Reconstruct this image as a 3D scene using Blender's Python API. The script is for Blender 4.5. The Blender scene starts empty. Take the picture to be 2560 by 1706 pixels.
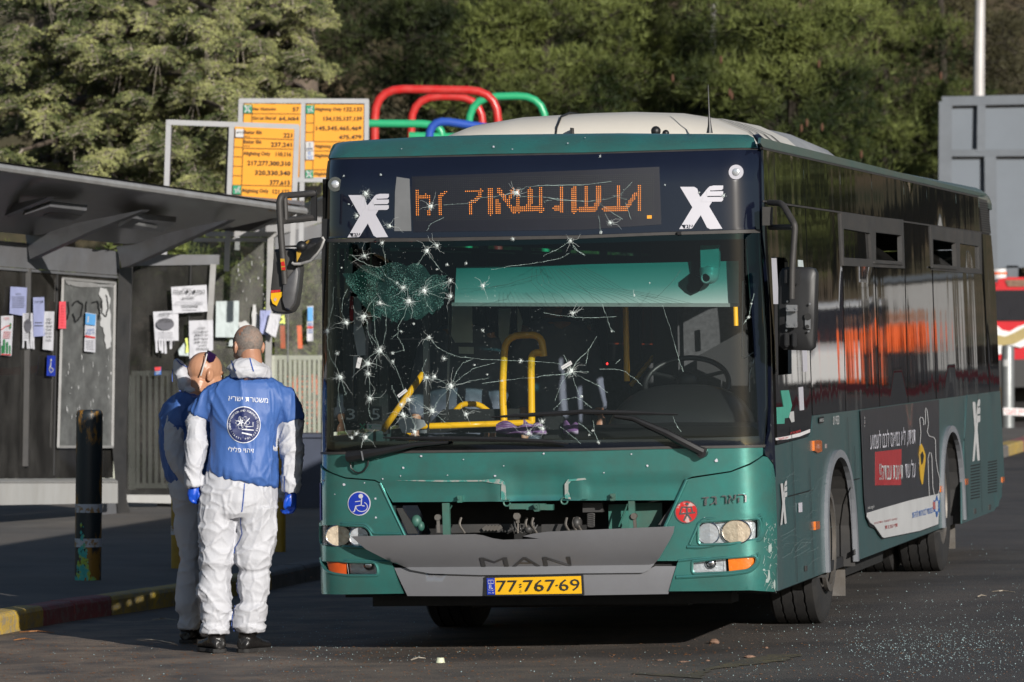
import bpy, bmesh, math, random
import numpy as np
from mathutils import Vector, Matrix, noise
from mathutils.bvhtree import BVHTree
from mathutils.geometry import delaunay_2d_cdt
from math import sin, cos, pi, radians, sqrt, asin, atan2
R = random.Random(7)
NR = np.random.default_rng(11)
SC = bpy.context.scene
COL = SC.collection

# ------------------------------------------------------------------ camera, sky, sun, exposure
EYE = 1.82                       # eye height over the road, metres
FOC = 11960.0 / 2353.0           # focal length over picture width (a long lens)
cd = bpy.data.cameras.new("camera"); cam = bpy.data.objects.new("camera", cd); COL.objects.link(cam)
cam.location = (0, 0, EYE); cam.rotation_euler = (radians(90), 0, 0)
cd.sensor_width = 36; cd.lens = 36 * FOC; cd.shift_y = -47.0 / 2353.0
cd.clip_start = 0.5; cd.clip_end = 2000
cd.dof.use_dof = True; cd.dof.focus_distance = 28.6; cd.dof.aperture_fstop = 7.1
SC.camera = cam
SUN_EL, SUN_AZ = radians(17), radians(25)      # the sun stands behind the camera, to its right
S = Vector((sin(SUN_AZ) * cos(SUN_EL), -cos(SUN_AZ) * cos(SUN_EL), sin(SUN_EL)))
wd = bpy.data.worlds.new("World"); SC.world = wd; wd.use_nodes = True
nt = wd.node_tree; bgn = nt.nodes['Background']
sky = nt.nodes.new('ShaderNodeTexSky'); sky.sky_type = 'NISHITA'; sky.sun_disc = False
sky.sun_elevation = SUN_EL; sky.sun_rotation = atan2(S.x, S.y); sky.altitude = 800; sky.dust_density = 1.0
nt.links.new(sky.outputs[0], bgn.inputs[0]); bgn.inputs[1].default_value = 0.068
sl = bpy.data.lights.new("sun", 'SUN'); sl.energy = 4.7; sl.angle = radians(0.5); sl.color = (1, .955, .89)
so = bpy.data.objects.new("sun", sl); COL.objects.link(so); so.rotation_euler = S.to_track_quat('Z', 'Y').to_euler()
so.location = (10, -20, 20)
SC.view_settings.view_transform = 'Standard'; SC.view_settings.look = 'None'
SC.view_settings.exposure = 0.08; SC.view_settings.gamma = 1
SC.cycles.max_bounces = 8; SC.cycles.transparent_max_bounces = 24; SC.cycles.glossy_bounces = 4
SC.cycles.caustics_reflective = False; SC.cycles.caustics_refractive = False
SC.cycles.use_denoising = True; SC.cycles.denoising_prefilter = 'ACCURATE'

# ------------------------------------------------------------------ measuring helpers (survey of the photograph)
F = 11960.0; U0 = 1176.5; V0 = 737.0
CR = {'4': (760, 300, 3.1357), '5': (1360, 300, 3.1357), '6': (760, 700, 3.1357), '7': (1360, 700, 3.1357),
  'A': (760, 1106, 3.1367), 'B': (1300, 1106, 3.1357), 'C': (1860, 250, 3.1357), 'D': (1860, 700, 3.1357),
  'E': (1860, 1150, 3.1357), '1': (0, 200, 2.613), '2': (0, 600, 2.613), '3': (0, 1106, 2.613),
  'K': (0, 1200, 3.485), 'M': (380, 820, 3.564), 'N': (380, 1200, 3.483), 'L': (660, 420, 3.92),
  'O': (0, 0, 1.838), 'P': (1280, 0, 1.838), 'Q': (2360, 600, 2.615), 'G': (1200, 1400, 2.614), 'H': (400, 1400, 2.614)}
def c(k, x, y):
 a, b, s = CR[k]
 return ((a + x / s) / 1.088, (b + y / s) / 1.088)
def W(uv, D):
 return Vector(((uv[0] - U0) * D / F, D, EYE - (uv[1] - V0) * D / F))
def gz(x, y=30):                                  # the road falls gently to the left
 return .02 * max(-9., min(8., x)) + .045 * max(0., min(45., x) - 8)
def onroad(uv, up=0.0):                           # where a sight line meets the road (raised by up)
 D = 30.0
 for _ in range(30):
  x = (uv[0] - U0) * D / F
  D = (EYE - gz(x) - up) * F / (uv[1] - V0)
 x = (uv[0] - U0) * D / F
 return Vector((x, D, gz(x) + up))

# ------------------------------------------------------------------ object helpers
MATW = {}
def tag(o, label=None, cat=None, group=None, kind=None):
 if label: o['label'] = label
 if cat: o['category'] = cat
 if group: o['group'] = group
 if kind: o['kind'] = kind
 return o
def thing(name, label, cat, loc=(0, 0, 0), rz=0.0, group=None, M=None):
 o = bpy.data.objects.new(name, None); COL.objects.link(o); o.empty_display_size = .1
 M = M or (Matrix.Translation(Vector(loc)) @ Matrix.Rotation(rz, 4, 'Z'))
 o.matrix_world = M; o.matrix_basis = M; MATW[o.name] = M.copy()
 return tag(o, label, cat, group)
def mw(o): return MATW.get(o.name, Matrix.Identity(4))
def link(name, me, parent=None, world=False):
 o = bpy.data.objects.new(name, me); COL.objects.link(o)
 if parent is not None:
  o.parent = parent; MATW[o.name] = mw(parent).copy()
  if world: me.transform(mw(parent).inverted())
 else: MATW[o.name] = Matrix.Identity(4)
 return o
class MB:
 def __init__(s): s.v = []; s.f = []; s.m = []; s.mi = 0
 def add(s, vs, fs):
  n = len(s.v); s.v += [tuple(p) for p in vs]; s.f += [tuple(i + n for i in f) for f in fs]; s.m += [s.mi] * len(fs); return s
 def box(s, c, d, M=None):
  M = M or Matrix.Identity(3); x, y, z = d[0] / 2, d[1] / 2, d[2] / 2; c = Vector(c)
  vs = [c + M @ Vector((a * x, b * y, e * z)) for a in (-1, 1) for b in (-1, 1) for e in (-1, 1)]
  return s.add(vs, [(0, 1, 3, 2), (4, 6, 7, 5), (0, 4, 5, 1), (2, 3, 7, 6), (0, 2, 6, 4), (1, 5, 7, 3)])
 def bbox(s, a, b):
  return s.box([(a[i] + b[i]) / 2 for i in range(3)], [abs(a[i] - b[i]) for i in range(3)])
 def bar(s, p, q, w, h, up=(0, 0, 1)):
  p = Vector(p); q = Vector(q); d = q - p; L = d.length
  if L < 1e-6: return s
  d.normalize(); u = Vector(up)
  if abs(d.dot(u)) > .98: u = Vector((0, 1, 0))
  sx = d.cross(u).normalized(); uz = sx.cross(d).normalized()
  M = Matrix((sx, d, uz)).transposed()
  return s.box((p + q) / 2, (w, L, h), M)
 def tube(s, pts, r, seg=10, cap=True, smooth=0):
  pts = [Vector(p) for p in pts]
  if smooth: pts = round_path(pts, smooth)
  n = len(pts); rr = r if isinstance(r, (list, tuple)) else [r] * n
  if len(rr) != n: rr = [rr[0] + (rr[-1] - rr[0]) * i / (n - 1) for i in range(n)]
  base = len(s.v); prev = None
  for i, p in enumerate(pts):
   t = (pts[min(i + 1, n - 1)] - pts[max(i - 1, 0)]).normalized()
   if prev is None:
    a = Vector((0, 0, 1)) if abs(t.z) < .9 else Vector((1, 0, 0)); nx = t.cross(a).normalized()
   else:
    nx = (prev - t * prev.dot(t)).normalized()
   prev = nx; ny = t.cross(nx)
   for k in range(seg):
    a = 2 * pi * k / seg
    s.v.append(tuple(p + (nx * cos(a) + ny * sin(a)) * rr[i]))
  for i in range(n - 1):
   for k in range(seg):
    a = base + i * seg + k; b = base + i * seg + (k + 1) % seg
    s.f.append((a, b, b + seg, a + seg)); s.m.append(s.mi)
  if cap:
   s.f.append(tuple(base + k for k in reversed(range(seg)))); s.m.append(s.mi)
   s.f.append(tuple(base + (n - 1) * seg + k for k in range(seg))); s.m.append(s.mi)
  return s
 def ell(s, c, r, M=None, nu=16, nv=10):
  M = M or Matrix.Identity(3); c = Vector(c); base = len(s.v)
  s.v.append(tuple(c + M @ Vector((0, 0, r[2]))))
  for j in range(1, nv):
   t = pi * j / nv
   for i in range(nu):
    a = 2 * pi * i / nu
    s.v.append(tuple(c + M @ Vector((r[0] * sin(t) * cos(a), r[1] * sin(t) * sin(a), r[2] * cos(t)))))
  s.v.append(tuple(c + M @ Vector((0, 0, -r[2])))); last = len(s.v) - 1
  def rg(j, i): return base + 1 + (j - 1) * nu + i % nu
  for i in range(nu):
   s.f.append((base, rg(1, i), rg(1, i + 1))); s.m.append(s.mi)
   s.f.append((last, rg(nv - 1, i + 1), rg(nv - 1, i))); s.m.append(s.mi)
   for j in range(1, nv - 1):
    s.f.append((rg(j, i), rg(j + 1, i), rg(j + 1, i + 1), rg(j, i + 1))); s.m.append(s.mi)
  return s
 def rings(s, rs, cap=True):
  base = len(s.v); n = len(rs[0])
  for r in rs: s.v += [tuple(p) for p in r]
  for i in range(len(rs) - 1):
   for k in range(n):
    a = base + i * n + k; b = base + i * n + (k + 1) % n
    s.f.append((a, b, b + n, a + n)); s.m.append(s.mi)
  if cap:
   s.f.append(tuple(base + k for k in reversed(range(n)))); s.m.append(s.mi)
   s.f.append(tuple(base + (len(rs) - 1) * n + k for k in range(n))); s.m.append(s.mi)
  return s
 def disc(s, c, nrm, r, th=.004, seg=24, r2=None):
  nrm = Vector(nrm).normalized(); c = Vector(c)
  a = Vector((0, 0, 1)) if abs(nrm.z) < .9 else Vector((1, 0, 0)); x = nrm.cross(a).normalized(); y = nrm.cross(x)
  rs = []
  for h in (0, th):
   rs.append([c + nrm * h + x * r * cos(2 * pi * k / seg) + y * (r2 or r) * sin(2 * pi * k / seg) for k in range(seg)])
  return s.rings(rs)
 def prism(s, poly, off):           # planar outline in 3-D given thickness vector
  poly = [Vector(p) for p in poly]; n = len(poly); off = Vector(off)
  b = len(s.v); s.v += [tuple(p) for p in poly] + [tuple(p + off) for p in poly]
  s.f.append(tuple(range(b, b + n))); s.m.append(s.mi)
  s.f.append(tuple(reversed(range(b + n, b + 2 * n)))); s.m.append(s.mi)
  for k in range(n):
   j = (k + 1) % n
   s.f.append((b + j, b + k, b + n + k, b + n + j)); s.m.append(s.mi)
  return s
 def mesh(s, name, mats):
  me = bpy.data.meshes.new(name); me.from_pydata(s.v, [], s.f)
  for m in (mats if isinstance(mats, (list, tuple)) else [mats]): me.materials.append(m)
  if any(s.m): me.polygons.foreach_set('material_index', s.m)
  return me
 def build(s, name, mats, parent=None, smooth=False, world=False, bevel=0, norm=True):
  me = s.mesh(name, mats)
  if norm:
   b = bmesh.new(); b.from_mesh(me); bmesh.ops.recalc_face_normals(b, faces=b.faces)
   if bevel:
    bmesh.ops.remove_doubles(b, verts=b.verts, dist=1e-5)
    es = [e for e in b.edges if len(e.link_faces) == 2 and e.calc_face_angle(0) > .5]
    bmesh.ops.bevel(b, geom=es, offset=bevel, segments=2, affect='EDGES', clamp_overlap=True)
   b.to_mesh(me); b.free()
  if smooth: shade(me, smooth if smooth is not True else 40)
  return link(name, me, parent, world)
def shade(me, ang=40):
 me.shade_smooth()
 try: me.set_sharp_from_angle(angle=radians(ang))
 except Exception: pass
def round_path(pts, r, n=5):
 out = [pts[0]]
 for i in range(1, len(pts) - 1):
  a, b, d = pts[i - 1], pts[i], pts[i + 1]
  ra = min(r, (a - b).length * .48, (d - b).length * .48)
  p = b + (a - b).normalized() * ra; q = b + (d - b).normalized() * ra
  for k in range(n + 1):
   t = k / n
   out.append(p * (1 - t) ** 2 + b * 2 * t * (1 - t) + q * t * t)
 out.append(pts[-1]); return out
def npmesh(name, V, T, mats, parent=None, mi=None, world=False):
 me = bpy.data.meshes.new(name); nv = len(V); nf = len(T); k = T.shape[1]
 me.vertices.add(nv); me.vertices.foreach_set('co', V.astype(np.float32).ravel())
 me.loops.add(nf * k); me.loops.foreach_set('vertex_index', T.astype(np.int32).ravel())
 me.polygons.add(nf); me.polygons.foreach_set('loop_start', np.arange(0, nf * k, k, dtype=np.int32))
 for m in (mats if isinstance(mats, (list, tuple)) else [mats]): me.materials.append(m)
 if mi is not None: me.polygons.foreach_set('material_index', mi.astype(np.int32))
 me.update(); me.validate()
 return link(name, me, parent, world)
def inpoly(p, poly):
 x, y = p; r = False; n = len(poly); j = n - 1
 for i in range(n):
  xi, yi = poly[i][0], poly[i][1]; xj, yj = poly[j][0], poly[j][1]
  if (yi > y) != (yj > y) and x < (xj - xi) * (y - yi) / (yj - yi) + xi: r = not r
  j = i
 return r
def patch(name, outer, fn, mat, parent, th=.02, step=.06, holes=(), smooth=60, off=0.0):
 """A curved sheet: outline (and holes) in surface parameters, laid on fn(a, b, offset) and given thickness."""
 loops = [list(outer)] + [list(h) for h in holes]
 vs = []; es = []
 for lp in loops:
  pl = []
  for i, p in enumerate(lp):
   q = lp[(i + 1) % len(lp)]; L = math.hypot(q[0] - p[0], q[1] - p[1]); k = max(1, int(math.ceil(L / step)))
   for t in range(k): pl.append((p[0] + (q[0] - p[0]) * t / k, p[1] + (q[1] - p[1]) * t / k))
  b = len(vs); vs += pl; es += [(b + i, b + (i + 1) % len(pl)) for i in range(len(pl))]
 xs_ = [p[0] for p in outer]; ys_ = [p[1] for p in outer]
 x = min(xs_) + step * .5
 while x < max(xs_):
  y = min(ys_) + step * .5
  while y < max(ys_):
   if inpoly((x, y), loops[0]) and not any(inpoly((x, y), h) for h in loops[1:]): vs.append((x, y))
   y += step
  x += step
 r = delaunay_2d_cdt([Vector(p) for p in vs], es, [], 0, 1e-5)
 V2, T = r[0], r[2]; faces = []
 for t in T:
  cx = sum(V2[i][0] for i in t) / 3; cy = sum(V2[i][1] for i in t) / 3
  if inpoly((cx, cy), loops[0]) and not any(inpoly((cx, cy), h) for h in loops[1:]): faces.append(tuple(t))
 n = len(V2); ec = {}
 for t in faces:
  for i in range(3):
   a, b = t[i], t[(i + 1) % 3]; ec[(a, b)] = ec.get((a, b), 0) + 1
 bd = [(a, b) for (a, b) in ec if (b, a) not in ec]
 fr = [fn(p[0], p[1], off) for p in V2]
 mb = MB()
 if th:
  bk = [fn(p[0], p[1], off - th) for p in V2]
  mb.add(fr + bk, faces + [tuple(reversed([i + n for i in t])) for t in faces] + [(b, a, a + n, b + n) for a, b in bd])
 else: mb.add(fr, faces)
 return mb.build(name, mat, parent, smooth=smooth, norm=bool(th))

# ------------------------------------------------------------------ lettering (flat outlines from Blender's own font)
def jag(pts, amp, sub):
 out = []
 for i in range(len(pts) - 1):
  for t in range(sub):
   f = t / sub; out.append((pts[i][0] * (1 - f) + pts[i + 1][0] * f + R.gauss(0, amp), pts[i][1] * (1 - f) + pts[i + 1][1] * f + R.gauss(0, amp)))
 out.append(pts[-1]); return out
_tc = {}; BO = [0]
def glyphs(s):
 if (s, BO[0]) in _tc: return _tc[(s, BO[0])]
 cu = bpy.data.curves.new('t', 'FONT'); cu.body = s; cu.size = 1; cu.resolution_u = 2; cu.offset = BO[0]
 o = bpy.data.objects.new('t', cu); COL.objects.link(o)
 dg = bpy.context.evaluated_depsgraph_get(); me = bpy.data.meshes.new_from_object(o.evaluated_get(dg))
 V = [(v.co.x, v.co.y) for v in me.vertices]; Fc = [tuple(p.vertices) for p in me.polygons]
 bpy.data.objects.remove(o); bpy.data.curves.remove(cu); bpy.data.meshes.remove(me)
 if not V: V = [(0, 0), (1, 0), (0, 1)]; Fc = [(0, 1, 2)]
 x0 = min(p[0] for p in V); x1 = max(p[0] for p in V); y0 = min(p[1] for p in V); y1 = max(p[1] for p in V)
 _tc[(s, BO[0])] = (V, Fc, x0, x1, y0, y1); return _tc[(s, BO[0])]
HH = None
def heb(s): return s[::-1]
def text(mb, s, fn, x, y, h, w=None, al='l', ref='H', mir=False, slant=0):
 """letters of cap height h with their lower left (or al) corner at x, y, mapped by fn(x, y) to 3-D"""
 V, Fc, x0, x1, y0, y1 = glyphs(s); r = glyphs(ref); ch = r[5] - r[4]
 k = h / ch; kx = k if w is None else w / max(1e-6, (x1 - x0)); wd_ = (x1 - x0) * kx
 ox = {'l': 0, 'r': -wd_, 'c': -wd_ / 2}[al]
 P = []
 for p in V:
  px = (p[0] - x0) * kx
  if mir: px = wd_ - px
  P.append(fn(x + ox + px + slant * p[1] * k, y + (p[1] - r[4]) * k))
 mb.add(P, Fc); return wd_
def strip(mb, pts, w, fn):
 """a flat ribbon of width w along 2-D points, mapped by fn"""
 n = len(pts); L = []; Rr = []
 for i in range(n):
  a = pts[max(0, i - 1)]; b = pts[min(n - 1, i + 1)]; d = math.hypot(b[0] - a[0], b[1] - a[1]) or 1
  nx, ny = -(b[1] - a[1]) / d, (b[0] - a[0]) / d; ww = (w[i] if isinstance(w, list) else w) / 2
  L.append(fn(pts[i][0] + nx * ww, pts[i][1] + ny * ww)); Rr.append(fn(pts[i][0] - nx * ww, pts[i][1] - ny * ww))
 mb.add(L + Rr, [(i, i + 1, n + i + 1, n + i) for i in range(n - 1)])

# ------------------------------------------------------------------ materials
def nodes(name):
 m = bpy.data.materials.new(name); m.use_nodes = True; t = m.node_tree
 return m, t, t.nodes['Principled BSDF']
def N(t, typ, **k):
 n = t.nodes.new(typ)
 for a, b in k.items(): setattr(n, a, b)
 return n
def pm(name, col, rough=.5, metal=0, var=.12, vs=6, bump=0, bs=60, coat=0, emit=None, es=1, dirt=None, ds=3, damt=.5, spec=.5, wear=None, ws=20, wamt=.6, stretch=(1, 1, 1), trans=0):
 m, t, b = nodes(name); L = t.links.new
 b.inputs['Roughness'].default_value = rough; b.inputs['Metallic'].default_value = metal
 b.inputs['Specular IOR Level'].default_value = spec; b.inputs['Coat Weight'].default_value = coat
 b.inputs['Coat Roughness'].default_value = .12; b.inputs['Transmission Weight'].default_value = trans
 tc = N(t, 'ShaderNodeTexCoord'); mp = N(t, 'ShaderNodeMapping'); mp.inputs['Scale'].default_value = stretch
 L(tc.outputs['Object'], mp.inputs[0]); out = None
 def nz(sc, det=6, r=.6):
  n = N(t, 'ShaderNodeTexNoise'); n.inputs['Scale'].default_value = sc; n.inputs['Detail'].default_value = det
  n.inputs['Roughness'].default_value = r; L(mp.outputs[0], n.inputs['Vector']); return n
 n1 = nz(vs); mr = N(t, 'ShaderNodeMapRange'); mr.inputs[1].default_value = .3; mr.inputs[2].default_value = .7
 mr.inputs[3].default_value = 1 - var; mr.inputs[4].default_value = 1 + var; L(n1.outputs[0], mr.inputs[0])
 mul = N(t, 'ShaderNodeVectorMath', operation='SCALE'); mul.inputs[0].default_value = col; L(mr.outputs[0], mul.inputs['Scale'])
 out = mul.outputs[0]
 for cc, sc, am, hi in ((dirt, ds, damt, .62), (wear, ws, wamt, .56)):
  if cc is None: continue
  n2 = nz(sc, 10, .7); rp = N(t, 'ShaderNodeMapRange'); rp.inputs[1].default_value = hi - (.3 if cc is dirt else .05); rp.inputs[2].default_value = hi
  rp.inputs[4].default_value = am; L(n2.outputs[0], rp.inputs[0])
  mx = N(t, 'ShaderNodeMix', data_type='RGBA'); L(rp.outputs[0], mx.inputs[0]); L(out, mx.inputs[6]); mx.inputs[7].default_value = (*cc, 1)
  out = mx.outputs[2]
 L(out, b.inputs['Base Color'])
 if bump:
  n3 = nz(bs, 5); bp = N(t, 'ShaderNodeBump'); bp.inputs['Strength'].default_value = 1; bp.inputs['Distance'].default_value = bump
  L(n3.outputs[0], bp.inputs['Height']); L(bp.outputs[0], b.inputs['Normal'])
 if emit: b.inputs['Emission Color'].default_value = (*emit, 1); b.inputs['Emission Strength'].default_value = es
 return m
def glassmat(name, tint, rough=0.0, band=None, fr=1.5, dirt=.0, wav=0.0):
 m, t, b = nodes(name); L = t.links.new; t.nodes.remove(b)
 o = t.nodes['Material Output']; tr = N(t, 'ShaderNodeBsdfTransparent'); gl = N(t, 'ShaderNodeBsdfGlossy'); gl.inputs['Roughness'].default_value = rough
 fz = N(t, 'ShaderNodeFresnel'); fz.inputs[0].default_value = fr; mx = N(t, 'ShaderNodeMixShader')
 L(fz.outputs[0], mx.inputs[0]); L(tr.outputs[0], mx.inputs[1]); L(gl.outputs[0], mx.inputs[2])
 tr.inputs[0].default_value = (*tint, 1); last = mx.outputs[0]
 tc = N(t, 'ShaderNodeTexCoord')
 if band:
  sp = N(t, 'ShaderNodeSeparateXYZ'); L(tc.outputs['Object'], sp.inputs[0])
  mr = N(t, 'ShaderNodeMapRange'); mr.inputs[1].default_value = band[0]; mr.inputs[2].default_value = band[1]; L(sp.outputs[2], mr.inputs[0])
  mc = N(t, 'ShaderNodeMix', data_type='RGBA'); L(mr.outputs[0], mc.inputs[0]); mc.inputs[6].default_value = (*tint, 1); mc.inputs[7].default_value = (*band[2], 1)
  L(mc.outputs[2], tr.inputs[0])
 if dirt:
  df = N(t, 'ShaderNodeBsdfDiffuse'); df.inputs[0].default_value = (.45, .43, .4, 1); m2 = N(t, 'ShaderNodeMixShader')
  mp = N(t, 'ShaderNodeMapping'); mp.inputs['Scale'].default_value = (1, 1, .5); L(tc.outputs['Object'], mp.inputs[0])
  nz = N(t, 'ShaderNodeTexNoise'); nz.inputs['Scale'].default_value = 5; nz.inputs['Detail'].default_value = 8; L(mp.outputs[0], nz.inputs['Vector'])
  mr = N(t, 'ShaderNodeMapRange'); mr.inputs[1].default_value = .4; mr.inputs[2].default_value = .8; mr.inputs[3].default_value = dirt * .6; mr.inputs[4].default_value = dirt * 1.8
  L(nz.outputs[0], mr.inputs[0]); L(mr.outputs[0], m2.inputs[0]); L(last, m2.inputs[1]); L(df.outputs[0], m2.inputs[2]); last = m2.outputs[0]
 if wav:
  mp = N(t, 'ShaderNodeMapping'); mp.inputs['Scale'].default_value = (1, 1, .3); L(tc.outputs['Object'], mp.inputs[0])
  nz = N(t, 'ShaderNodeTexNoise'); nz.inputs['Scale'].default_value = 2.2; nz.inputs['Detail'].default_value = 1; L(mp.outputs[0], nz.inputs['Vector'])
  bp = N(t, 'ShaderNodeBump'); bp.inputs['Distance'].default_value = wav; L(nz.outputs[0], bp.inputs['Height']); L(bp.outputs[0], gl.inputs['Normal'])
 L(last, o.inputs[0]); return m
MT = {}
def mats():
 m = MT
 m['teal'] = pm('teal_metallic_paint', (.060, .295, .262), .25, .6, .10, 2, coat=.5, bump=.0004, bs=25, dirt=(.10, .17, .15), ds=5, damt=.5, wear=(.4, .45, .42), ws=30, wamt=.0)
 m['teal_side'] = pm('dusty_teal_side_tone', (.055, .16, .165), .3, .35, .1, 2.5, coat=.35, dirt=(.13, .15, .15), ds=1.2, damt=.55, stretch=(1, 1, .35), bump=.0015, bs=2.0)  # duller copy of the front teal: sidelong reflection put into the colour, plus dust
 m['navy'] = pm('navy_black_gloss', (.006, .008, .018), .08, 0, .1, 3, coat=.6)
 m['blackpl'] = pm('black_plastic', (.012, .012, .013), .45, 0, .2, 12, bump=.0003, bs=300)
 m['greypl'] = pm('dark_grey_plastic', (.035, .035, .036), .5, 0, .2, 10, dirt=(.09, .08, .07), damt=.3)
 m['rubber'] = pm('tyre_rubber', (.014, .014, .015), .75, 0, .3, 12, bump=.001, bs=120, dirt=(.05, .045, .04), ds=7, damt=.4)
 m['rim'] = pm('dusty_steel_wheel', (.17, .16, .15), .55, .5, .2, 9, dirt=(.12, .1, .08), ds=8, damt=.6)
 m['seal'] = pm('weathered_rubber_seal', (.04, .037, .035), .6, 0, .2, 14)
 m['silver'] = pm('silver_grey_bumper_paint', (.31, .315, .34), .3, .5, .08, 2, coat=.4, dirt=(.15, .14, .13), ds=4, damt=.25)
 m['cavity'] = pm('dark_engine_bay', (.012, .012, .012), .8, 0, .3, 9)
 m['tealmat'] = pm('teal_frame_steel', (.03, .16, .13), .5, .1, .2, 8, dirt=(.09, .08, .06), damt=.5)
 m['cream'] = pm('cream_plastic_roof_unit', (.66, .62, .55), .4, 0, .04, 2, dirt=(.4, .36, .3), ds=2, damt=.25)
 m['greyroof'] = pm('worn_grey_roof', (.3, .3, .3), .5, 0, .2, 3)
 m['chrome'] = pm('chrome', (.7, .7, .72), .12, 1, .03, 4)
 m['steel'] = pm('brushed_steel', (.35, .35, .36), .35, .8, .1, 8)
 m['white'] = pm('white_sticker', (.52, .51, .56), .5, 0, .03, 4)
 m['amber'] = pm('amber_lens', (.75, .17, .01), .12, 0, .1, 30, coat=.8, spec=.7, bump=.0015, bs=90)
 m['redlens'] = pm('red_orange_lens', (.62, .09, .015), .15, 0, .1, 30, coat=.8)
 m['bulb'] = pm('warm_headlamp_bowl', (.85, .70, .52), .25, .5, .25, 22, bump=.004, bs=50)
 m['bulb2'] = pm('clear_lamp_bowl', (.75, .77, .8), .2, .6, .1, 14, bump=.004, bs=28)
 m['clear'] = glassmat('clear_lamp_lens', (.93, .95, .96))
 m['wind'] = glassmat('cracked_windscreen_glass', (.86, .92, .90), band=(1.88, 2.10, (.11, .40, .37)))
 m['tint'] = glassmat('tinted_side_glass', (.07, .08, .075), dirt=.02, wav=.002)
 m['lit'] = pm('sunlit_blind_fabric', (.60, .61, .60), .8, 0, .04, 5)
 m['yellow'] = pm('yellow_handrail', (.9, .47, .008), .32, 0, .05, 8)
 m['dash'] = pm('black_dashboard', (.012, .012, .013), .36, 0, .1, 6)
 m['seat'] = pm('grey_seat_cloth', (.06, .06, .065), .85, 0, .3, 40)
 m['inwall'] = pm('dark_interior_wall', (.016, .016, .018), .7)
 m['purple'] = pm('purple_striped_cloth', (.2, .09, .25), .9, 0, .5, 30, wear=(.5, .42, .55), ws=12, wamt=.7, stretch=(.4, 1, 5))
 m['amb'] = pm('lit_orange_led', (1, .3, .03), .5, emit=(1, .30, .04), es=.8)
 m['led0'] = pm('unlit_led', (.10, .11, .08), .4)
 m['screen'] = pm('display_matrix_board', (.008, .009, .016), .45)
 m['frost'] = pm('crushed_white_glass', (.62, .68, .66), .35, 0, .25, 90, spec=.8, bump=.003, bs=200)
 m['crack'] = pm('crack_line_glass', (.36, .46, .43), .25, 0, .5, 60, spec=.9)
 m['crackd'] = pm('dark_crack_line', (.02, .05, .045), .4)
 m['plate'] = pm('yellow_number_plate', (.72, .40, .01), .35, 0, .05, 6)
 m['blue'] = pm('blue_sticker', (.012, .035, .35), .35, 0, .08, 5)
 m['red'] = pm('red_enamel', (.5, .02, .02), .3, 0, .1, 12, wear=(.5, .45, .42), ws=12, wamt=.8)
 m['ink'] = pm('black_ink', (.012, .012, .012), .6)
 m['ad'] = pm('dark_advert_vinyl', (.035, .036, .042), .35, 0, .15, 3, coat=.3, bump=.002, bs=4)
 m['adwhite'] = pm('white_advert_vinyl', (.55, .55, .55), .4, 0, .08, 3, bump=.004, bs=6)
 m['adred'] = pm('red_advert_vinyl', (.35, .035, .04), .4, 0, .1, 5)
 m['adyel'] = pm('yellow_advert_vinyl', (.6, .36, .03), .4)
 m['adblue'] = pm('blue_advert_print', (.03, .14, .45), .4)
 m['adredt'] = pm('faded_red_print', (.4, .12, .12), .4)
 m['tealtape'] = pm('green_tape', (.07, .33, .25), .5)
 # people
 m['skin'] = pm('skin', (.40, .20, .125), .45, 0, .12, 14, bump=.0006, bs=120)
 m['skin2'] = pm('tanned_skin', (.46, .235, .14), .38, 0, .1, 14, bump=.0006, bs=120)
 m['hair'] = pm('short_greying_hair', (.20, .17, .15), .8, 0, .3, 90, bump=.0008, bs=260, wear=(.34, .2, .14), ws=15, wamt=.3)
 m['tyvek'] = pm('white_coverall_fabric', (.50, .505, .54), .62, 0, .03, 8, bump=.004, bs=18)
 m['jblue'] = pm('blue_coverall_fabric', (.05, .125, .37), .55, 0, .07, 6, bump=.004, bs=14)
 m['seam'] = pm('blue_seam_tape', (.03, .08, .33), .6)
 m['glove'] = pm('blue_nitrile_glove', (.01, .075, .52), .35, 0, .08, 25, bump=.0008, bs=150)
 m['boot'] = pm('black_leather_boot', (.014, .013, .013), .32, 0, .3, 20, bump=.0015, bs=60)
 m['bootm'] = pm('black_cloth_boot', (.02, .02, .02), .8, 0, .3, 40)
 m['navyprint'] = pm('navy_print', (.008, .018, .10), .6)
 m['wprint'] = pm('white_print', (.78, .8, .86), .6)
 m['shade'] = pm('sunglass_lens', (.03, .012, .06), .06, .4, .2, 5, coat=.8)
 m['orange'] = pm('orange_rescue_coat', (.95, .13, .01), .6, 0, .15, 9)
 m['dark'] = pm('dark_trousers', (.02, .022, .03), .8)
 # street
 m['shmetal'] = pm('grey_shelter_metal', (.17, .175, .19), .5, .2, .12, 5, dirt=(.12, .11, .10), ds=4, damt=.4)
 m['shpale'] = pm('pale_grey_shelter_metal', (.36, .36, .36), .45, .2, .1, 5, dirt=(.2, .18, .16), ds=6, damt=.4)
 m['shroof'] = pm('dark_ribbed_roof_underside', (.34, .34, .35), .45, .3, .25, 3, dirt=(.11, .10, .09), ds=3, damt=.5, stretch=(1, 1, 8))
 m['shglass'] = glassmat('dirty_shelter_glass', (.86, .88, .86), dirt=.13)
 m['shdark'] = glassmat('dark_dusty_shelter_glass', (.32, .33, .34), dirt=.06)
 m['shfrost'] = pm('scratched_poster_panel', (.16, .165, .16), .35, 0, .35, 5, wear=(.62, .62, .6), ws=5, wamt=.0, dirt=(.07, .07, .07), ds=7, damt=.7, coat=.3)
 m['bench'] = pm('pale_bench_front', (.42, .42, .41), .5, 0, .08, 4, dirt=(.3, .28, .25), ds=5, damt=.4, stretch=(1, 1, .3))
 m['fence'] = pm('grey_green_fence_paint', (.42, .43, .36), .5, 0, .12, 8)
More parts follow.
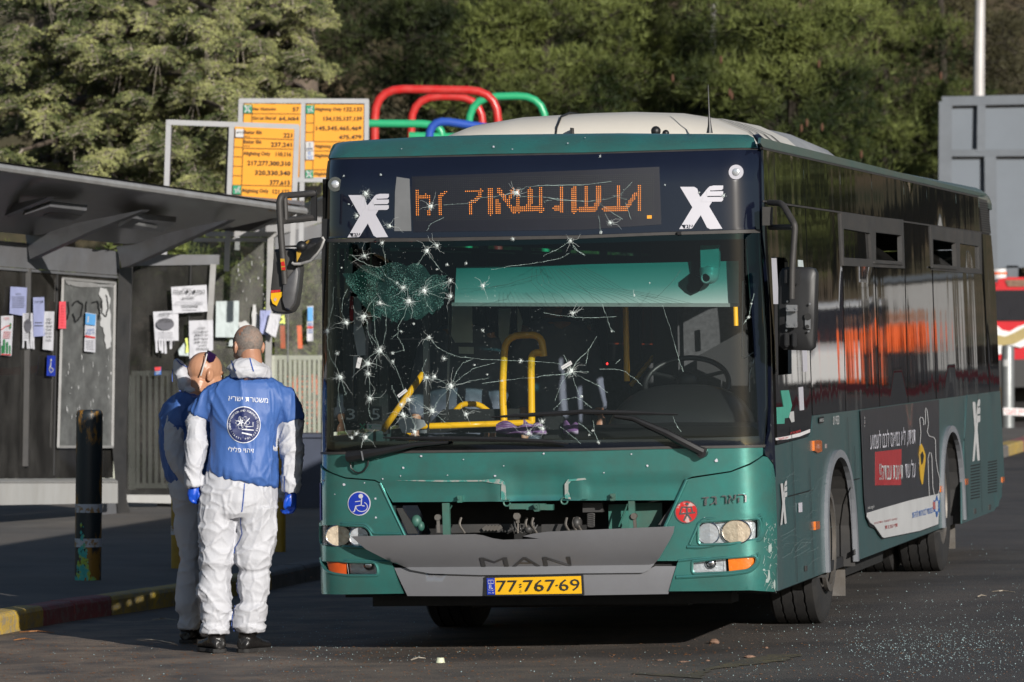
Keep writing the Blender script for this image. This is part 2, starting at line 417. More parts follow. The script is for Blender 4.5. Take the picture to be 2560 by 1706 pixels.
 m['cab'] = pm('dark_blue_cabinet', (.03, .04, .07), .5, 0, .15, 5)
 m['paper'] = pm('white_paper', (.56, .56, .60), .8, 0, .03, 6, bump=.003, bs=7)
 m['paperg'] = pm('faded_green_white_paper', (.5, .56, .56), .8, 0, .1, 8, bump=.004, bs=9)
 m['paperb'] = pm('white_paper_blue_shade_tone', (.33, .36, .58), .8, 0, .08, 8)  # white paper with the blue shade of the shelter roof put into its colour
 m['paperr'] = pm('pink_red_paper', (.85, .10, .13), .7, 0, .08, 8)
 m['papero'] = pm('dark_old_poster', (.15, .15, .15), .8, 0, .3, 8)
 m['paperc'] = pm('cyan_poster', (.12, .38, .75), .6)
 m['papery'] = pm('yellow_green_paper', (.75, .85, .2), .7)
 m['print'] = pm('grey_print', (.12, .12, .14), .7)
 m['redprint'] = pm('red_print', (.6, .04, .04), .7)
 m['greenprint'] = pm('green_print', (.03, .2, .07), .7)
 m['signo'] = pm('orange_sign_face', (.80, .33, .02), .4, 0, .03, 6)
 m['signb'] = pm('dark_sign_edge', (.03, .03, .035), .5)
 m['signframe'] = pm('light_grey_sign_frame', (.40, .40, .41), .4, .3, .06, 6)
 m['green'] = pm('green_logo_tile', (.012, .24, .12), .5)
 m['lgreen'] = pm('light_green_logo', (.2, .6, .15), .5)
 m['bollard'] = pm('worn_black_bollard', (.022, .028, .032), .42, .1, .3, 7, wear=(.35, .17, .02), ws=5, wamt=.85, stretch=(1, 1, .35))
 m['bwhite'] = pm('chipped_white_band', (.55, .55, .58), .6, 0, .1, 9, wear=(.35, .18, .03), ws=16, wamt=.9)
 m['bteal'] = pm('turquoise_spray_paint', (.06, .45, .40), .5, 0, .2, 8, wear=(.4, .5, .02), ws=14, wamt=.9)
 m['byel'] = pm('yellow_bollard_paint', (.48, .28, .02), .5, 0, .15, 9, dirt=(.1, .07, .04), damt=.3)
 m['gal'] = pm('galvanised_pipe', (.26, .27, .27), .45, .5, .15, 6)
 m['kyel'] = pm('yellow_kerb_paint', (.58, .38, .05), .7, 0, .15, 6, bump=.004, bs=30, dirt=(.22, .19, .15), ds=5, damt=.6, wear=(.25, .23, .2), ws=18, wamt=.6)
 m['kred'] = pm('red_kerb_paint', (.33, .07, .07), .7, 0, .15, 6, bump=.004, bs=30, dirt=(.2, .15, .14), ds=5, damt=.5, wear=(.25, .22, .2), ws=18, wamt=.5)
 m['kgrey'] = pm('bare_kerb_concrete', (.16, .15, .14), .8, 0, .2, 8, bump=.004, bs=30)
 m['pave'] = pm('dusty_asphalt_pavement', (.105, .10, .095), .85, 0, .25, 1.5, bump=.006, bs=50, dirt=(.2, .17, .14), ds=.6, damt=.5)
 m['pavel'] = pm('pale_pavement_line', (.3, .29, .28), .8)
 m['tubered'] = pm('red_tube_paint', (.55, .015, .015), .3, 0, .06, 6, dirt=(.6, .3, .25), ds=9, damt=.12)
 m['tubegreen'] = pm('green_tube_paint', (.03, .38, .17), .3, 0, .06, 6)
 m['tubeblue'] = pm('blue_tube_paint', (.03, .09, .42), .3, 0, .06, 6)
 m['board'] = pm('grey_billboard_back', (.115, .135, .16), .5, .2, .08, 1)
 m['boardf'] = pm('dull_billboard_frame', (.095, .108, .125), .5, .3, .1, 4)
 m['pole'] = pm('lamp_pole', (.5, .48, .47), .5, .2, .08, 4)
 m['vred'] = pm('red_van_paint', (.55, .01, .02), .25, 0, .05, 4, coat=.6)
 m['vwhite'] = pm('white_van_paint', (.75, .75, .75), .3, 0, .04, 4, coat=.5)
 m['vgold'] = pm('gold_van_stripe', (.35, .27, .1), .4)
 m['vglass'] = pm('dark_van_glass', (.02, .02, .025), .06, 0, .1, 4, coat=.5)
 m['tape'] = pm('white_police_tape', (.75, .72, .72), .5, 0, .05, 8)
 m['glass_bits'] = pm('glass_crumbs', (.38, .50, .50), .15, 0, .4, 200, spec=1)
 m['leaf'] = pm('dry_leaf_bits', (.25, .11, .04), .8, 0, .5, 60)
 m['stone'] = pm('brown_stone', (.22, .13, .09), .85, 0, .3, 25, bump=.01, bs=60)
 m['cup'] = pm('cream_cup', (.6, .62, .45), .6)
 m['barkd'] = pm('dark_pine_bark', (.035, .028, .02), .9)
 m['bark'] = pm('grey_brown_bark', (.13, .10, .075), .9, 0, .3, 8, bump=.01, bs=25)
 m['twig'] = pm('pale_twig', (.30, .26, .21), .9, 0, .3, 20)
 m['hill'] = pm('dry_brown_hillside', (.13, .085, .05), .95, 0, .35, .5, bump=.1, bs=1.5, dirt=(.02, .028, .01), ds=.35, damt=.95)
 m['pale'] = pm('pale_wall', (.38, .38, .38), .8)
 m['cone'] = pm('pine_cone', (.09, .04, .02), .8)
mats()
def leafmat(name, a, b, sc):
 m, t, p = nodes(name); L = t.links.new
 tc = N(t, 'ShaderNodeTexCoord'); n = N(t, 'ShaderNodeTexNoise'); n.inputs['Scale'].default_value = sc; n.inputs['Detail'].default_value = 3
 L(tc.outputs['Object'], n.inputs['Vector']); mr = N(t, 'ShaderNodeMapRange'); mr.inputs[1].default_value = .42; mr.inputs[2].default_value = .62; L(n.outputs[0], mr.inputs[0])
 mx = N(t, 'ShaderNodeMix', data_type='RGBA'); mx.inputs[6].default_value = (*a, 1); mx.inputs[7].default_value = (*b, 1); L(mr.outputs[0], mx.inputs[0])
 L(mx.outputs[2], p.inputs['Base Color']); p.inputs['Roughness'].default_value = .6; p.inputs['Specular IOR Level'].default_value = .25
 return m
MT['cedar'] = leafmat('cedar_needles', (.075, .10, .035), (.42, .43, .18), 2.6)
MT['cedar_shade'] = leafmat('cedar_needles_shade_tone', (.012, .02, .006), (.05, .065, .02), 2.0)  # darker copy of the cedar needles: shade inside the crown put into the colour
MT['pine'] = leafmat('pine_needles', (.015, .026, .006), (.165, .195, .055), .8)  # noise puts the darkness of inner, shaded clumps into the needle colour
MT['pine_shade'] = leafmat('pine_needles_shade_tone', (.01, .016, .005), (.05, .065, .02), .9)  # darker copy of the pine needles, with shade put into the colour
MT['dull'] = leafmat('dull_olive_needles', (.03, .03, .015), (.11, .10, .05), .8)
# road: dark asphalt with fine aggregate, brown dust towards the left and front, an old yellow mark
def roadmat():
 m, t, b = nodes('asphalt'); L = t.links.new; tc = N(t, 'ShaderNodeTexCoord')
 def nz(sc, det=8, r=.6):
  n = N(t, 'ShaderNodeTexNoise'); n.inputs['Scale'].default_value = sc; n.inputs['Detail'].default_value = det; n.inputs['Roughness'].default_value = r
  L(tc.outputs['Object'], n.inputs['Vector']); return n
 def ramp(src, a, b_, lo, hi):
  r = N(t, 'ShaderNodeMapRange'); r.inputs[1].default_value = a; r.inputs[2].default_value = b_; r.inputs[3].default_value = lo; r.inputs[4].default_value = hi; L(src, r.inputs[0]); return r.outputs[0]
 def mix(f, a, b_):
  x = N(t, 'ShaderNodeMix', data_type='RGBA'); L(f, x.inputs[0])
  if isinstance(a, tuple): x.inputs[6].default_value = (*a, 1)
  else: L(a, x.inputs[6])
  x.inputs[7].default_value = (*b_, 1); return x.outputs[2]
 big = nz(.8); sp = N(t, 'ShaderNodeSeparateXYZ'); L(tc.outputs['Object'], sp.inputs[0])
 base = mix(ramp(big.outputs[0], .35, .7, 0, 1), (.055, .053, .054), (.088, .081, .076))
 # dust: more on the left
 dx = ramp(sp.outputs[0], -2.2, 2.2, .95, .10); dn = ramp(nz(2.2).outputs[0], .36, .60, .15, 1)
 mu = N(t, 'ShaderNodeMath', operation='MULTIPLY'); L(dx, mu.inputs[0]); L(dn, mu.inputs[1])
 col = mix(mu.outputs[0], base, (.25, .19, .14)); col = mix(ramp(nz(.55, 3).outputs[0], .54, .60, 0, .55), col, (.028, .028, .03))
 ag = nz(140, 2); col = mix(ramp(ag.outputs[0], .60, .72, 0, .55), col, (.24, .22, .20))
 ag2 = nz(60, 3); col = mix(ramp(ag2.outputs[0], .30, .42, .6, 0), col, (.02, .02, .02))
 L(col, b.inputs['Base Color']); b.inputs['Roughness'].default_value = .72; b.inputs['Specular IOR Level'].default_value = .35
 bp = N(t, 'ShaderNodeBump'); bp.inputs['Distance'].default_value = .006; L(nz(75, 4).outputs[0], bp.inputs['Height']); L(bp.outputs[0], b.inputs['Normal'])
 return m
MT['road'] = roadmat()
MT['shaded_white'] = pm('white_coverall_shade_tone', (.12, .13, .18), .7, 0, .06, 8)  # white suits inside the bus, the interior shade put into their colour
MT['stonew'] = pm('beige_stone_wall', (.30, .24, .18), .8, 0, .2, .4)
MT['yellowmark'] = pm('worn_yellow_marking', (.15, .12, .05), .8, 0, .2, 3, bump=.005, bs=75, dirt=(.07, .062, .055), ds=5, damt=.8, wear=(.05, .048, .047), ws=40, wamt=.8)
# black body glass of the bus: mirror-like and slightly wavy
def sideglass():
 m, t, b = nodes('black_side_glass'); L = t.links.new
 b.inputs['Base Color'].default_value = (.008, .008, .008, 1); b.inputs['Roughness'].default_value = .03; b.inputs['Specular IOR Level'].default_value = .75
 tc = N(t, 'ShaderNodeTexCoord'); mp = N(t, 'ShaderNodeMapping'); mp.inputs['Scale'].default_value = (1, 1.0, .12); L(tc.outputs['Object'], mp.inputs[0])
 n = N(t, 'ShaderNodeTexNoise'); n.inputs['Scale'].default_value = 1.6; n.inputs['Detail'].default_value = 2.5; L(mp.outputs[0], n.inputs['Vector'])
 bp = N(t, 'ShaderNodeBump'); bp.inputs['Distance'].default_value = .0026; L(n.outputs[0], bp.inputs['Height']); L(bp.outputs[0], b.inputs['Normal'])
 return m
MT['sglass'] = sideglass()

# ================================================================== GROUND
def sheet(name, pts, mat, parent=None, kind='structure', n=None):
 mb = MB(); mb.add(pts, [tuple(range(len(pts)))]); o = mb.build(name, mat, parent, norm=False)
 if kind: o['kind'] = kind
 return o
def grid(name, x0, x1, nx, y0, y1, ny, fz, mat):
 xs = np.linspace(x0, x1, nx); ys = np.linspace(y0, y1, ny)
 V = np.array([(x, y, fz(x, y)) for y in ys for x in xs]); T = np.array([(j * nx + i, j * nx + i + 1, (j + 1) * nx + i + 1, (j + 1) * nx + i) for j in range(ny - 1) for i in range(nx - 1)])
 o = npmesh(name, V, T, mat); o['kind'] = 'structure'; return o
xs_r = [-150, -40, -9, 8, 45, 150]
V = [(x, y, gz(x)) for y in (-120, 300) for x in xs_r]
mb = MB(); mb.add(V, [(i, i + 1, i + 7, i + 6) for i in range(5)]); o = mb.build('road', MT['road'], norm=False); o['kind'] = 'structure'
def hillz(x, y):
 d = y - 89 - 2.5 * sin(x * .13)
 k = max(0, min(1, (21 - x) / 8)); return (k - 1) * 3 + k * max(-.5, d * .62 if d < 60 else 37 + (d - 60) * .25) + k * (1.6 * noise.noise(Vector((x * .08, y * .08, 0))) + .35 * noise.noise(Vector((x * .5, y * .5, 3)))) * min(1, max(0, d / 6))
grid('hillside', -120, 30, 120, 84, 214, 120, hillz, MT['hill'])
def hillb(x, y):
 d = -y - 60; return max(-.6, d * .10 + 1.5 * noise.noise(Vector((x * .05, y * .05, 7)))) if d > 0 else -.6
def added_hillr(x, y): return 1 + 8 * max(0, min(1, (y - 150) / 15)) + 34 * max(0, min(1, (y - 200) / 60)) + 3 * noise.noise(Vector((x * .06, y * .06, 2)))
grid('added_dark_hill', 32, 190, 60, 146, 330, 50, added_hillr, MT['hill'])  # unseen hill, added so that the side glass mirrors something dark
grid('hill_behind', -160, 60, 60, -160, -60, 20, hillb, MT['hill'])

# kerb and pavement on the left, built stone by stone
kb = [(0, 1459), (100, 1439), (227, 1416.7), (277, 1412.7), (401, 1393), (622, 1356), (729, 1332)]
kp = [onroad(p) for p in kb]
kp.insert(0, kp[0] + (kp[0] - kp[1]).normalized() * 3.0)
dr = (kp[-1] - kp[-2]).normalized(); q = kp[-1].copy()
for i in range(3): q = q + Vector((.26 + .04 * i, .95, 0)).normalized() * 5; kp.append(Vector((q.x, q.y, gz(q.x))))
KH = .125; KW = .16
def leftn(d): return Vector((-d.y, d.x, 0)).normalized()
kerb = thing('kerb', 'kerb of yellow and red painted stones along the pavement', 'kerb', kp[0])
del kerb['category']; kerb['kind'] = 'structure'
segs = []; Lc = 0
def along(t):
 for i in range(len(kp) - 1):
  L = (kp[i + 1] - kp[i]).length
  if t <= L or i == len(kp) - 2: return kp[i].lerp(kp[i + 1], t / L), (kp[i + 1] - kp[i]).normalized()
  t -= L
def tot(): return sum((kp[i + 1] - kp[i]).length for i in range(len(kp) - 1))
s_at = {}
acc = 0
for i in range(len(kp) - 1):
 s_at[i] = acc; acc += (kp[i + 1] - kp[i]).length
s100 = s_at[2]; s227 = s_at[3]
cuts = [(s100 - 3.1, s100 - 2.1, 'kred'), (s100 - 2.1, s100 - 1.05, 'kyel'), (s100 - 1.05, s100, 'kyel'), (s100, (s100 + s227) / 2 + .05, 'kred'), ((s100 + s227) / 2 + .05, s227 + .12, 'kred')]
t = s227 + .12; k = 0
seq = ['kyel', 'kyel', 'kyel', 'kgrey', 'kgrey', 'kred', 'kred', 'kyel', 'kgrey']
while t < tot() - 1: cuts.append((t, t + .98, seq[k % 9])); t += .98; k += 1
for a, b, mt in cuts:
 a = max(0, a) + .006; b = b - .006
 p, d = along(a); p2, d2 = along(b); n1 = leftn(d); n2 = leftn(d2)
 j = R.uniform(-.004, .004); mb = MB()
 rs = []
 for P, n in ((p, n1), (p2, n2)):
  z = Vector((0, 0, 1))
  rs.append([P - z * .1, P + z * (KH - .028 + j), P + n * .012 + z * (KH - .008 + j), P + n * .03 + z * (KH + j), P + n * KW + z * (KH + j), P + n * KW - z * .1])
 mb.rings(rs); mb.build('kerbstone', MT[mt], kerb, world=True)
pv = []
for i, P in enumerate(kp):
 d = (kp[min(i + 1, len(kp) - 1)] - kp[max(0, i - 1)]).normalized(); pv.append(P + leftn(d) * (KW + .004) + Vector((0, 0, KH - .006)))
mb = MB(); n = len(pv); far = [Vector((-30, p.y, gz(-9) + KH - .006)) for p in pv]
mb.add(pv + far, [(i, i + 1, n + i + 1, n + i) for i in range(n - 1)])
# beyond the last kerb point the pavement goes on
e = pv[-1]; mb.add([e, (e.x + 3, 75, e.z), (-30, 75, far[-1].z), far[-1]], [(0, 1, 2, 3)])
o = mb.build('pavement', MT['pave'], norm=False); o['kind'] = 'structure'
def onpave(uv): return onroad(uv, KH - .006)
def pave_z(x): return gz(x) + KH - .006
a = onpave(c('3', 560, 607)); b = onpave(c('3', 2080, 637))
mb = MB(); mb.add([a + Vector((0, 0, .004)), b + Vector((0, 0, .004)), b + Vector((.0, .25, .004)), a + Vector((0, .25, .004))], [(0, 1, 2, 3)])
o = mb.build('pavement_line', MT['pavel'], norm=False); o['kind'] = 'structure'
# yellow remains of a road marking in front of the bus
m1 = [onroad(c('G', 985, 750)), onroad(c('G', 1450, 778)), onroad(c('G', 1500, 720)), onroad(c('G', 1980, 665)), onroad(c('G', 2120, 622)), onroad(c('G', 1880, 622)), onroad(c('G', 1560, 690)), onroad(c('G', 1350, 755)), onroad(c('G', 1000, 742))]
mb = MB(); m1 = jag([(p.x, p.y) for p in m1 + m1[:1]], .012, 9)[:-1]; mb.add([(x, y, gz(x) + .004) for x, y in m1], [tuple(range(len(m1)))]); o = mb.build('road_marking', MT['yellowmark']); o['kind'] = 'structure'
# ================================================================== THE BUS
TH = radians(11.13)
ax = Vector((cos(TH), -sin(TH), 0.02 * cos(TH))).normalized(); ay = Vector((sin(TH), cos(TH), 0.02 * sin(TH))).normalized(); az = ax.cross(ay).normalized()
BM = Matrix((ax, ay, az)).transposed().to_4x4(); BM.translation = Vector((0.152, 28.14, gz(.152)))
BI = BM.inverted()
bus = thing('bus', 'teal city bus with a shattered windscreen and its grille flap hanging open', 'bus', M=BM)
HWB = 1.27; RC = .17; ZT = 2.79
def xw(z): return HWB - .02 * (z - .33)
def rake(z):
 y = .07 * max(0, z - 1.15)
 if z > 2.58: t = min(.999, (z - 2.58) / .24); y += .22 * (1 - sqrt(1 - t * t))
 if z < .42: y += .15 * (.42 - z)
 return y
def xa(s, z):
 w = xw(z) - RC; a = abs(s)
 if a <= w: x, y = a, 0
 elif a <= w + RC * pi / 2: f = (a - w) / RC; x, y = w + RC * sin(f), RC * (1 - cos(f))
 else: x, y = w + RC, RC + a - w - RC * pi / 2
 return (x if s >= 0 else -x), y + .13 * (min(x, w + RC) / HWB) ** 2
def surf(s, z, off=0.0):
 x, y = xa(s, z); y += rake(z)
 if off:
  x2, y2 = xa(s + .004, z); x1, y1 = xa(s - .004, z)
  n = Vector((y2 - y1, -(x2 - x1), 0)).normalized(); return Vector((x + n.x * off, y + n.y * off, z))
 return Vector((x, y, z))
def ray(uv):
 w = W(uv, 30.0); o = BI @ Vector((0, 0, EYE)); return o, ((BI @ w) - o)
def fs(uv):                                       # sight line -> (s, z) on the front skin
 o, d = ray(uv); y = .05
 for _ in range(30):
  t = (y - o.y) / d.y; x = o.x + d.x * t; z = o.z + d.z * t; w = xw(z)
  a = min(abs(x), w - .002); k = w - RC
  s = a if a <= k else k + RC * asin(min(1, (a - k) / RC))
  y = y * .5 + .5 * surf(s, z).y
 return (s if x >= 0 else -s, z)
def ss(uv, off=0.0):                              # sight line -> (y, z) on the lit side
 o, d = ray(uv); z = 1.5
 for _ in range(20):
  t = (xw(z) + off - o.x) / d.x; z = o.z + d.z * t
 return (o.y + d.y * t, z)
def bp(uv, y):                                    # sight line -> point in a cross plane of the bus
 o, d = ray(uv); t = (y - o.y) / d.y; return o + d * t
def side(y, z, off=0.0): return Vector((xw(z) + off, y, z))
def sidel(y, z, off=0.0): return Vector((-xw(z) - off, y, z))
def FP(name, k, pts, mat, th=.02, off=0.0, step=.06, holes=(), parent=None, smooth=60):
 f = lambda p: fs(c(p[0], p[1], p[2])) if len(p) == 3 else fs(c(k, p[0], p[1]))
 return patch(name, [f(p) for p in pts], surf, MT[mat], parent or bus, th, step, [[f(p) for p in h] for h in holes], smooth, off)
def SP(name, k, pts, mat, th=.015, off=0.0, step=.25, holes=(), parent=None, smooth=60):
 f = lambda p: ss(c(p[0], p[1], p[2]), off) if len(p) == 3 else ss(c(k, p[0], p[1]), off)
 return patch(name, [f(p) for p in pts], side, MT[mat], parent or bus, th, step, [[f(p) for p in h] for h in holes], smooth, off)

# --- front skin
FP('roof_cap', '4', [(152, 303), (158, 262), (180, 225), (235, 190), (350, 168), (620, 150), (900, 134), (1400, 118), (2195, 108), ('5', 600, 105), ('5', 1400, 112), ('5', 1600, 117), ('5', 1645, 140), ('5', 1672, 218), ('5', 900, 238), ('4', 2195, 256), (1400, 268), (700, 288)], 'teal', .03)
FP('roof_cap_seal', '4', [(150, 318), (700, 300), (2195, 270), ('5', 1690, 234), ('5', 1690, 220), ('4', 2195, 256), (700, 287), (150, 303)], 'seal', .02, -.004)
dg_o = [(132, 930), (138, 700), (143, 330), (200, 316), (700, 300), (2195, 270), ('5', 1690, 236), ('5', 1690, 500), ('5', 1692, 858), ('5', 900, 880), ('4', 2195, 903), (900, 925)]
FP('destination_glass', '4', dg_o, 'navy', .01, 0)
FP('screen_divider', '4', [(132, 962), (900, 954), (2195, 930), ('5', 900, 905), ('5', 1692, 886), ('5', 1692, 860), ('5', 900, 882), ('4', 2195, 905), (900, 927), (132, 934)], 'seal', .02, .006)
ws_out = [('4', 70, 1140), ('4', 100, 964), ('4', 900, 955), ('4', 2195, 931), ('5', 900, 907), ('5', 1692, 888), ('5', 1700, 1100), ('7', 1745, 500), ('7', 1750, 1000), ('7', 1725, 1300), ('7', 900, 1312), ('6', 2195, 1326), ('6', 700, 1342), ('6', 125, 1350), ('6', 100, 1000), ('6', 72, 300)]
windscreen = FP('windscreen', '4', ws_out, 'wind', .0, .004, .05)
# black border of the windscreen
fr_in = [('4', 190, 1150), ('4', 200, 1010), ('4', 900, 1000), ('4', 2195, 968), ('5', 900, 950), ('5', 1590, 935), ('5', 1600, 1100), ('7', 1650, 500), ('7', 1680, 1000), ('7', 1690, 1225), ('7', 900, 1250), ('6', 2195, 1255), ('6', 700, 1265), ('6', 190, 1270), ('6', 165, 1000), ('6', 150, 300)]
def ring_patch(name, out, inn, mat, off, th=.01):
 f = lambda p: fs(c(*p))
 return patch(name, [f(p) for p in out], surf, MT[mat], bus, th, .06, [[f(p) for p in inn]], 60, off)
ring_patch('windscreen_border', ws_out, fr_in, 'navy', -.004)
FP('lower_seal', '6', [(122, 1368), (700, 1358), (2195, 1340), ('7', 900, 1325), ('7', 1728, 1313), ('7', 1732, 1292), ('7', 900, 1306), ('6', 2195, 1322), (700, 1340), (122, 1348)], 'seal', .02, .008)
# pillars
FP('pillar', '5', [(1640, 118), (1672, 112), (1700, 140), (1712, 215), (1712, 700), (1722, 1100), ('7', 1790, 300), ('7', 1800, 700), ('7', 1800, 1150), ('7', 1825, 1430), ('7', 1828, 1545), ('7', 1790, 1450), ('7', 1722, 1372), ('7', 1718, 1330), ('7', 1762, 1180), ('7', 1764, 600), ('7', 1748, 100), ('5', 1700, 900), ('5', 1692, 300), ('5', 1680, 180)], 'navy', .02, .012, .04)
FP('pillar', '4', [(152, 262), (150, 330), (140, 700), (128, 940), ('6', 96, 300), ('6', 102, 700), ('6', 118, 1200), ('A', 132, 180), ('A', 118, 175), ('A', 98, 120), ('6', 60, 700), ('6', 52, 200), ('4', 60, 960), ('4', 110, 500), ('4', 130, 300)], 'blackpl', .02, .012, .04)
# lower green panels
hood = [(130, 87), (900, 76), (1881, 62), ('B', 900, 45), ('B', 1905, 36), ('B', 1905, 98), ('B', 1800, 165), ('B', 1650, 226), ('B', 1350, 270), ('B', 1308, 288), ('B', 1225, 455), ('B', 300, 458), ('A', 1590, 465), ('A', 690, 471), ('A', 600, 318), ('A', 555, 294), ('A', 330, 276), ('A', 222, 238), ('A', 142, 175)]
def hoodsurf(s, z, off=0):
 # pressed scoop in the middle of the lid and a shallow ledge either side
 def bx(a, lo, hi, r): return max(0, min(1, min((a - lo) / r, (hi - a) / r)))
 o2 = -.025 * bx(s, -.24, .24, .13) * bx(z, .80, 1.3, .05) * (1 if z < .98 else max(0, (1.04 - z) / .06)) - .012 * max(0, min(1, (.955 - z) / .02)) * (1 if abs(s) > .25 else 0)
 return surf(s, z, off + o2)
patch('bonnet_lid', [fs(c('A', *p) if len(p) == 2 else c(*p)) for p in hood], hoodsurf, MT['teal'], bus, .02, .03, (), 35, 0)
FP('scraped_edge', 'A', [(715, 300), (900, 297), (1400, 297), (1460, 290), (1540, 290), (1575, 312), (1582, 360), (1588, 452), (1545, 452), (1548, 330), (1400, 308), (1100, 312), (900, 306)], 'white', .001, .001, .03).data.materials[0] = pm('scraped_filler', (.27, .29, .27), .7, 0, .2, 12, wear=(.04, .22, .19), ws=18, wamt=1)
FP('scraped_edge', 'B', [(352, 440), (350, 330), (375, 292), (510, 280), (520, 293), (400, 306), (380, 330), (380, 380), (400, 448)], 'white', .001, .001, .03).data.materials[0] = bpy.data.materials['scraped_filler']
hl_l = [(118, 648), (300, 650), (480, 656), (520, 690), (545, 760), (540, 830), (330, 818), (130, 800)]
fg_l = [(145, 930), (330, 936), (560, 942), (580, 980), (588, 1046), (340, 1046), (230, 1030), (175, 1000), (155, 960)]
cl = [(78, 300), (76, 200), (92, 168), (112, 172), (140, 195), (222, 248), (330, 286), (555, 304), (590, 322), (800, 740), (800, 935), (690, 938), (735, 1085), (778, 1186), (400, 1192), (150, 1188), (128, 1140), (104, 900), (84, 640)]
corner_l = FP('corner_panel', 'A', cl, 'teal', .03, .008, .035, [hl_l, fg_l], smooth=35)
hl_r = [(1395, 640), (1420, 622), (1870, 597), (1880, 640), (1878, 758), (1640, 800), (1395, 806)]
fg_r = [(1350, 935), (1600, 905), (1846, 890), (1852, 945), (1795, 1003), (1640, 1022), (1346, 1034)]
cr = [(1310, 292), (1350, 282), (1650, 236), (1800, 178), (1900, 110), (1930, 116), (1975, 180), (2010, 270), (2015, 330), (2010, 600), (2006, 900), (2000, 1150), (1985, 1172), (1800, 1160), (1500, 1166), (1168, 1168), (1240, 930), (1075, 930), (1100, 740)]
def crsurf(s, z, off=0):
 # long pressed grooves leading into the lamps
 return surf(s, z, off)
corner_r = FP('corner_panel', 'B', cr, 'teal', .03, .008, .035, [hl_r, fg_r], smooth=35)
# sculpted lips round the lamp openings
def lip(k, pts, r=.009, name='lamp_surround', mat='teal', off=.008, parent=bus):
 mb = MB(); P = [surf(*fs(c(k, *p)), off) for p in pts]; mb.tube(P, r, 8, smooth=.03); return mb.build(name, MT[mat], parent, smooth=True)
lip('A', hl_l + [hl_l[0]], parent=corner_l); lip('A', fg_l + [fg_l[0]], parent=corner_l); lip('B', hl_r + [hl_r[0]], parent=corner_r); lip('B', fg_r + [fg_r[0]], parent=corner_r)
lip('B', [(1310, 820), (1400, 825), (1880, 772), (1902, 690), (1895, 590)], .011, parent=corner_r); lip('B', [(1330, 800), (1400, 640), (1440, 600), (1880, 570)], .009, parent=corner_r)
lip('B', [(1225, 1058), (1350, 1052), (1640, 1035), (1800, 1015), (1862, 950), (1868, 880)], .011, parent=corner_r); lip('B', [(1240, 930), (1400, 912), (1868, 872)], .008, parent=corner_r)
lip('A', [(85, 640), (300, 635), (480, 640), (520, 670), (545, 715), (770, 718)], .009, parent=corner_l); lip('A', [(130, 912), (330, 925), (600, 935), (690, 938)], .009, parent=corner_l)
lip('A', [(600, 322), (800, 740)], .008, parent=corner_l); lip('B', [(1308, 292), (1100, 745)], .010, parent=corner_r)

# lamps
def lamp(k, out, rounds, extras, nm='headlight'):
 base = FP(nm, k, out, 'bulb2', .004, -.035, .05)
 for (x, y, rx, ry, mt) in rounds:
  P0 = surf(*fs(c(k, x, y)), -.003); A = surf(*fs(c(k, x - rx, y)), -.03); B = surf(*fs(c(k, x + rx, y)), -.03)
  T = surf(*fs(c(k, x, y - ry)), -.03); ex = Vector(((B - A).x / 2, 0, 0)); ez = Vector((0, 0, (T - P0).z)); n = Vector((0, 1, 0))
  mb = MB(); rs = []
  for r, d in ((1, -.003), (.99, .002), (.9, .008), (.82, .006), (.6, .013), (.3, .016), (.16, .017), (.14, .006), (.05, .004)):
   rs.append([P0 + ex * r * cos(2 * pi * q / 28) + ez * r * sin(2 * pi * q / 28) + n * d for q in range(28)])
  mb.rings(rs, True); mb.build('reflector', MT[mt], base, smooth=30)
  mb = MB(); mb.ell(P0 + n * .012, (ex.length * .13, .012, ex.length * .13)); mb.build('bulb_cap', MT['bulb'], base, smooth=True)
  mb = MB(); ring = [P0 + ex * 1.02 * cos(2 * pi * q / 28) + ez * 1.02 * sin(2 * pi * q / 28) - n * .004 for q in range(29)]; mb.tube(ring, .004, 6, cap=False); mb.build('bezel', MT['chrome'], base, smooth=True)
 FP('lens', k, out, 'clear', .0, .001, .04, parent=base)
 return base
lamp('A', hl_l, [(268, 733, 95, 82, 'bulb'), (432, 742, 72, 74, 'bulb2')], [])
lamp('B', hl_r, [(1700, 702, 124, 92, 'bulb'), (1480, 715, 86, 84, 'bulb2')], [])
def fog(k, out, clear, amb, xy, col):
 base = FP('fog_light', k, out, 'blackpl', .004, -.05, .05)
 FP('indicator_lens', k, amb, col, .01, -.006, .03, parent=base)
 FP('reflector', k, clear, 'bulb2', .004, -.03, .02, parent=base)
 P0 = surf(*fs(c(k, *xy)), -.02); mb = MB(); mb.ell(P0, (.032, .02, .03)); mb.build('bulb_cap', MT['chrome'], base, smooth=True)
 FP('lens', k, clear, 'clear', .0, -.002, .04, parent=base)
 lipn = [surf(*fs(c(k, *p)), -.004) for p in clear + [clear[0]]]; mb = MB(); mb.tube(lipn, .003, 5); mb.build('bezel', MT['steel'], base, smooth=True)
fog('A', fg_l, [(336, 938), (560, 944), (585, 1045), (350, 1045)], [(170, 936), (328, 940), (326, 1042), (230, 1028), (190, 1005)], (500, 965), 'redlens')
fog('B', fg_r, [(1358, 936), (1612, 910), (1618, 1014), (1354, 1028)], [(1632, 908), (1842, 893), (1842, 945), (1790, 1000), (1640, 1016)], (1495, 950), 'amber')

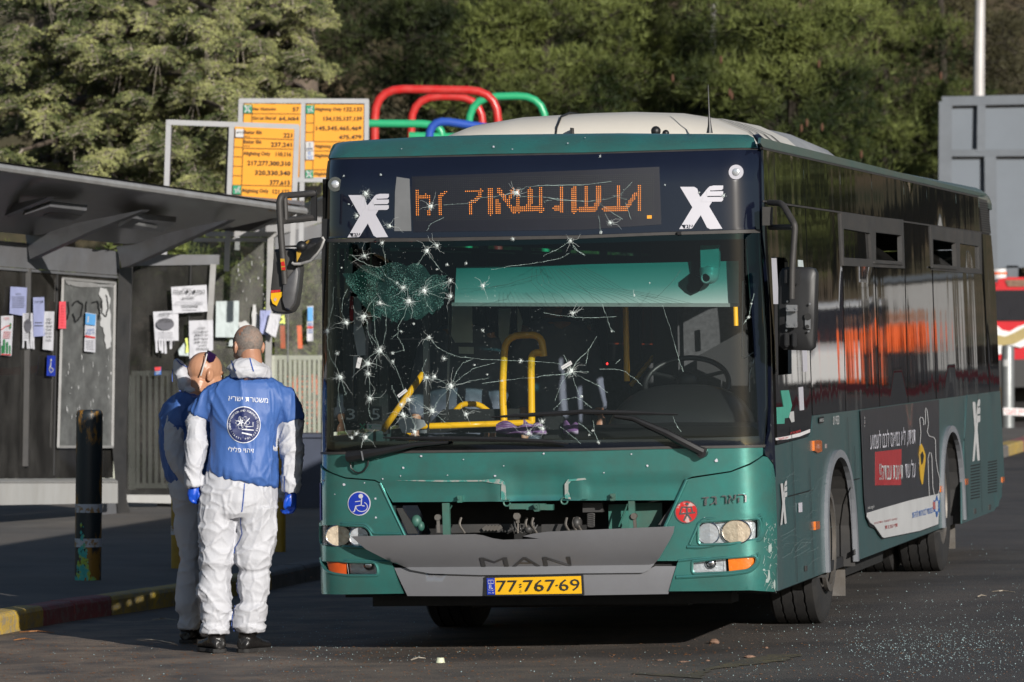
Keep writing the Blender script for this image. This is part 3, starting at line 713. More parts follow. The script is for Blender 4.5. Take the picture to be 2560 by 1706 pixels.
# engine bay behind the missing grille
cav = [(690, 470), (1200, 465), (1590, 463), ('B', 300, 456), ('B', 1225, 453), ('B', 1130, 640), ('B', 1100, 760), ('A', 1400, 800), ('A', 840, 760)]
FP('engine_bay', 'A', [(640, 430), (1590, 430), ('B', 1260, 420), ('B', 1160, 940), ('A', 1400, 1000), ('A', 700, 940), ('A', 800, 735)], 'cavity', .01, -.42)
eb = [o for o in bus.children if o.name.startswith('engine_bay')][0] if False else bpy.data.objects['engine_bay']
def eq(k, x, y, d): return surf(*fs(c(k, x, y)), -d)
def part(name, mat, fn, parent=eb, smooth=True, **kw):
 mb = MB(); fn(mb); return mb.build(name, MT[mat], parent, smooth=smooth, **kw)
for k, x, y0, y1, w in (('A', 1102, 478, 715, .028), ('B', 872, 462, 700, .024)):
 part('upright_bracket', 'tealmat', lambda mb: mb.bar(eq(k, x, y0, .03), eq(k, x + 8, y1 + 40, .03), w * 1.4, w), smooth=False)
part('cross_beam', 'tealmat', lambda mb: mb.bar(eq('A', 1600, 505, .05), eq('A', 1881, 505, .05), .045, .03), smooth=False)
part('cross_beam', 'tealmat', lambda mb: mb.bar(eq('B', 40, 510, .05), eq('B', 250, 512, .05), .045, .03), smooth=False)
for k, x, y in (('A', 1828, 515), ('B', 130, 508), ('A', 1225, 445), ('B', 730, 430)):
 part('latch_bracket', 'tealmat', lambda mb: mb.box(eq(k, x, y, .0), (.026, .05, .038)).box(eq(k, x, y - 5, -.03), (.012, .02, .012)), smooth=False, bevel=.002)
for k, x, y in (('A', 1588, 475), ('B', 345, 460)):
 part('latch_hook', 'tealmat', lambda mb: mb.tube([eq(k, x + 26 * cos(a), y + 26 * sin(a), .01) for a in [i * .5 for i in range(12)]], .005, 7))
part('radiator_panel', 'tealmat', lambda mb: mb.box(eq('B', 745, 600, .2), (.11, .02, .14)), smooth=False)
part('radiator_panel', 'tealmat', lambda mb: mb.box(eq('B', 990, 595, .2), (.15, .02, .15)), smooth=False)
part('side_plate', 'greypl', lambda mb: mb.prism([eq('A', 700, 520, .05), eq('A', 745, 520, .05), eq('A', 870, 720, .05), eq('A', 790, 720, .05)], (0, .02, 0)), smooth=False)
part('side_plate', 'greypl', lambda mb: mb.prism([eq('B', 1195, 480, .04), eq('B', 1215, 480, .04), eq('B', 1130, 650, .04), eq('B', 1080, 650, .04)], (0, .02, 0)), smooth=False)
part('stay_rod', 'tealmat', lambda mb: mb.tube([eq('B', 840, 485, .03), eq('B', 765, 665, .06)], .005, 6))
part('stay_rod', 'tealmat', lambda mb: mb.tube([eq('A', 1150, 495, .03), eq('A', 1075, 600, .06)], .004, 6))
part('washer_bottle', 'tealmat', lambda mb: mb.ell(eq('A', 835, 625, .1), (.03, .03, .035)).ell(eq('A', 872, 665, .1), (.02, .025, .028)))
for k, x, y in (('A', 1042, 590), ('B', 895, 580)):
 part('rubber_buffer', 'rim', lambda mb: mb.disc(eq(k, x, y, .03), (0, -1, 0), .017, .03, 12).bar(eq(k, x, y, .02), eq(k, x + 8, y + 120, .02), .016, .012))
part('coil_hose', 'greypl', lambda mb: [mb.tube([eq('B', 538 + 26 * cos(a), 575 + q * 17 + 8 * sin(a), .1) for a in [i * pi / 6 for i in range(13)]], .006, 6) for q in range(6)])
part('horn', 'rim', lambda mb: mb.disc(eq('A', 1640, 585, .12), (0, -1, 0), .02, .03, 14).bar(eq('A', 1640, 600, .12), eq('A', 1640, 640, .12), .018, .018).tube([eq('A', 1640, 640, .12), eq('A', 1640, 720, .12)], .005, 6))
for i in range(9):
 x = R.uniform(1560, 1800); part('cable', 'greypl', lambda mb: mb.tube([eq('A', x + R.uniform(-10, 10), 640 + R.uniform(-40, 20), .13), eq('A', x + R.uniform(-30, 30), 690, .11), eq('A', x + R.uniform(-60, 80), 725, .14)], .0045, 6, smooth=.05))
for k, x0 in (('B', 20), ('B', 70), ('B', 400), ('B', 440), ('A', 1185), ('B', 340)):
 part('cable', 'rim', lambda mb: mb.tube([eq(k, x0, 600, .12), eq(k, x0 - 10, 650, .1), eq(k, x0 + 25, 720, .13)], .007, 6, smooth=.05))
part('pump', 'greypl', lambda mb: mb.ell(eq('B', 420, 640, .13), (.028, .04, .035))); part('relay_box', 'greypl', lambda mb: mb.box(eq('B', 545, 520, .16), (.11, .05, .05)), smooth=False); part('pump', 'greypl', lambda mb: mb.ell(eq('B', 30, 690, .13), (.025, .03, .025)))
for q, w_ in ((eq('A', 1300, 690, .25), .5), (eq('B', 210, 690, .25), .14)): part('lower_tray', 'greypl', lambda mb: mb.box(q, (w_, .05, .045)), smooth=False)
for i in range(5):
 part('fin', 'rim', lambda mb: mb.bar(eq('A', 1330 + i * 28, 700, .2), eq('A', 1370 + i * 28, 672, .2), .006, .02), smooth=False)

# the hanging flap (silver grey), hinged at its foot
fl = [(445, 729), (800, 722), (1390, 712), (1450, 722), (1520, 745), (1600, 757), (1881, 748), ('B', 60, 728), ('B', 140, 708), ('B', 260, 692), ('B', 700, 672), ('B', 1220, 650), ('B', 1212, 700), ('B', 1180, 765), ('B', 1100, 900), ('B', 1015, 1000), ('B', 965, 1022), ('B', 500, 1026), ('A', 1881, 1035), ('A', 1400, 1040), ('A', 1000, 1028), ('A', 850, 1000), ('A', 700, 930), ('A', 540, 832)]
zt, zb = .87, .60
def flap(s, z, off=0):
 t = (z - .50) / .30; t = max(0, min(1.15, t)); o = .025 + .20 * t ** .75 - .07 * t ** 3
 if abs(s) < .30 and z > .70: o += .024 * min(1, (.30 - abs(s)) / .10) * min(1, (z - .70) / .07)
 return surf(s, z, off + o)
ff = lambda p: fs(c('A', *p) if len(p) == 2 else c(*p))
flp = patch('grille_flap', [ff(p) for p in fl], flap, MT['silver'], bus, .018, .03, (), 35, 0)
mb = MB(); a = fs(c('A', 1405, 980)); b = fs(c('B', 412, 960))
text(mb, 'MAN', lambda x, y: flap(x, y, .006), a[0], a[1] + .004, .052, b[0] - a[0], slant=0); mb.build('emblem', pm('dark_grey_emblem', (.11, .11, .115), .3, .5), flp, norm=False)
# bumper and plate
FP('bumper', 'A', [(708, 985), (860, 988), (1000, 1030), (1400, 1040), ('B', 500, 1028), ('B', 960, 1020), ('B', 1060, 972), ('B', 1224, 972), ('B', 1162, 1190), ('B', 500, 1200), ('A', 1430, 1206), ('A', 812, 1206), ('A', 765, 1110)], 'silver', .03, .0, .05)
FP('bumper_crossbar', 'A', [(800, 960), (1430, 1000), ('B', 500, 1000), ('B', 1240, 930), ('B', 1240, 990), ('A', 690, 1000), ('A', 690, 935)], 'cavity', .02, -.05, .06)
pa, pb, pc, pd = [fs(c('A', 1440, 1064)), fs(c('A', 1448, 1193)), fs(c('B', 494, 1184)), fs(c('B', 484, 1047))]
def pl(x, y, o=0):  # plate coordinates 0..520 mm, 0..110 mm
 t = x / .52; q = y / .11
 s = (pb[0] * (1 - t) + pc[0] * t) * (1 - q) + (pa[0] * (1 - t) + pd[0] * t) * q; z = (pb[1] * (1 - t) + pc[1] * t) * (1 - q) + (pa[1] * (1 - t) + pd[1] * t) * q
 P = surf(0, .5); P2 = surf(s, z); return Vector((P2.x, P.y - .022 - o + abs(s) * .03, z))
mb = MB(); mb.prism([pl(-.01, -.01), pl(.53, -.01), pl(.53, .12), pl(-.01, .12)], (0, .02, 0)); hold = mb.build('plate_holder', MT['blackpl'], bus)
mb = MB(); mb.prism([pl(0, 0, .004), pl(.52, 0, .004), pl(.52, .11, .004), pl(0, .11, .004)], (0, .003, 0)); npl = mb.build('number_plate', MT['plate'], bus)
mb = MB(); mb.prism([pl(0, 0, .006), pl(.045, 0, .006), pl(.045, .11, .006), pl(0, .11, .006)], (0, .001, 0)); mb.build('country_band', MT['blue'], npl)
mb = MB(); pf = lambda x, y: pl(x, y, .008)
for s_, x, w in (('77', .055, .115), ('767', .205, .175), ('69', .40, .112)): text(mb, s_, pf, x, .02, .072, w)
for x, y in ((.188, .065), (.188, .05), (.388, .055)): mb.prism([pf(x - .005, y - .004), pf(x + .005, y - .004), pf(x + .005, y + .004), pf(x - .005, y + .004)], (0, -.001, 0))
strip(mb, [(.182, .014), (.188, .032), (.194, .014), (.182, .014)], .002, pf)
mb.build('plate_digits', MT['ink'], npl)
mb = MB(); text(mb, 'IL', pf, .012, .04, .028, .022)
for y in (.074, .096): strip(mb, [(.008, y), (.037, y)], .003, pf)
strip(mb, [(.008, .072), (.008, .098)], .0015, pf); strip(mb, [(.037, .072), (.037, .098)], .0015, pf); strip(mb, [(.018, .082), (.027, .082), (.0225, .09), (.018, .082)], .0015, pf)
text(mb, heb('ישראל'), pf, .006, .026, .007, .033, ref=heb('ה')); text(mb, 'ILIJ', pf, .008, .01, .006, .03)
mb.build('country_mark', MT['white'], npl)

# stickers and badges
def deco(name, mat, k, items, off=.0085, parent=bus):
 """flat shapes on the front skin; items are ('poly', pts) / ('strip', pts, width) / ('disc', x, y, rx, ry)"""
 mb = MB()
 fn = lambda x, y: surf(*fs(c(k, x, y)), off)
 for it in items:
  if it[0] == 'poly': mb.prism([fn(*p) for p in it[1]], (0, -.0008, 0))
  elif it[0] == 'strip': strip(mb, it[1], it[2], fn)
  elif it[0] == 'disc':
   _, x, y, rx, ry = it; mb.prism([fn(x + rx * cos(a * pi / 16), y + ry * sin(a * pi / 16)) for a in range(32)], (0, -.0008, 0))
  elif it[0] == 'ring':
   _, x, y, rx, ry, w = it; strip(mb, [(x + rx * cos(a * pi / 20), y + ry * sin(a * pi / 20)) for a in range(41)], w, fn)
  elif it[0] == 'text': text(mb, it[1], lambda x, y: fn(x, 2 * it[3] - y), it[2], it[3], it[4], it[5], ref=it[6] if len(it) > 6 else 'H')
 return mb.build(name, MT[mat], parent, norm=False)
wst = deco('wheelchair_sticker', 'white', 'A', [('disc', 440, 480, 90, 95)], .013)
deco('sticker_face', 'blue', 'A', [('disc', 440, 480, 82, 87)], .0155, wst)
deco('wheelchair_figure', 'white', 'A', [('disc', 455, 422, 18, 18), ('strip', [(462, 440), (458, 492), (415, 500), (405, 542)], 9), ('strip', [(410, 466), (455, 460)], 6), ('strip', [(462, 495), (485, 500)], 7), ('strip', [(462 + 45 * cos(a), 505 + 38 * sin(a)) for a in [-1.1 + i * .3 for i in range(15)]], 6), ('strip', [(405, 545), (392, 543)], 7)], .018, wst)
st2 = deco('side_sticker', 'blue', 'A', [('poly', [(80, 320), (148, 320), (152, 612), (92, 612)])], .012)
deco('sticker_mark', 'white', 'A', [('strip', [(95, 350), (85, 400)], 8), ('strip', [(90, 450), (100, 520), (115, 570)], 9), ('strip', [(82, 580), (100, 530)], 8)], .0145, st2)
rb = deco('red_badge', 'chrome', 'B', [('disc', 1305, 546, 92, 92)], .014)
deco('badge_face', 'red', 'B', [('disc', 1305, 546, 83, 83)], .018, rb)
deco('badge_figure', 'chrome', 'B', [('strip', [(1308, 508), (1270, 508), (1255, 560)], 12), ('strip', [(1308, 508), (1345, 508), (1355, 555)], 12), ('strip', [(1250, 562), (1375, 550)], 12), ('strip', [(1308, 508), (1312, 560), (1285, 615)], 14), ('strip', [(1312, 560), (1345, 608)], 14), ('disc', 1312, 482, 12, 12)], .021, rb)
bl = MB(); fnb = lambda x, y: surf(*fs(c('B', x, 2 * 495 - y + (x - 1440) * -.085)), .022)
xx = 1432
for ch, w in zip(reversed('הארגז'), (50, 50, 30, 60, 60)):
 if ch == 'ר': xx += 22; w = 38
 text(bl, ch, fnb, xx, 495, 66, w, ref=heb('ה')); xx += w + 14
bl2 = MB(); bl2.v = bl.v; bl2.f = bl.f; bl2.m = bl.m; bo = bl2.build('chrome_lettering', MT['chrome'], bus, norm=False)
md = bo.modifiers.new('thick', 'SOLIDIFY'); md.thickness = .008; md.offset = 0
# chips in the paint
mb = MB()
for k, x, y, r in [('A', 922, 108, 9), ('A', 782, 200, 9), ('A', 320, 333, 11), ('A', 165, 300, 8), ('A', 565, 442, 9), ('A', 568, 590, 9), ('A', 1500, 264, 9), ('A', 1130, 258, 5), ('A', 250, 408, 5), ('A', 480, 318, 6), ('A', 1253, 135, 5), ('A', 1570, 185, 5), ('B', 188, 90, 9), ('B', 1000, 184, 8), ('B', 660, 238, 5), ('B', 875, 92, 6), ('B', 1540, 142, 14), ('B', 1448, 598, 9), ('4', 1490, 212, 8), ('4', 1636, 230, 5), ('4', 770, 227, 4), ('5', 190, 183, 4), ('4', 2070, 184, 5), ('5', 325, 140, 4), ('A', 622, 287, 6), ('A', 763, 263, 5)]:
 mb.prism([surf(*fs(c(k, x + r * R.uniform(.6, 1.3) * cos(a), y + r * R.uniform(.6, 1.3) * sin(a))), .0098) for a in [i * pi / 4 for i in range(8)]], (0, -.001, 0))
mb.build('paint_chips', MT['white'], bus, norm=False)['kind'] = 'stuff'
mb = MB()
for (x, y, w, h) in [(1950, 830, 12, 40), (1942, 1050, 10, 45), (1905, 1000, 10, 8), (1930, 1085, 14, 20), (1985, 1110, 8, 40)]:
 mb.prism([surf(*fs(c('B', x + w * R.uniform(.7, 1.2) * cos(a), y + h * R.uniform(.7, 1.2) * sin(a))), .0095) for a in [i * pi / 5 for i in range(10)]], (0, -.001, 0))
for i in range(60):
 x = R.uniform(1905, 2000); y = R.uniform(620, 1150); strip(mb, [(x, y), (x + R.uniform(-25, 25), y + R.uniform(5, 40))], R.uniform(1, 3.5), lambda a, b: surf(*fs(c('B', a, b)), .0095))
mb.build('corner_scratches', pm('scratched_primer', (.3, .36, .34), .7), bus, norm=False)['kind'] = 'stuff'

# hop: company mark used on glass, side and skirt (unit box, y up)
XL = [[(0, 0), (.27, .01), (.30, .03), (.49, .32), (.63, .04), (.70, 0), (.98, .01), (.68, .52), (.745, .625), (.57, .632), (.64, .745), (.70, .86), (.73, .97), (.66, .955), (.50, .755), (.47, .74), (.41, .93), (.34, .97), (.02, .97), (.30, .50)],
  [(.68, .975), (.78, 1), (1, 1), (1, .93), (.96, .895), (.74, .885), (.68, .90)], [(.62, .865), (1, .87), (1, .80), (.96, .765), (.62, .76)], [(.54, .735), (1, .74), (1, .67), (.96, .632), (.50, .625)]]
def xlogo(name, fn, parent, mat='white', ink='navy', txt=True, thick=None):
 mb = MB()
 for i, pl_ in enumerate(XL):
  P = [fn(p[0], p[1], .0007 * i) for p in pl_]; mb.add(P, [tuple(range(len(P)))])
 o = mb.build(name, MT[mat], parent, norm=False)
 if txt:
  mb = MB(); text(mb, heb('אגד'), lambda x, y: fn(x, y, .003), .06, .015, .085, .25, ref=heb('ה')); mb.build('logo_lettering', MT[ink], o, norm=False)
 return o
def l1(x, y, o=0): return surf(*fs(c('4', 343 + 325 * x, 922 - 342 * y)), .0035 + o)
def l2(x, y, o=0): return surf(*fs(c('5', 1060 + 345 * x, 857 - 342 * y)), .0035 + o)
xlogo('company_mark', l1, bus); xlogo('company_mark', l2, bus)
for k, x, y in (('4', 250, 505), ('5', 1507, 410)):
 P = surf(*fs(c(k, x, y)), .002); mb = MB(); mb.disc(P, (0, -1, 0), .040, .012, 24); o = mb.build('marker_lamp', MT['chrome'] if k == '4' else MT['white'], bus, smooth=30)
 mb = MB(); mb.ell(P - Vector((0, .012, 0)), (.022, .008, .022)); mb.build('lens', MT['bulb2'], o, smooth=True)

# destination display
scr = FP('destination_display', '4', [(845, 445), (2195, 395), ('5', 905, 368), ('5', 920, 820), ('4', 2195, 862), (860, 880)], 'screen', .004, .003, .1)
FP('display_side_cover', '4', [(728, 447), (828, 462), (842, 872), (710, 872), (716, 560)], 'greypl', .004, .0045, .1, parent=scr).data.materials[0] = pm('pale_grey_cover', (.16, .165, .17), .5)
ST = [('4', [(887, 560), (889, 742)], 24), ('4', [(900, 600), (975, 603)], 34), ('4', [(960, 590), (985, 620), (985, 742)], 24), ('4', [(1120, 562), (1072, 590), (1068, 742)], 26),
  ('4', [(1272, 558), (1395, 556)], 22), ('4', [(1385, 556), (1380, 600), (1310, 655), (1305, 735)], 32), ('4', [(1465, 548), (1465, 730)], 40),
  ('4', [(1525, 548), (1560, 590), (1650, 725)], 34), ('4', [(1520, 640), (1522, 728)], 34), ('4', [(1640, 548), (1620, 610), (1590, 640)], 30),
  ('4', [(1680, 556), (1680, 715)], 30), ('4', [(1665, 700), (1870, 700)], 40), ('4', [(1775, 545), (1775, 650), (1740, 690)], 34), ('4', [(1860, 540), (1860, 715)], 34),
  ('5', [(136, 535), (136, 715)], 34), ('5', [(90, 695), (140, 695)], 40), ('5', [(240, 533), (240, 715)], 40), ('5', [(330, 532), (330, 690)], 38), ('5', [(285, 700), (400, 698)], 40), ('5', [(430, 530), (430, 640), (400, 690)], 36),
  ('5', [(580, 525), (580, 690)], 34), ('5', [(475, 697), (625, 695)], 36), ('5', [(750, 520), (750, 705)], 28), ('5', [(715, 585), (640, 705)], 32)]
def dseg(p, a, b):
 vx, vy = b[0] - a[0], b[1] - a[1]; L = vx * vx + vy * vy; t = max(0, min(1, ((p[0] - a[0]) * vx + (p[1] - a[1]) * vy) / L)); return math.hypot(p[0] - a[0] - t * vx, p[1] - a[1] - t * vy)
on = MB(); offm = MB()
SG = [([c(k, *p) for p in pts], w * .2931 / 2) for k, pts, w in ST]
for i in range(126):
 for j in range(23):
  f = i / 125; g = j / 22
  u0 = c('4', 880, 465); u1 = c('5', 860, 425); w0 = c('4', 885, 790); w1 = c('5', 860, 750)
  uv = ((u0[0] * (1 - f) + u1[0] * f) * (1 - g) + (w0[0] * (1 - f) + w1[0] * f) * g, (u0[1] * (1 - f) + u1[1] * f) * (1 - g) + (w0[1] * (1 - f) + w1[1] * f) * g)
  litd = any(dseg(uv, pts[q], pts[q + 1]) < w for pts, w in SG for q in range(len(pts) - 1))
  s_, z_ = fs(uv); r = .0030 if litd else .0014; mb = on if litd else offm
  mb.add([surf(s_ + a, z_ + b, .0045 if litd else .004) for a, b in ((-r, 0), (0, -r), (r, 0), (0, r))], [(0, 1, 2, 3)])
on.build('lit_dots', MT['amb'], scr, norm=False)['kind'] = 'stuff'; offm.build('unlit_dots', MT['led0'], scr, norm=False)['kind'] = 'stuff'
mb = MB(); mb.add([surf(*fs(c('5', *p)), .0045) for p in ((808, 775), (845, 774), (845, 748), (808, 749))], [(0, 1, 2, 3)]); mb.build('display_label', MT['signo'], scr, norm=False)

# wipers
def wiper(arm, blade, pivot, rr):
 w = None
 mb = MB(); P = [surf(*fs(c(*p[:3])), p[3]) for p in arm]; mb.tube(P, rr, 8)
 w = mb.build('wiper', MT['blackpl'], bus, smooth=True)
 mb = MB(); B = [surf(*fs(c(*p[:3])), p[3]) for p in blade]
 mb.tube(B, [.004, .012, .014, .014, .012, .004][:len(B)] if len(B) == 6 else .01, 6); mb.build('wiper_blade', MT['blackpl'], w, smooth=True)
 k, x, y = pivot; Pv = surf(*fs(c(k, x, y)), 0)
 mb = MB(); mb.disc(Pv, (0, -1, 0), .028, .07, 20); mb.disc(Pv - Vector((0, .07, 0)), (0, -1, 0), .017, .008, 16); mb.build('wiper_pivot', MT['blackpl'], w, smooth=30, norm=True)
wiper([('A', 380, 112, .06), ('A', 440, 105, .07), ('A', 640, 70, .065), ('6', 900, 1290, .06), ('6', 1150, 1272, .05)],
  [('6', 640, 1236, .04), ('6', 900, 1242, .04), ('6', 1200, 1243, .04), ('6', 1600, 1250, .04), ('6', 1900, 1265, .04), ('6', 2080, 1283, .04)], ('A', 395, 112), [.032, .030, .022, .013, .008])
wiper([('7', 1245, 1350, .06), ('7', 1130, 1290, .07), ('7', 960, 1200, .065), ('7', 700, 1085, .05), ('7', 560, 1068, .045)],
  [('6', 1480, 1076, .04), ('6', 1700, 1062, .04), ('6', 2100, 1040, .04), ('7', 300, 1032, .04), ('7', 700, 1040, .04), ('7', 1050, 1052, .04)], ('7', 1248, 1352), [.024, .024, .022, .014, .008])
part('wiper_hose', 'blackpl', lambda mb: mb.tube([surf(*fs(c('A', x, y)), .02) for x, y in ((372, 150), (378, 200), (410, 232), (440, 240), (480, 225), (510, 180), (515, 140))], .005, 6), bus)
part('wiper_collar', 'steel', lambda mb: mb.bar(surf(*fs(c('A', 502, 65)), .098), surf(*fs(c('A', 516, 138)), .098), .008, .006), bus, smooth=False)
for q in (c('5', 1062, 888), c('4', 590, 945)): part('hinge_screw', 'blackpl', lambda mb: mb.box(surf(*fs(q), .02), (.018, .02, .018)), bus, smooth=False)

# --- mirrors
def cp(k, x, y, Y): return bp(c(k, x, y), Y)
def cq(k, x, y, Y): return bp(c(k, x, y), Y - .42 * max(0, min(1, (475 - x) / 60)) if k == 'L' else Y)
mm = thing  # noqa
part('mirror_bracket', 'blackpl', lambda mb: mb.bar(cq('L', 490, 220, .12), cq('L', 490, 520, .12), .03, .03), bus, False)
mir = part('mirror_arm', 'seal', lambda mb: mb.tube([cq('L', 480, 250, .1), cq('L', 170, 275, -.02), cq('L', 150, 330, -.03), cq('L', 165, 640, -.03), cq('L', 205, 1140, -.03)], .018, 10, smooth=.05), bus)
part('arm_strut', 'seal', lambda mb: mb.tube([cq('L', 205, 275, .02), cq('L', 215, 510, .02)], .014, 8).tube([cq('L', 180, 520, .0), cq('L', 460, 490, .1)], .018, 8).tube([cq('L', 180, 772, -.03), cq('L', 320, 768, -.03)], .006, 6), mir)
def slab(name, k, pts, Y, th, mat, parent, bulge=.03, bev=.012):
 P = [cq(k, x, y, Y) for x, y in pts]; n = len(P); C0 = sum(P, Vector()) / n; mb = MB()
 rs = [[p + Vector((0, th, 0)) for p in P], [p for p in P], [C0 + (p - C0) * .93 - Vector((0, bulge * .6, 0)) for p in P], [C0 + (p - C0) * .6 - Vector((0, bulge, 0)) for p in P]]
 mb.rings(rs); return mb.build(name, MT[mat], parent, smooth=35)
mh = slab('mirror_housing', 'L', [(100, 800), (180, 790), (280, 790), (340, 860), (350, 1000), (335, 1180), (310, 1340), (270, 1410), (200, 1432), (120, 1425), (75, 1400), (55, 1340), (65, 1200), (85, 1000)], .02, .10, 'greypl', mir, .03)
slab('mirror_shell_face', 'L', [(225, 1090), (330, 960), (345, 1010), (325, 1200), (300, 1330), (250, 1395), (205, 1380), (180, 1300), (190, 1120)], -.02, .03, 'blackpl', mh, .02).data.materials[0] = pm('scuffed_grey_plastic', (.09, .09, .095), .35, 0, .3, 8)
cv = slab('wide_angle_mirror', 'L', [(272, 925), (290, 880), (335, 800), (400, 715), (470, 690), (560, 678), (588, 700), (560, 780), (510, 850), (450, 918), (350, 945), (290, 942)], -.06, .05, 'blackpl', mir, .02)
part('mirror_rim', 'shpale', lambda mb: mb.tube([cq('L', x, y, -.07) for x, y in ((275, 930), (295, 943), (350, 943), (450, 915), (510, 850), (560, 780), (588, 705), (570, 680))], .008, 8), cv)
part('mirror_joint', 'blackpl', lambda mb: mb.ell(cq('L', 370, 770, -.09), (.03, .03, .03)), cv)
def flat(name, k, pts, Y, mat, parent, th=.002):
 mb = MB(); mb.prism([cq(k, x, y, Y) for x, y in pts], (0, th, 0)); return mb.build(name, MT[mat], parent)
flat('tape_band', 'L', [(318, 820), (350, 805), (365, 840), (322, 925)], -.085, 'byel', cv); flat('tape_band', 'L', [(400, 740), (430, 710), (445, 705), (440, 730), (405, 760)], -.085, 'byel', cv)
flat('sticker', 'L', [(160, 890), (200, 890), (210, 1005), (170, 1005)], -.055, 'byel', mir); flat('sticker', 'L', [(165, 925), (195, 915), (208, 960), (172, 965)], -.058, 'red', mir); flat('sticker', 'L', [(172, 975), (208, 970), (208, 1002), (176, 1002)], -.058, 'red', mir)
flat('sticker', 'L', [(68, 1200), (160, 1195), (158, 1222), (68, 1228)], -.018, 'red', mh); flat('sticker', 'L', [(68, 1228), (192, 1215), (190, 1245), (160, 1275), (125, 1355), (85, 1330), (66, 1280)], -.018, 'plate', mh); flat('sticker', 'L', [(92, 1290), (112, 1270), (128, 1292), (108, 1312)], -.021, 'red', mh)
# lit-side mirror, seen from its back
ar2 = part('mirror_arm', 'seal', lambda mb: mb.tube([cp('C', 200, 805, .25), cp('C', 300, 812, .1), cp('C', 395, 975, -.02), cp('C', 400, 1010, -.02), cp('C', 378, 1320, -.03), cp('C', 375, 1560, -.03)], .017, 10, smooth=.04).tube([cp('C', 205, 1000, .25), cp('C', 390, 998, -.02)], .015, 8).bar(cp('C', 185, 840, .2), cp('C', 185, 985, .2), .05, .05), bus)
h2 = slab('mirror_housing', 'C', [(300, 1322), (340, 1310), (500, 1312), (545, 1322), (567, 1350), ('D', 560, 200), ('D', 548, 390)] if False else [(300, 1322), (340, 1310), (500, 1312), (545, 1322), (567, 1360), (560, 1750), (545, 1940), (515, 1966), (310, 1960), (272, 1925), (268, 1600), (278, 1360)], .04, .10, 'blackpl', ar2, .015)
def dY(y): return y + 1535   # rows of crop D continued in crop C
for a_, b_ in (((340, 1325), (340, 1445)), ((412, 1325), (412, 1450)), ((337, dY(290)), (337, dY(400))), ((398, dY(290)), (398, dY(405)))):
 part('housing_rib', 'blackpl', lambda mb: mb.bar(cp('C', *a_, .0), cp('C', *b_, .0), .026, .03), h2, False, bevel=.006)
for y in (dY(98), dY(225)):
 part('clamp', 'steel', lambda mb: mb.bar(cp('C', 332, y, -.03), cp('C', 420, y, -.03), .035, .04, (0, 1, 0)).disc(cp('C', 347, y, -.05), (0, -1, 0), .01, .006, 10).disc(cp('C', 405, y, -.05), (0, -1, 0), .01, .006, 10), h2, False, bevel=.003)
flat('slot_plate', 'C', [(333, dY(115)), (418, dY(115)), (418, dY(212)), (333, dY(212))], .01, 'steel', h2); flat('slot_plate', 'C', [(478, dY(150)), (522, dY(150)), (522, dY(262)), (490, dY(262)), (478, dY(245))], .01, 'steel', h2)
for a_, b_, r_ in ((500, 165, .019), (496, 243, .011)): part('hole_plug', 'ink', lambda mb: mb.disc(cp('C', a_, dY(b_), .01), (0, -1, 0), r_, .006, 14), h2)
part('screw', 'steel', lambda mb: [mb.disc(cp('C', x, dY(y), .004), (0, -1, 0), .006, .006, 8) for x, y in ((340, 45), (518, 65), (333, 272), (508, 280))], h2)
# ------------------------------------------------------------------ bus: roof, sides, rear
LB = ss((2303, 950))[0]; Y0 = RC + .13
FA = (ss((1893, 1250))[0] + ss((1967, 1250))[0]) / 2; RA = (ss((2163, 1150))[0] + ss((2213, 1150))[0]) / 2
def roofsec(zlo=2.60, n=7):
 w = xw(2.6); P = [(-w, zlo)]
 r = .13
 for i in range(n): a = i / (n - 1) * pi / 2; P.append((-w + r - r * cos(a), 2.64 + r * sin(a)))
 for x in (-.8, -.4, 0, .4, .8): P.append((x, 2.77 + .05 * (1 - (x / 1.1) ** 2)))
 P += [(-x, z) for x, z in reversed(P[:n + 1])]; return P
sec = roofsec(); mb = MB(); rs = []
for y, s_, dz in ((.40, .985, -.02), (.55, .995, -.008), (.8, 1, 0), (6, 1, 0), (LB - .4, 1, 0), (LB - .1, .995, -.01), (LB, .98, -.05)):
 rs.append([Vector((x * s_, y, z + (dz if z > 2.65 else 0))) for x, z in sec])
base = len(mb.v); n = len(sec)
for r in rs: mb.v += [tuple(p) for p in r]
for i in range(len(rs) - 1):
 for k in range(n - 1):
  a = i * n + k; mb.f.append((a, a + 1, a + n + 1, a + n)); mb.m.append(0)
mb.f.append(tuple(range((len(rs) - 1) * n, len(rs) * n))); mb.m.append(0)
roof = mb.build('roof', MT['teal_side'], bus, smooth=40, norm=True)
mb = MB(); mb.rings([[Vector((x, y, z)) for x, z in ((-1.15, 2.58), (-1.15, 2.68), (0, 2.74), (1.15, 2.68), (1.15, 2.58))] for y in (.42, LB - .05)]); mb.build('ceiling', MT['inwall'], bus)
# lit side
SP('cantrail_seal', 'C', [(148, 372), (1840, 755), (1838, 768), (150, 388)], 'seal', .015, .004, .5)
SP('roof_trim', 'C', [(135, 296), (1895, 738), (1900, 752), (1840, 752), (150, 370), (128, 340)], 'teal_side', .015, .001, .5).hide_render = False
ub = [148, 465, 750, 998, 1250, 1430, 1660, 1838]
def tl(x): return 388 + (x - 150) * (768 - 388) / (1838 - 150)
def blw(x): return 788 + (x - 180) * (1035 - 788) / (1865 - 180)
for i in range(len(ub) - 1):
 a, b = ub[i], ub[i + 1]
 SP('upper_side_panel', 'C', [(a + 2, tl(a + 2)), (b - 2, tl(b - 2)), (b + 12, blw(b + 12)), (a + 14, blw(a + 14))], 'sglass', .01, .001 + .001 * (i % 2), .4)
SP('side_rail', 'C', [(165, blw(165) + 2), (1865, blw(1865) + 2), (1865, blw(1865) + 14), (165, blw(165) + 16)], 'seal', .012, .006, .5)
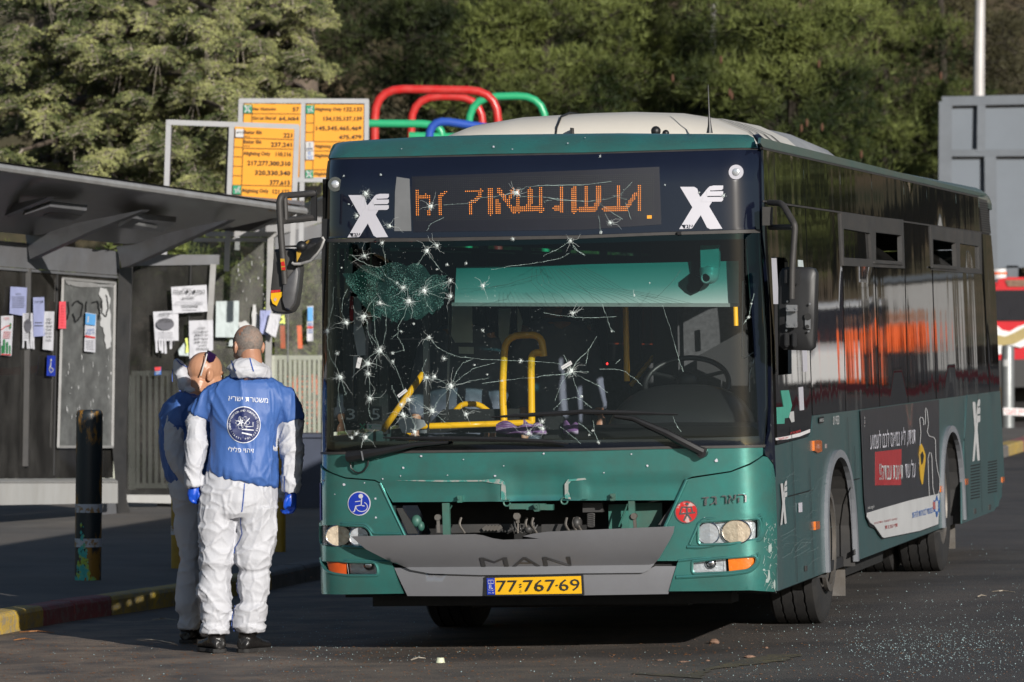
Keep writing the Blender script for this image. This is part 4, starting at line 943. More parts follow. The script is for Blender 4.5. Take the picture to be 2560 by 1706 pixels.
vg = SP('roof_vent', 'C', [(1842, 770), (1905, 790), (1938, 1050), (1868, 1035)], 'greypl', .01, .001, .4)
for i in range(13):
 y = 800 + i * 18; x0 = 1846 + (y - 790) * .09; SP('louvre', 'C', [(x0, y), (x0 + 68, y + 12), (x0 + 70, y + 20), (x0 + 1, y + 8)], 'ink', .004, .004, .6, parent=vg)
# window band
bl_ = lambda x: 1065 + (x - 540) * (870 - 1065) / (2010 - 540)      # foot of the black band, crop D
yC = lambda y: y + 1535.3
def bandpoly(x0t, x1t, x0b, x1b, dt=18, db=0):
 return [('C', x0t, blw(x0t) + dt), ('C', x1t, blw(x1t) + dt), ('D', x1b, bl_(x1b) - 2), ('D', x0b, bl_(x0b) - 2)]
hole1 = [('C', 782, 1010), ('C', 990, 1045), ('C', 1003, 1250), ('C', 786, 1236)]
hole2 = [('C', 1034, 1038), ('C', 1236, 1062), ('C', 1242, 1268), ('C', 1036, 1254)]
hole3 = [('C', 1482, 1092), ('C', 1660, 1122), ('C', 1668, 1305), ('C', 1486, 1290)]
hole4 = [('C', 1694, 1126), ('C', 1842, 1148), ('C', 1848, 1326), ('C', 1698, 1312)]
g1 = SP('side_window', 'C', bandpoly(484, 760, 540, 795), 'sglass', .008, .001, .5)
g2 = SP('side_window', 'C', [('C', 778, 1300), ('C', 1020, 1310), ('D', 1062, bl_(1062)), ('D', 800, bl_(800))], 'sglass', .008, .002, .5)
g3 = SP('side_window', 'C', [('C', 1030, 1312), ('C', 1258, 1328), ('D', 1285, bl_(1285)), ('D', 1068, bl_(1068))], 'sglass', .008, .001, .5)
g4 = SP('side_window', 'C', bandpoly(1258, 1462, 1290, 1505), 'sglass', .008, .003, .5)
g5 = SP('side_window', 'C', [('C', 1482, 1335), ('C', 1866, 1368), ('D', 1925, bl_(1925)), ('D', 1512, bl_(1512))], 'sglass', .008, .001, .5)
g6 = SP('side_window', 'C', [('C', 1870, 1052), ('C', 1938, 1062), ('C', 1975, 1500), ('D', 2006, bl_(2006)), ('D', 1930, bl_(1930))], 'sglass', .008, .002, .5)
fr1 = SP('window_frame', 'C', [(762, 885), (1250, 940), (1262, 1322), (780, 1300)], 'greypl', .03, .012, .3, [hole1, hole2])
fr2 = SP('window_frame', 'C', [(1464, 990), (1860, 1048), (1868, 1366), (1482, 1335)], 'greypl', .03, .012, .3, [hole3, hole4])
for f_, h in ((fr1, hole1), (fr2, hole4)):
 SP('hopper_pane', 'C', h, 'sglass', .006, -.004, .4, parent=f_)
for f_, h in ((fr1, hole2), (fr2, hole3)):
 P = [side(*ss(c(*p)), -.03) for p in h]; tilt = .16
 P[0] = P[0].lerp(P[3], .30) - Vector((tilt, 0, 0)); P[1] = P[1].lerp(P[2], .30) - Vector((tilt, 0, 0)); mb = MB(); mb.prism(P, (-.006, 0, 0)); mb.build('open_hopper_pane', MT['tint'], f_)
 SP('frame_foot', 'C', [('C', h[3][1] - 10, h[3][2] + 14), ('C', h[2][1] + 8, h[2][2] + 12), ('C', h[2][1] + 8, h[2][2] + 26), ('C', h[3][1] - 10, h[3][2] + 28)], 'greypl', .01, .022, .4, parent=f_)
# driver's side window
dwo = [('D', 252, 195), ('D', 345, 200), ('D', 372, 240), ('D', 378, 730), ('D', 258, 745)]
drv = SP('driver_side_panel', 'C', [('C', 170, 815), ('C', 478, 850), ('D', 532, 1068), ('D', 520, 1200), ('D', 480, 1235), ('D', 262, 1290), ('C', 240, 1900), ('C', 205, 1500)], 'sglass', .02, .001, .25, [[('C', 214, 1230), ('C', 325, 1238), ('C', 345, 1270), ('C', 352, 1400), ('D', 372, 440), ('D', 374, 738), ('D', 256, 748), ('D', 236, 300)]])
SP('sliding_pane', 'C', [('C', 214, 1240), ('C', 255, 1242), ('D', 268, 60), ('D', 268, 190), ('D', 225, 190)], 'white', .004, -.01, .3, parent=drv)
for pts, m_ in (([('D', 455, 455), ('D', 490, 450), ('D', 498, 720), ('D', 468, 722)], 'white'), ([('D', 432, 842), ('D', 464, 838), ('D', 472, 1020), ('D', 442, 1024)], 'white'),
    ([('D', 290, 868), ('D', 352, 865), ('D', 378, 985), ('D', 350, 1080), ('D', 345, 1082), ('D', 320, 1085), ('D', 318, 1128), ('D', 262, 1130), ('D', 258, 1000), ('D', 312, 995)], 'tealtape'), ([('D', 365, 1035), ('D', 392, 1030), ('D', 396, 1112), ('D', 372, 1118), ('D', 356, 1080)], 'adwhite'),
    ([('C', 428, 1255), ('C', 462, 1258), ('C', 468, 1310), ('C', 430, 1308)], 'paperg')):
 SP('window_sticker', 'D', pts, m_, .002, .004, .3, parent=drv)
# reflection of the red-lettered police tape, painted along the foot of the driver's panel
tp = SP('painted_tape_reflection', 'D', [(250, 1240), (340, 1225), (440, 1200), (520, 1170), (518, 1195), (440, 1228), (340, 1250), (252, 1258)], 'tape', .002, .005, .2, parent=drv)
mb = MB(); text(mb, heb('משטרה'), lambda x, y: side(*ss(c('D', x, 2 * 1240 - y - (x - 250) * .28)), .009), 352, 1236, 18, 80, ref=heb('ה')); text(mb, heb('אין מעבר'), lambda x, y: side(*ss(c('D', x, 2 * 1250 - y - (x - 250) * .16)), .009), 256, 1244, 14, 80, ref=heb('ה')); mb.build('tape_lettering', MT['redprint'], tp, norm=False)  # lettering of the painted tape reflection
# lower teal side with wheel openings
def yz(k, x, y): return ss(c(k, x, y))
skirt_z = .34
def arch(yc, r, z0, n=14, hz=1.02):
 P = []
 for i in range(n + 1):
  a = pi * i / n; P.append((yc - r * cos(a), z0 + (hz - z0) * sin(a) ** .62))
 return P
ztop = lambda y: ss(c('D', 540, 1066))[1] + 0 * y
zt1 = ss(c('D', 700, bl_(700)))[1]; zt2 = ss(c('D', 1900, bl_(1900)))[1]
yA0, zA0 = yz('D', 262, 1292)
out = [(Y0 + .02, .33), (FA - .62, .33)]
skirtF = [(.02 + Y0, .32), (FA - .66, .32)] + [p for p in arch(FA, .66, .32)][1:-1]
full = [(Y0 - .05, .33)] + arch(FA, .66, .33) + arch(RA, .68, .33) + [(LB - .5, .33), (LB - .02, .52)]
tz = [yz('D', x, bl_(x)) for x in (1750, 1500, 1000, 700, 540)]
full = [(Y0 - .05, .33)] + arch(FA, .66, .33) + arch(RA, .68, .33) + [(LB - .55, .33), (LB - .02, .55)] + [yz('D', 2010, bl_(2010))] + tz + [yz('D', 526, 1190), yz('D', 500, 1232), yz('D', 262, 1296), (Y0 - .05, yz('D', 258, 1298)[1])]
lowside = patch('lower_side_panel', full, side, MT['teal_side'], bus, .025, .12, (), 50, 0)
SP('rear_engine_flap', 'D', [(1752, 902), (2008, 878), (2012, 1000), ('E', 2020, 30), ('E', 2024, 285), ('E', 1962, 400), ('E', 1710, 500), ('E', 1708, 200)], 'teal_side', .01, .006, .3)
for mt_, yc, r in (('arch', FA, .66), ('arch', RA, .68)):
 P = [side(y, z, .006) for y, z in arch(yc, r + .02, .33, 22)]
 mb = MB(); Q = [side(y, z, .006) for y, z in arch(yc, r - .045, .33, 22, .975)]
 rs = []
 mb.add(P + Q, [(i, i + 1, len(P) + i + 1, len(P) + i) for i in range(len(P) - 1)])
 o = mb.build('wheel_arch_trim', pm('grey_arch_trim', (.19, .20, .22), .45, 0, .08, 5), bus, norm=False); md = o.modifiers.new('t', 'SOLIDIFY'); md.thickness = .03; md.offset = 0
 mb = MB(); rr = arch(yc, r - .02, .30, 16, .98); k = len(rr)
 mb.add([side(y, z, 0) for y, z in rr] + [Vector((.72, y, z)) for y, z in rr], [(i, i + 1, k + i + 1, k + i) for i in range(k - 1)]); mb.add([Vector((.72, y, z)) for y, z in rr], [tuple(range(k))])
 mb.build('wheel_housing', MT['greypl'], bus)
# panel joints
for x in (640, 760, 905, 1745, 1872):
 k = 'D'; yv = yz('D', x if x > 700 else 700, bl_(max(x, 700)))[0] if x != 640 else FA - .62
print('BUS', LB, FA, RA)
for yv, z0, z1 in ((.95, .34, 1.2), (1.62, .34, .95), (3.35, .34, 1.2), (3.62, .34, 1.02), (9.75, .34, 1.2), (10.75, .34, 1.22)):
 mb = MB(); mb.add([side(yv, z0, .0075), side(yv + .012, z0, .0075), side(yv + .012, z1, .0075), side(yv, z1, .0075)], [(0, 1, 2, 3)]); mb.build('panel_joint', MT['ink'], lowside, norm=False)
for k, P in (('E', [(352, 282), (538, 232), (538, 240), (352, 290)]), ('E', [(835, 160), (908, 142), (908, 150), (835, 168)])): SP('panel_joint', k, P, 'ink', .002, .0078, .3, parent=lowside)
for x, y in ((490, 850), (875, 722), (1815, 402), (1930, 372)): SP('lock', 'E', [(x - 8, y - 20), (x + 8, y - 22), (x + 8, y + 20), (x - 8, y + 22)], 'greypl', .004, .009, .3, parent=lowside)
SP('white_sticker', 'E', [(431, 338), (457, 334), (458, 408), (432, 412)], 'white', .002, .0085, .3, parent=lowside)
for k, P in (('D', [(552, 1262), (580, 1255), (612, 1262), (614, 1345), (580, 1357), (554, 1340)]), ('E', [(562, 484), (596, 480), (597, 540), (564, 550)]), ('E', [(1542, 206), (1564, 200), (1565, 248), (1544, 254)]), ('E', [(1737, 150), (1759, 146), (1760, 192), (1738, 197)]), ('E', [(2026, 136), (2043, 134), (2044, 174), (2027, 178)])):
 o = SP('marker_light', k, P, 'amber', .012, .012, .2)
mb = MB(); mb.box(side(*yz('D', 600, 1303), .034), (.01, .05, .025)); mb.build('marker_bracket', MT['steel'], lowside)
# vents of the engine flap
for xa_, xb_, ya, yb in ((1780, 1850, 30, 310), (1915, 1985, 2, 262)):
 for i in range(12):
  y = ya + (yb - ya) * i / 12; SP('louvre', 'E', [(xa_, y + 14), (xb_, y), (xb_, y + 9), (xa_, y + 23)], 'ink', .002, .009, .4, parent=lowside)
def sl_(k, x0, x1, y0, y1, sk=0):
 def f(x, y, o=0): return side(*ss(c(k, x0 + (x1 - x0) * x, y1 + (y0 - y1) * y - sk * x)), .0085 + o)
 return f
xlogo('company_mark', sl_('E', 274, 324, 178, 515, 15), bus, 'adwhite', txt=False); xlogo('company_mark', sl_('D', 1782, 1842, 945, 1425, 8), bus, 'adwhite', txt=False)
mb = MB(); text(mb, '01933', lambda x, y: side(*ss(c('D', x, 2 * 1138 - y - (x - 687) * .12)), .0085), 687, 1138, 68, 48)
mb.build('fleet_number', MT['adwhite'], lowside, norm=False)
mb = MB(); mb.add([side(*ss(c('D', x, y)), .0085) for x, y in ((577, 1078), (615, 1070), (616, 1118), (578, 1126))], [(0, 1, 2, 3)]); mb.build('maker_label', MT['ink'], lowside, norm=False)
mb = MB(); text(mb, 'I0I5', lambda x, y: side(*ss(c('D', x, 2 * 1112 - y - (x - 580) * .12)), .0095), 582, 1110, 24, 30); mb.build('label_print', MT['adwhite'], lowside, norm=False)
# scratches over the side
mb = MB()
for i in range(26):
 x = R.uniform(270, 600); y = R.uniform(150, 850); strip(mb, [(x, y), (x + R.uniform(20, 90), y - R.uniform(10, 60)), (x + R.uniform(90, 130), y - R.uniform(40, 90))], R.uniform(1, 2.5), lambda a, b: side(*ss(c('E', a, b)), .0083))
mb.build('side_scratches', pm('pale_scratch', (.16, .22, .22), .6), lowside, norm=False)['kind'] = 'stuff'
# advertisement
adp = [('D', 917, 1024), ('D', 1530, 940), ('E', 1536, 262), ('E', 1525, 508), ('E', 1380, 560), ('E', 1100, 616), ('E', 1082, 610), ('E', 1050, 560), ('E', 1020, 520), ('E', 985, 500), ('E', 962, 455), ('E', 945, 300)]
ad = SP('side_advertisement', 'D', adp, 'ad', .003, .013, .25)
SP('white_band', 'E', [(968, 416), (1100, 375), (1300, 318), (1534, 264), (1524, 504), (1380, 556), (1100, 612), (1084, 604), (1052, 556), (1022, 514), (990, 492), (966, 450)], 'adwhite', .002, .0155, .2, parent=ad)
SP('red_panel', 'E', [(1032, -62), (1236, -85), (1232, 198), (1032, 200)], 'adred', .002, .0155, .3, parent=ad)
SP('painted_torn_edge_shadow', 'E', [(958, 450), (985, 505), (1020, 525), (1050, 568), (1084, 620), (1100, 622), (1060, 590), (1030, 540), (985, 520)], 'ink', .001, .0095, .2, parent=lowside)  # dark strip painted as the shadow beside the torn advert
def adt(name, s_, k, x, y, h, w, mat, sk=.0, al='l'):
 mb = MB(); text(mb, heb(s_), lambda a, b: side(*ss(c(k, a, 2 * y - b - (a - x) * sk)), .018), x, y, h, w, ref=heb('ה')); return mb.build(name, MT[mat], ad, norm=False)
adt('advert_lettering', 'תגידו, לא נמאס לכם לשמוע', 'D', 968, 1330, 110, 356, 'white', .13)
adt('advert_lettering', 'על עוד', 'D', 1242, 1555, 110, 82, 'white', .1)
adt('advert_lettering', 'תאונת עבודה?!', 'E', 1040, 158, 112, 186, 'adwhite', .03)
adt('advert_lettering', 'המוסד לבטיחות ולגיהות', 'E', 1300, 458, 44, 162, 'adblue', .26)
adt('advert_lettering', 'נמאס לשמוע? מתלוננים', 'E', 1000, 505, 14, 180, 'adredt', .2); adt('advert_lettering', 'תאונות', 'E', 1085, 545, 28, 100, 'adredt', .2)
mb = MB(); text(mb, 'osh.org.il', lambda a, b: side(*ss(c('E', a, 2 * 388 - b - (a - 950) * .2)), .017), 950, 388, 26, 48); text(mb, 'A D S', lambda a, b: side(*ss(c('D', 922 + (b - 1150) * .1, 1070 + (a - 920))), .017), 920, 1150, 60, 84); mb.build('advert_lettering', MT['adwhite'], ad, norm=False)
# outline of a figure: chalk-drawn worker with raised arm
fig = [(1362, 1480), (1354, 1440), (1362, 1280), (1368, 1200), (1362, 1130), (1358, 1090), (1368, 1076), (1382, 1080), (1390, 1110), (1388, 1140), (1402, 1130), (1405, 1080), (1402, 1020), (1407, 1004), (1416, 1020), (1422, 1070), (1428, 1130), (1418, 1190), (1432, 1225), (1470, 1235), (1482, 1255), (1486, 1400), (1500, 1500), (1518, 1560), (1516, 1640), (1500, 1700), (1475, 1690), (1462, 1620), (1455, 1400), (1448, 1358), (1436, 1352), (1424, 1400), (1430, 1600), (1440, 1780)]
mb = MB(); strip(mb, fig, 5, lambda a, b: side(*ss(c('D', a, b)), .0165)); mb.build('figure_outline', MT['adwhite'], ad, norm=False)
SP('yellow_helmet', 'D', [(1378, 1302), (1392, 1282), (1408, 1320), (1424, 1370), (1424, 1420), (1412, 1520), (1404, 1600), (1396, 1606), (1384, 1560), (1374, 1440), (1372, 1360)], 'adyel', .001, .0165, .3, parent=ad)
SP('helmet_hand', 'D', [(1385, 1370), (1400, 1345), (1412, 1380), (1402, 1440), (1392, 1450)], 'ink', .001, .0185, .3, parent=ad)
st = [];
for i in range(12):
 a = i * pi / 6 + pi / 2; r = 58 if i % 2 == 0 else 32; st.append((1492 + r * cos(a) * .45, 362 + r * sin(a) * 1.5))
mb = MB(); fn = lambda a, b: side(*ss(c('E', a, b)), .0185); strip(mb, st + [st[0]], 7, fn)
for i in range(6):
 a = i * pi / 3 + pi / 2; mb.add([fn(1492 + r * .45 * cos(a + d), 362 + r * 1.5 * sin(a + d)) for r, d in ((60, 0), (40, .28), (28, 0), (40, -.28))], [(0, 1, 2, 3)])
mb.build('star_emblem', MT['adblue'], ad, norm=False)
SP('star_centre', 'E', [(1484, 330), (1500, 328), (1502, 385), (1486, 388)], 'adredt', .001, .0195, .3, parent=ad)
# far side, rear and floor
def SL(name, pts, mat, th=.02, off=0, step=.4, holes=(), parent=None): return patch(name, pts, sidel, MT[mat], parent or bus, th, step, holes, 50, off)
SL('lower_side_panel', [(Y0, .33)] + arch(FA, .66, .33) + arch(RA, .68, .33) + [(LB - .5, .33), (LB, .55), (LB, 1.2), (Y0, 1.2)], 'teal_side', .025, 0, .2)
SL('upper_side_panel', [(Y0, 2.3), (LB, 2.3), (LB, 2.62), (Y0, 2.62)], 'sglass')
for i in range(8):
 a = Y0 + .02 + i * 1.44; SL('side_window', [(a + .03, 1.22), (a + 1.40, 1.22), (a + 1.40, 2.28), (a + .03, 2.28)], 'tint', .006)
for i in range(9):
 a = Y0 + i * 1.44 - .0; mb = MB(); mb.bar((-xw(1.2) + .03, a, 1.18), (-xw(2.3) + .03, a, 2.4), .06, .05, (1, 0, 0)); mb.build('window_pillar', MT['blackpl'], bus)
mb = MB(); mb.bbox((-1.22, LB - .06, .55), (1.215, LB, 1.35)); mb.build('rear_panel', MT['teal_side'], bus, bevel=.02)
mb = MB(); mb.bbox((-1.20, LB - .07, 1.36), (1.205, LB - .01, 1.6)); mb.bbox((-1.19, LB - .07, 2.3), (1.19, LB - .01, 2.62)); mb.build('rear_panel', MT['blackpl'], bus)
mb = MB(); mb.bbox((-1.19, LB - .05, 1.605), (1.19, LB - .02, 2.295)); mb.build('rear_window', MT['tint'], bus)
mb = MB(); mb.bbox((-1.2, .55, .30), (1.2, LB - .1, .36)); mb.build('floor', MT['inwall'], bus)
mb = MB(); mb.bbox((-1.0, .35, .26), (1.0, .6, .32)); mb.bbox((-.62, 1.2, .2), (.62, 11.2, .33)); mb.bbox((.62, 4.2, .2), (1.1, 6.2, .33)); mb.build('chassis', MT['cavity'], bus)
mb = MB(); mb.bbox((-.7, FA - .07, .36), (.7, FA + .07, .5)); mb.bbox((-.7, RA - .07, .36), (.7, RA + .07, .52)); mb.build('axle', MT['greypl'], bus)

# wheels
def wheel(x, y, dual=False, out=1):
 w = thing('wheel', None, None, M=mw(bus)); w.parent = bus; w.matrix_basis = Matrix.Translation((x, y, .485)); w.matrix_parent_inverse = Matrix.Identity(4)
 MATW[w.name] = mw(bus) @ w.matrix_basis
 if not hasattr(wheel, 'me'):
  mb = MB(); seg = 64; rs = []
  prof = [(-.14, .30), (-.148, .40), (-.142, .46), (-.125, .482), (-.122, .485), (-.075, .487), (-.074, .472), (-.064, .472), (-.063, .487), (-.006, .488), (-.005, .473), (.005, .473), (.006, .488), (.063, .487), (.064, .472), (.074, .472), (.075, .487), (.122, .485), (.125, .482), (.142, .46), (.148, .40), (.14, .30)]
  for q in range(seg):
   a = 2 * pi * q / seg; wob = .0035 * (1 if q % 2 else -1)
   rs.append([Vector((px + (wob if .469 < pr < .474 else (wob * .6 if abs(px) in (.075, .063, .006) else 0)), pr * cos(a), pr * sin(a))) for px, pr in prof])
  base = 0; n = len(prof)
  for r in rs: mb.v += [tuple(p) for p in r]
  for i in range(seg):
   j = (i + 1) % seg
   for k in range(n):
    mb.f.append((i * n + k, i * n + (k + 1) % n, j * n + (k + 1) % n, j * n + k)); mb.m.append(0)
  wheel.me = mb.mesh('tyre', MT['rubber']); shade(wheel.me, 35)
  b = bmesh.new(); b.from_mesh(wheel.me); bmesh.ops.recalc_face_normals(b, faces=b.faces); b.to_mesh(wheel.me); b.free()
  def lathe(prof, seg=40):
   m = MB(); rs = [[Vector((px, pr * cos(2 * pi * q / seg), pr * sin(2 * pi * q / seg))) for q in range(seg)] for px, pr in prof]; m.rings(rs); return m
  mb = lathe([(.125, .30), (.135, .302), (.138, .29), (.10, .275), (.03, .26), (.015, .17), (.05, .15), (.055, .10), (.11, .095), (.12, .07), (.12, .001)]); wheel.rim = mb.mesh('rim', MT['rim']); shade(wheel.rim, 35)
  b = bmesh.new(); b.from_mesh(wheel.rim); bmesh.ops.recalc_face_normals(b, faces=b.faces); b.to_mesh(wheel.rim); b.free()
  mb = lathe([(0, .30), (.02, .30), (.03, .20), (.075, .18), (.08, .12), (.12, .1), (.12, .001)]); wheel.rim2 = mb.mesh('rim', MT['rim']); shade(wheel.rim2, 35)
 def ch(nm, me, sx=1):
  o = bpy.data.objects.new(nm, me); COL.objects.link(o); o.parent = w; o.scale = (sx, 1, 1); MATW[o.name] = MATW[w.name]; return o
 ch('tyre', wheel.me); ch('rim', wheel.rim, out)
 if dual:
  o = ch('tyre', wheel.me); o.location = (-.33 * out, 0, 0)
 mb = MB()
 for q in range(10):
  a = 2 * pi * q / 10; mb.disc((.05 * out, .125 * cos(a), .125 * sin(a)), (out, 0, 0), .014, .03, 8)
 o = mb.build('wheel_nuts', MT['rim'], None); o.parent = w; MATW[o.name] = MATW[w.name]
 return w
w1 = wheel(1.03, FA, out=1); wheel(-1.03, FA, out=-1); wheel(1.06, RA, True, 1); wheel(-1.06, RA, True, -1)
for y, s_ in ((FA + .70, 1), (RA + .74, 1)):
 mb = MB(); mb.bbox((.88, y, .12), (1.2, y + .012, .72)); mb.build('mud_flap', MT['rim'], bus)
# hub guard ring standing out of the front wheel, as on the photographed bus
mb = MB(); cx = 1.185
for (r0, r1, x0, x1) in ((.26, .30, 0, .022), (.10, .25, -.02, -.006)):
 rs = [[Vector((cx + px, FA + pr * cos(2 * pi * q / 36), .485 + pr * sin(2 * pi * q / 36))) for q in range(36)] for px, pr in ((x0, r1), (x1, r1), (x1, r0), (x0, r0), (x0, r1))]
 mb.rings(rs, False)
mb.build('wheel_trim_ring', MT['rim'], bus, smooth=30)

# air-conditioning unit
ac = thing('roof_unit', None, None, M=mw(bus)); ac.parent = bus; ac.matrix_basis = Matrix.Translation((0, 0, 0)); MATW[ac.name] = mw(bus)
def acsec(y, s_, zt_, xl=-.98, xr=1.05):
 zb_ = 2.74; h = zt_ - zb_; P = []
 prof = [(0, 0), (.03, .25), (.08, .55), (.16, .8), (.30, .95), (.5, 1.0), (.62, 1.0), (.76, .94), (.86, .78), (.94, .5), (.985, .2), (1, 0)]
 for t, q in prof: P.append(Vector((xl * s_ + (xr - xl) * s_ * t, y, zb_ + h * q)))
 P += [Vector((xr * s_ * .98, y, zb_ - .02)), Vector((xl * s_ * .98, y, zb_ - .02))]; return P
def acpart(name, ys, mat, xl=-.98, xr=1.05):
 mb = MB(); mb.rings([acsec(y, s_, z, xl, xr) for y, s_, z in ys]); return mb.build(name, MT[mat], ac, smooth=40)
acpart('front_shell', [(1.25, .93, 2.80), (1.33, .96, 2.90), (1.48, .985, 2.97), (1.75, 1, 3.0), (2.6, 1, 3.01), (3.0, 1, 3.01)], 'cream')
acpart('middle_shell', [(3.015, 1, 3.00), (3.2, 1, 3.02), (3.35, 1, 3.02)], 'cream')
acpart('rear_shell', [(3.37, .985, 3.0), (4.0, .99, 3.01), (4.7, .99, 3.01), (5.3, .98, 2.99), (5.5, .96, 2.86)], 'greyroof')
mb = MB(); mb.bbox((-.005, 1.235, 2.76), (.006, 1.30, 2.90));
rs = [acsec(y, s_, z + .003) for y, s_, z in ((1.25, .93, 2.80), (1.33, .96, 2.90), (1.48, .985, 2.97), (1.75, 1, 3.0), (3.0, 1, 3.01))]
sx = -.10; prev = None
pp = []
for r in rs:
 best = min(r[:12], key=lambda p: abs(p.x - sx)); pp.append(Vector((sx, r[0].y, best.z + .002)))
mb.tube(pp, .006, 6); mb.build('shell_joint', MT['ink'], ac)
for i in range(4):       # air slots on the lit shoulder
 y0 = 1.75 + i * .30; mb = MB()
 def ap(y, t):
  sct = acsec(y, 1, 3.0); a = sct[7 + int(t * 3.999)]; b = sct[8 + int(t * 3.999)]; f = t * 3.999 % 1; p = a.lerp(b, f); return p + Vector((.004, 0, .006))
 mb.add([ap(y0 + d * .055, t) for t in (0, .25, .5, .75, .99) for d in (0, 1)], [(2 * k, 2 * k + 1, 2 * k + 3, 2 * k + 2) for k in range(4)])
 mb.build('air_slot', pm('dark_slot', (.08, .075, .07), .7) if i == 0 else bpy.data.materials['dark_slot'], ac, norm=False)
an = part('aerial', 'blackpl', lambda mb: mb.tube([cp('P', 908, 612, 1.1), cp('P', 908, 575, 1.1), cp('P', 906, 530, 1.1), cp('P', 901, 390, 1.1)], [.018, .010, .005, .0025], 8), bus)
part('roof_button', 'blackpl', lambda mb: mb.ell(cp('5', 877, 88, 1.0), (.028, .028, .028)).ell(cp('5', 955, 106, 1.0), (.02, .02, .02)), bus)

# ------------------------------------------------------------------ bus: inside
inn = thing('interior', None, None, M=mw(bus)); inn.parent = bus; inn.matrix_basis = Matrix.Identity(4); MATW[inn.name] = mw(bus)
def ip(name, mat, fn, smooth=True, **kw): return part(name, mat, fn, inn, smooth, **kw)
ip('dashboard', 'dash', lambda mb: mb.rings([[Vector((x, y, z)) for y, z in ((.30, .9), (.20, 1.02), (.19, 1.075), (.24, 1.10), (.55, 1.13), (.70, 1.09), (.74, .8))] for x in (-1.14, -.6, 0, .6, 1.14)]), True)
hx = cp('7', 1090, 1000, .62)
def hump(mb):
 a = cp('7', 470, 960, .6); b = cp('7', 1700, 960, .6); t = cp('7', 1080, 822, .6); w = (b.x - a.x) / 2; cx_ = (a.x + b.x) / 2
 rs = []
 for i in range(17):
  u = -1 + 2 * i / 16; hgt = (1 - abs(u) ** 3.2) ** .6; zt_ = 1.10 + (t.z - 1.10) * max(.05, hgt); x = cx_ + w * u
  rs.append([Vector((x, y, z)) for y, z in ((.36, 1.04), (.34, 1.04 + (zt_ - 1.04) * .35), (.40, 1.04 + (zt_ - 1.04) * .75), (.52, zt_ - .005), (.66, zt_), (.80, zt_ - .03), (.82, 1.04))])
 mb.rings(rs)
ip('instrument_hood', 'dash', hump)
ip('dash_ledge', 'dash', lambda mb: mb.rings([[p + Vector((0, y, z)) for y, z in ((0, -.05), (-.02, .0), (.03, .022), (.12, .02), (.14, -.05))] for p in (cp('7', 200, 1175, .26), cp('7', 560, 1165, .26), cp('7', 1000, 1150, .26), cp('7', 1640, 1150, .26), cp('7', 1705, 1190, .26))]))
sw = cp('7', 1120, 790, .95); Rw = .22
def wheelpts(r, n=40): return [sw + Vector((r * cos(2 * pi * i / n), r * .45 * sin(2 * pi * i / n), .62 * r * sin(2 * pi * i / n) - .02)) for i in range(n + 1)]
ip('steering_wheel', 'blackpl', lambda mb: mb.tube(wheelpts(.235), .015, 10).tube([wheelpts(.235)[3], sw], .012, 6).tube([wheelpts(.235)[17], sw], .012, 6).ell(sw, (.06, .04, .05)))
ip('driver_seat', 'seat', lambda mb: mb.box((.72, 1.85, 1.55), (.46, .14, .72)).box((.72, 1.6, 1.12), (.46, .46, .14)).box((.72, 1.88, 2.02), (.26, .1, .2)), False, bevel=.04)
ip('driver_partition', 'inwall', lambda mb: mb.bbox((.28, 2.2, .36), (1.15, 2.23, 2.5)).bbox((.27, 1.3, .36), (.30, 2.2, 1.25)), False)
for i in range(5):
 for sx_ in (-.85, -.42, .45, .88):
  if i == 0 and sx_ < 0: continue
  ip('passenger_seat', 'seat', lambda mb: mb.box((sx_, 3.4 + i * 1.1, 1.15), (.4, .09, .75)).box((sx_, 3.2 + i * 1.1, .82), (.4, .4, .1)), False, bevel=.03)
bd = [cp('4', 1195, 1150, .40), cp('5', 1145, 1108, .40), cp('5', 1525, 1108, .40), cp('7', 1528, 200, .40), cp('6', 1180, 194, .40)]
bd[0] = cp('4', 1195, 1155, .40)
blind = ip('sun_blind', 'lit', lambda mb: mb.prism([bd[0], Vector((bd[1].x, bd[1].y, bd[0].z)), Vector((bd[2].x, .40, bd[0].z)), bd[3], bd[4]], (0, .004, 0)), False)
ip('blind_rail', 'shpale', lambda mb: mb.bar(cp('6', 1160, 192, .39), cp('7', 1530, 198, .39), .012, .02), False)
for i in range(14):
 x0 = 1560 + i * 90; a = (1640 + i * 62, 1165 - 0 * i)
DCR = []
ip('blind_cord', 'adwhite', lambda mb: mb.tube([cp('7', 1560, 10, .38), cp('7', 1550, 600, .38), cp('7', 1570, 618, .38), cp('7', 1640, 570, .38), cp('7', 1655, 600, .38), cp('7', 1612, 740, .36), cp('7', 1612, 880, .36)], .003, 5))
ip('header_panel', 'inwall', lambda mb: mb.bbox((-1.12, .32, 2.30), (1.12, .9, 2.6)), False)
ip('camera_mount', 'shpale', lambda mb: mb.bbox(cp('5', 1225, 985, .30), cp('5', 1385, 1155, .36)), False).data.materials[0] = pm('white_mount', (.65, .68, .66), .5)
cmr = ip('security_camera', 'lit', lambda mb: mb.ell(cp('5', 1298, 1215, .30), (.052, .052, .050)).rings([[cp('5', 1298 + 78 * s_ * cos(q * pi / 10), y, .30) + Vector((0, .05 * s_ * sin(q * pi / 10), 0)) for q in range(20)] for y, s_ in ((1157, .95), (1175, 1.0), (1215, .96))]))
cmr.data.materials[0] = pm('white_camera_shell', (.7, .72, .7), .35)
o = part('camera_lens', 'ink', lambda mb: mb.disc(cp('5', 1270, 1238, .262), (-.3, -1, -.35), .024, .01, 20), inn)
part('lens_ring', 'adwhite', lambda mb: mb.tube([cp('5', 1270 + 34 * cos(q * pi / 12), 1238 + 38 * sin(q * pi / 12), .255) for q in range(25)], .005, 6, cap=False), inn)
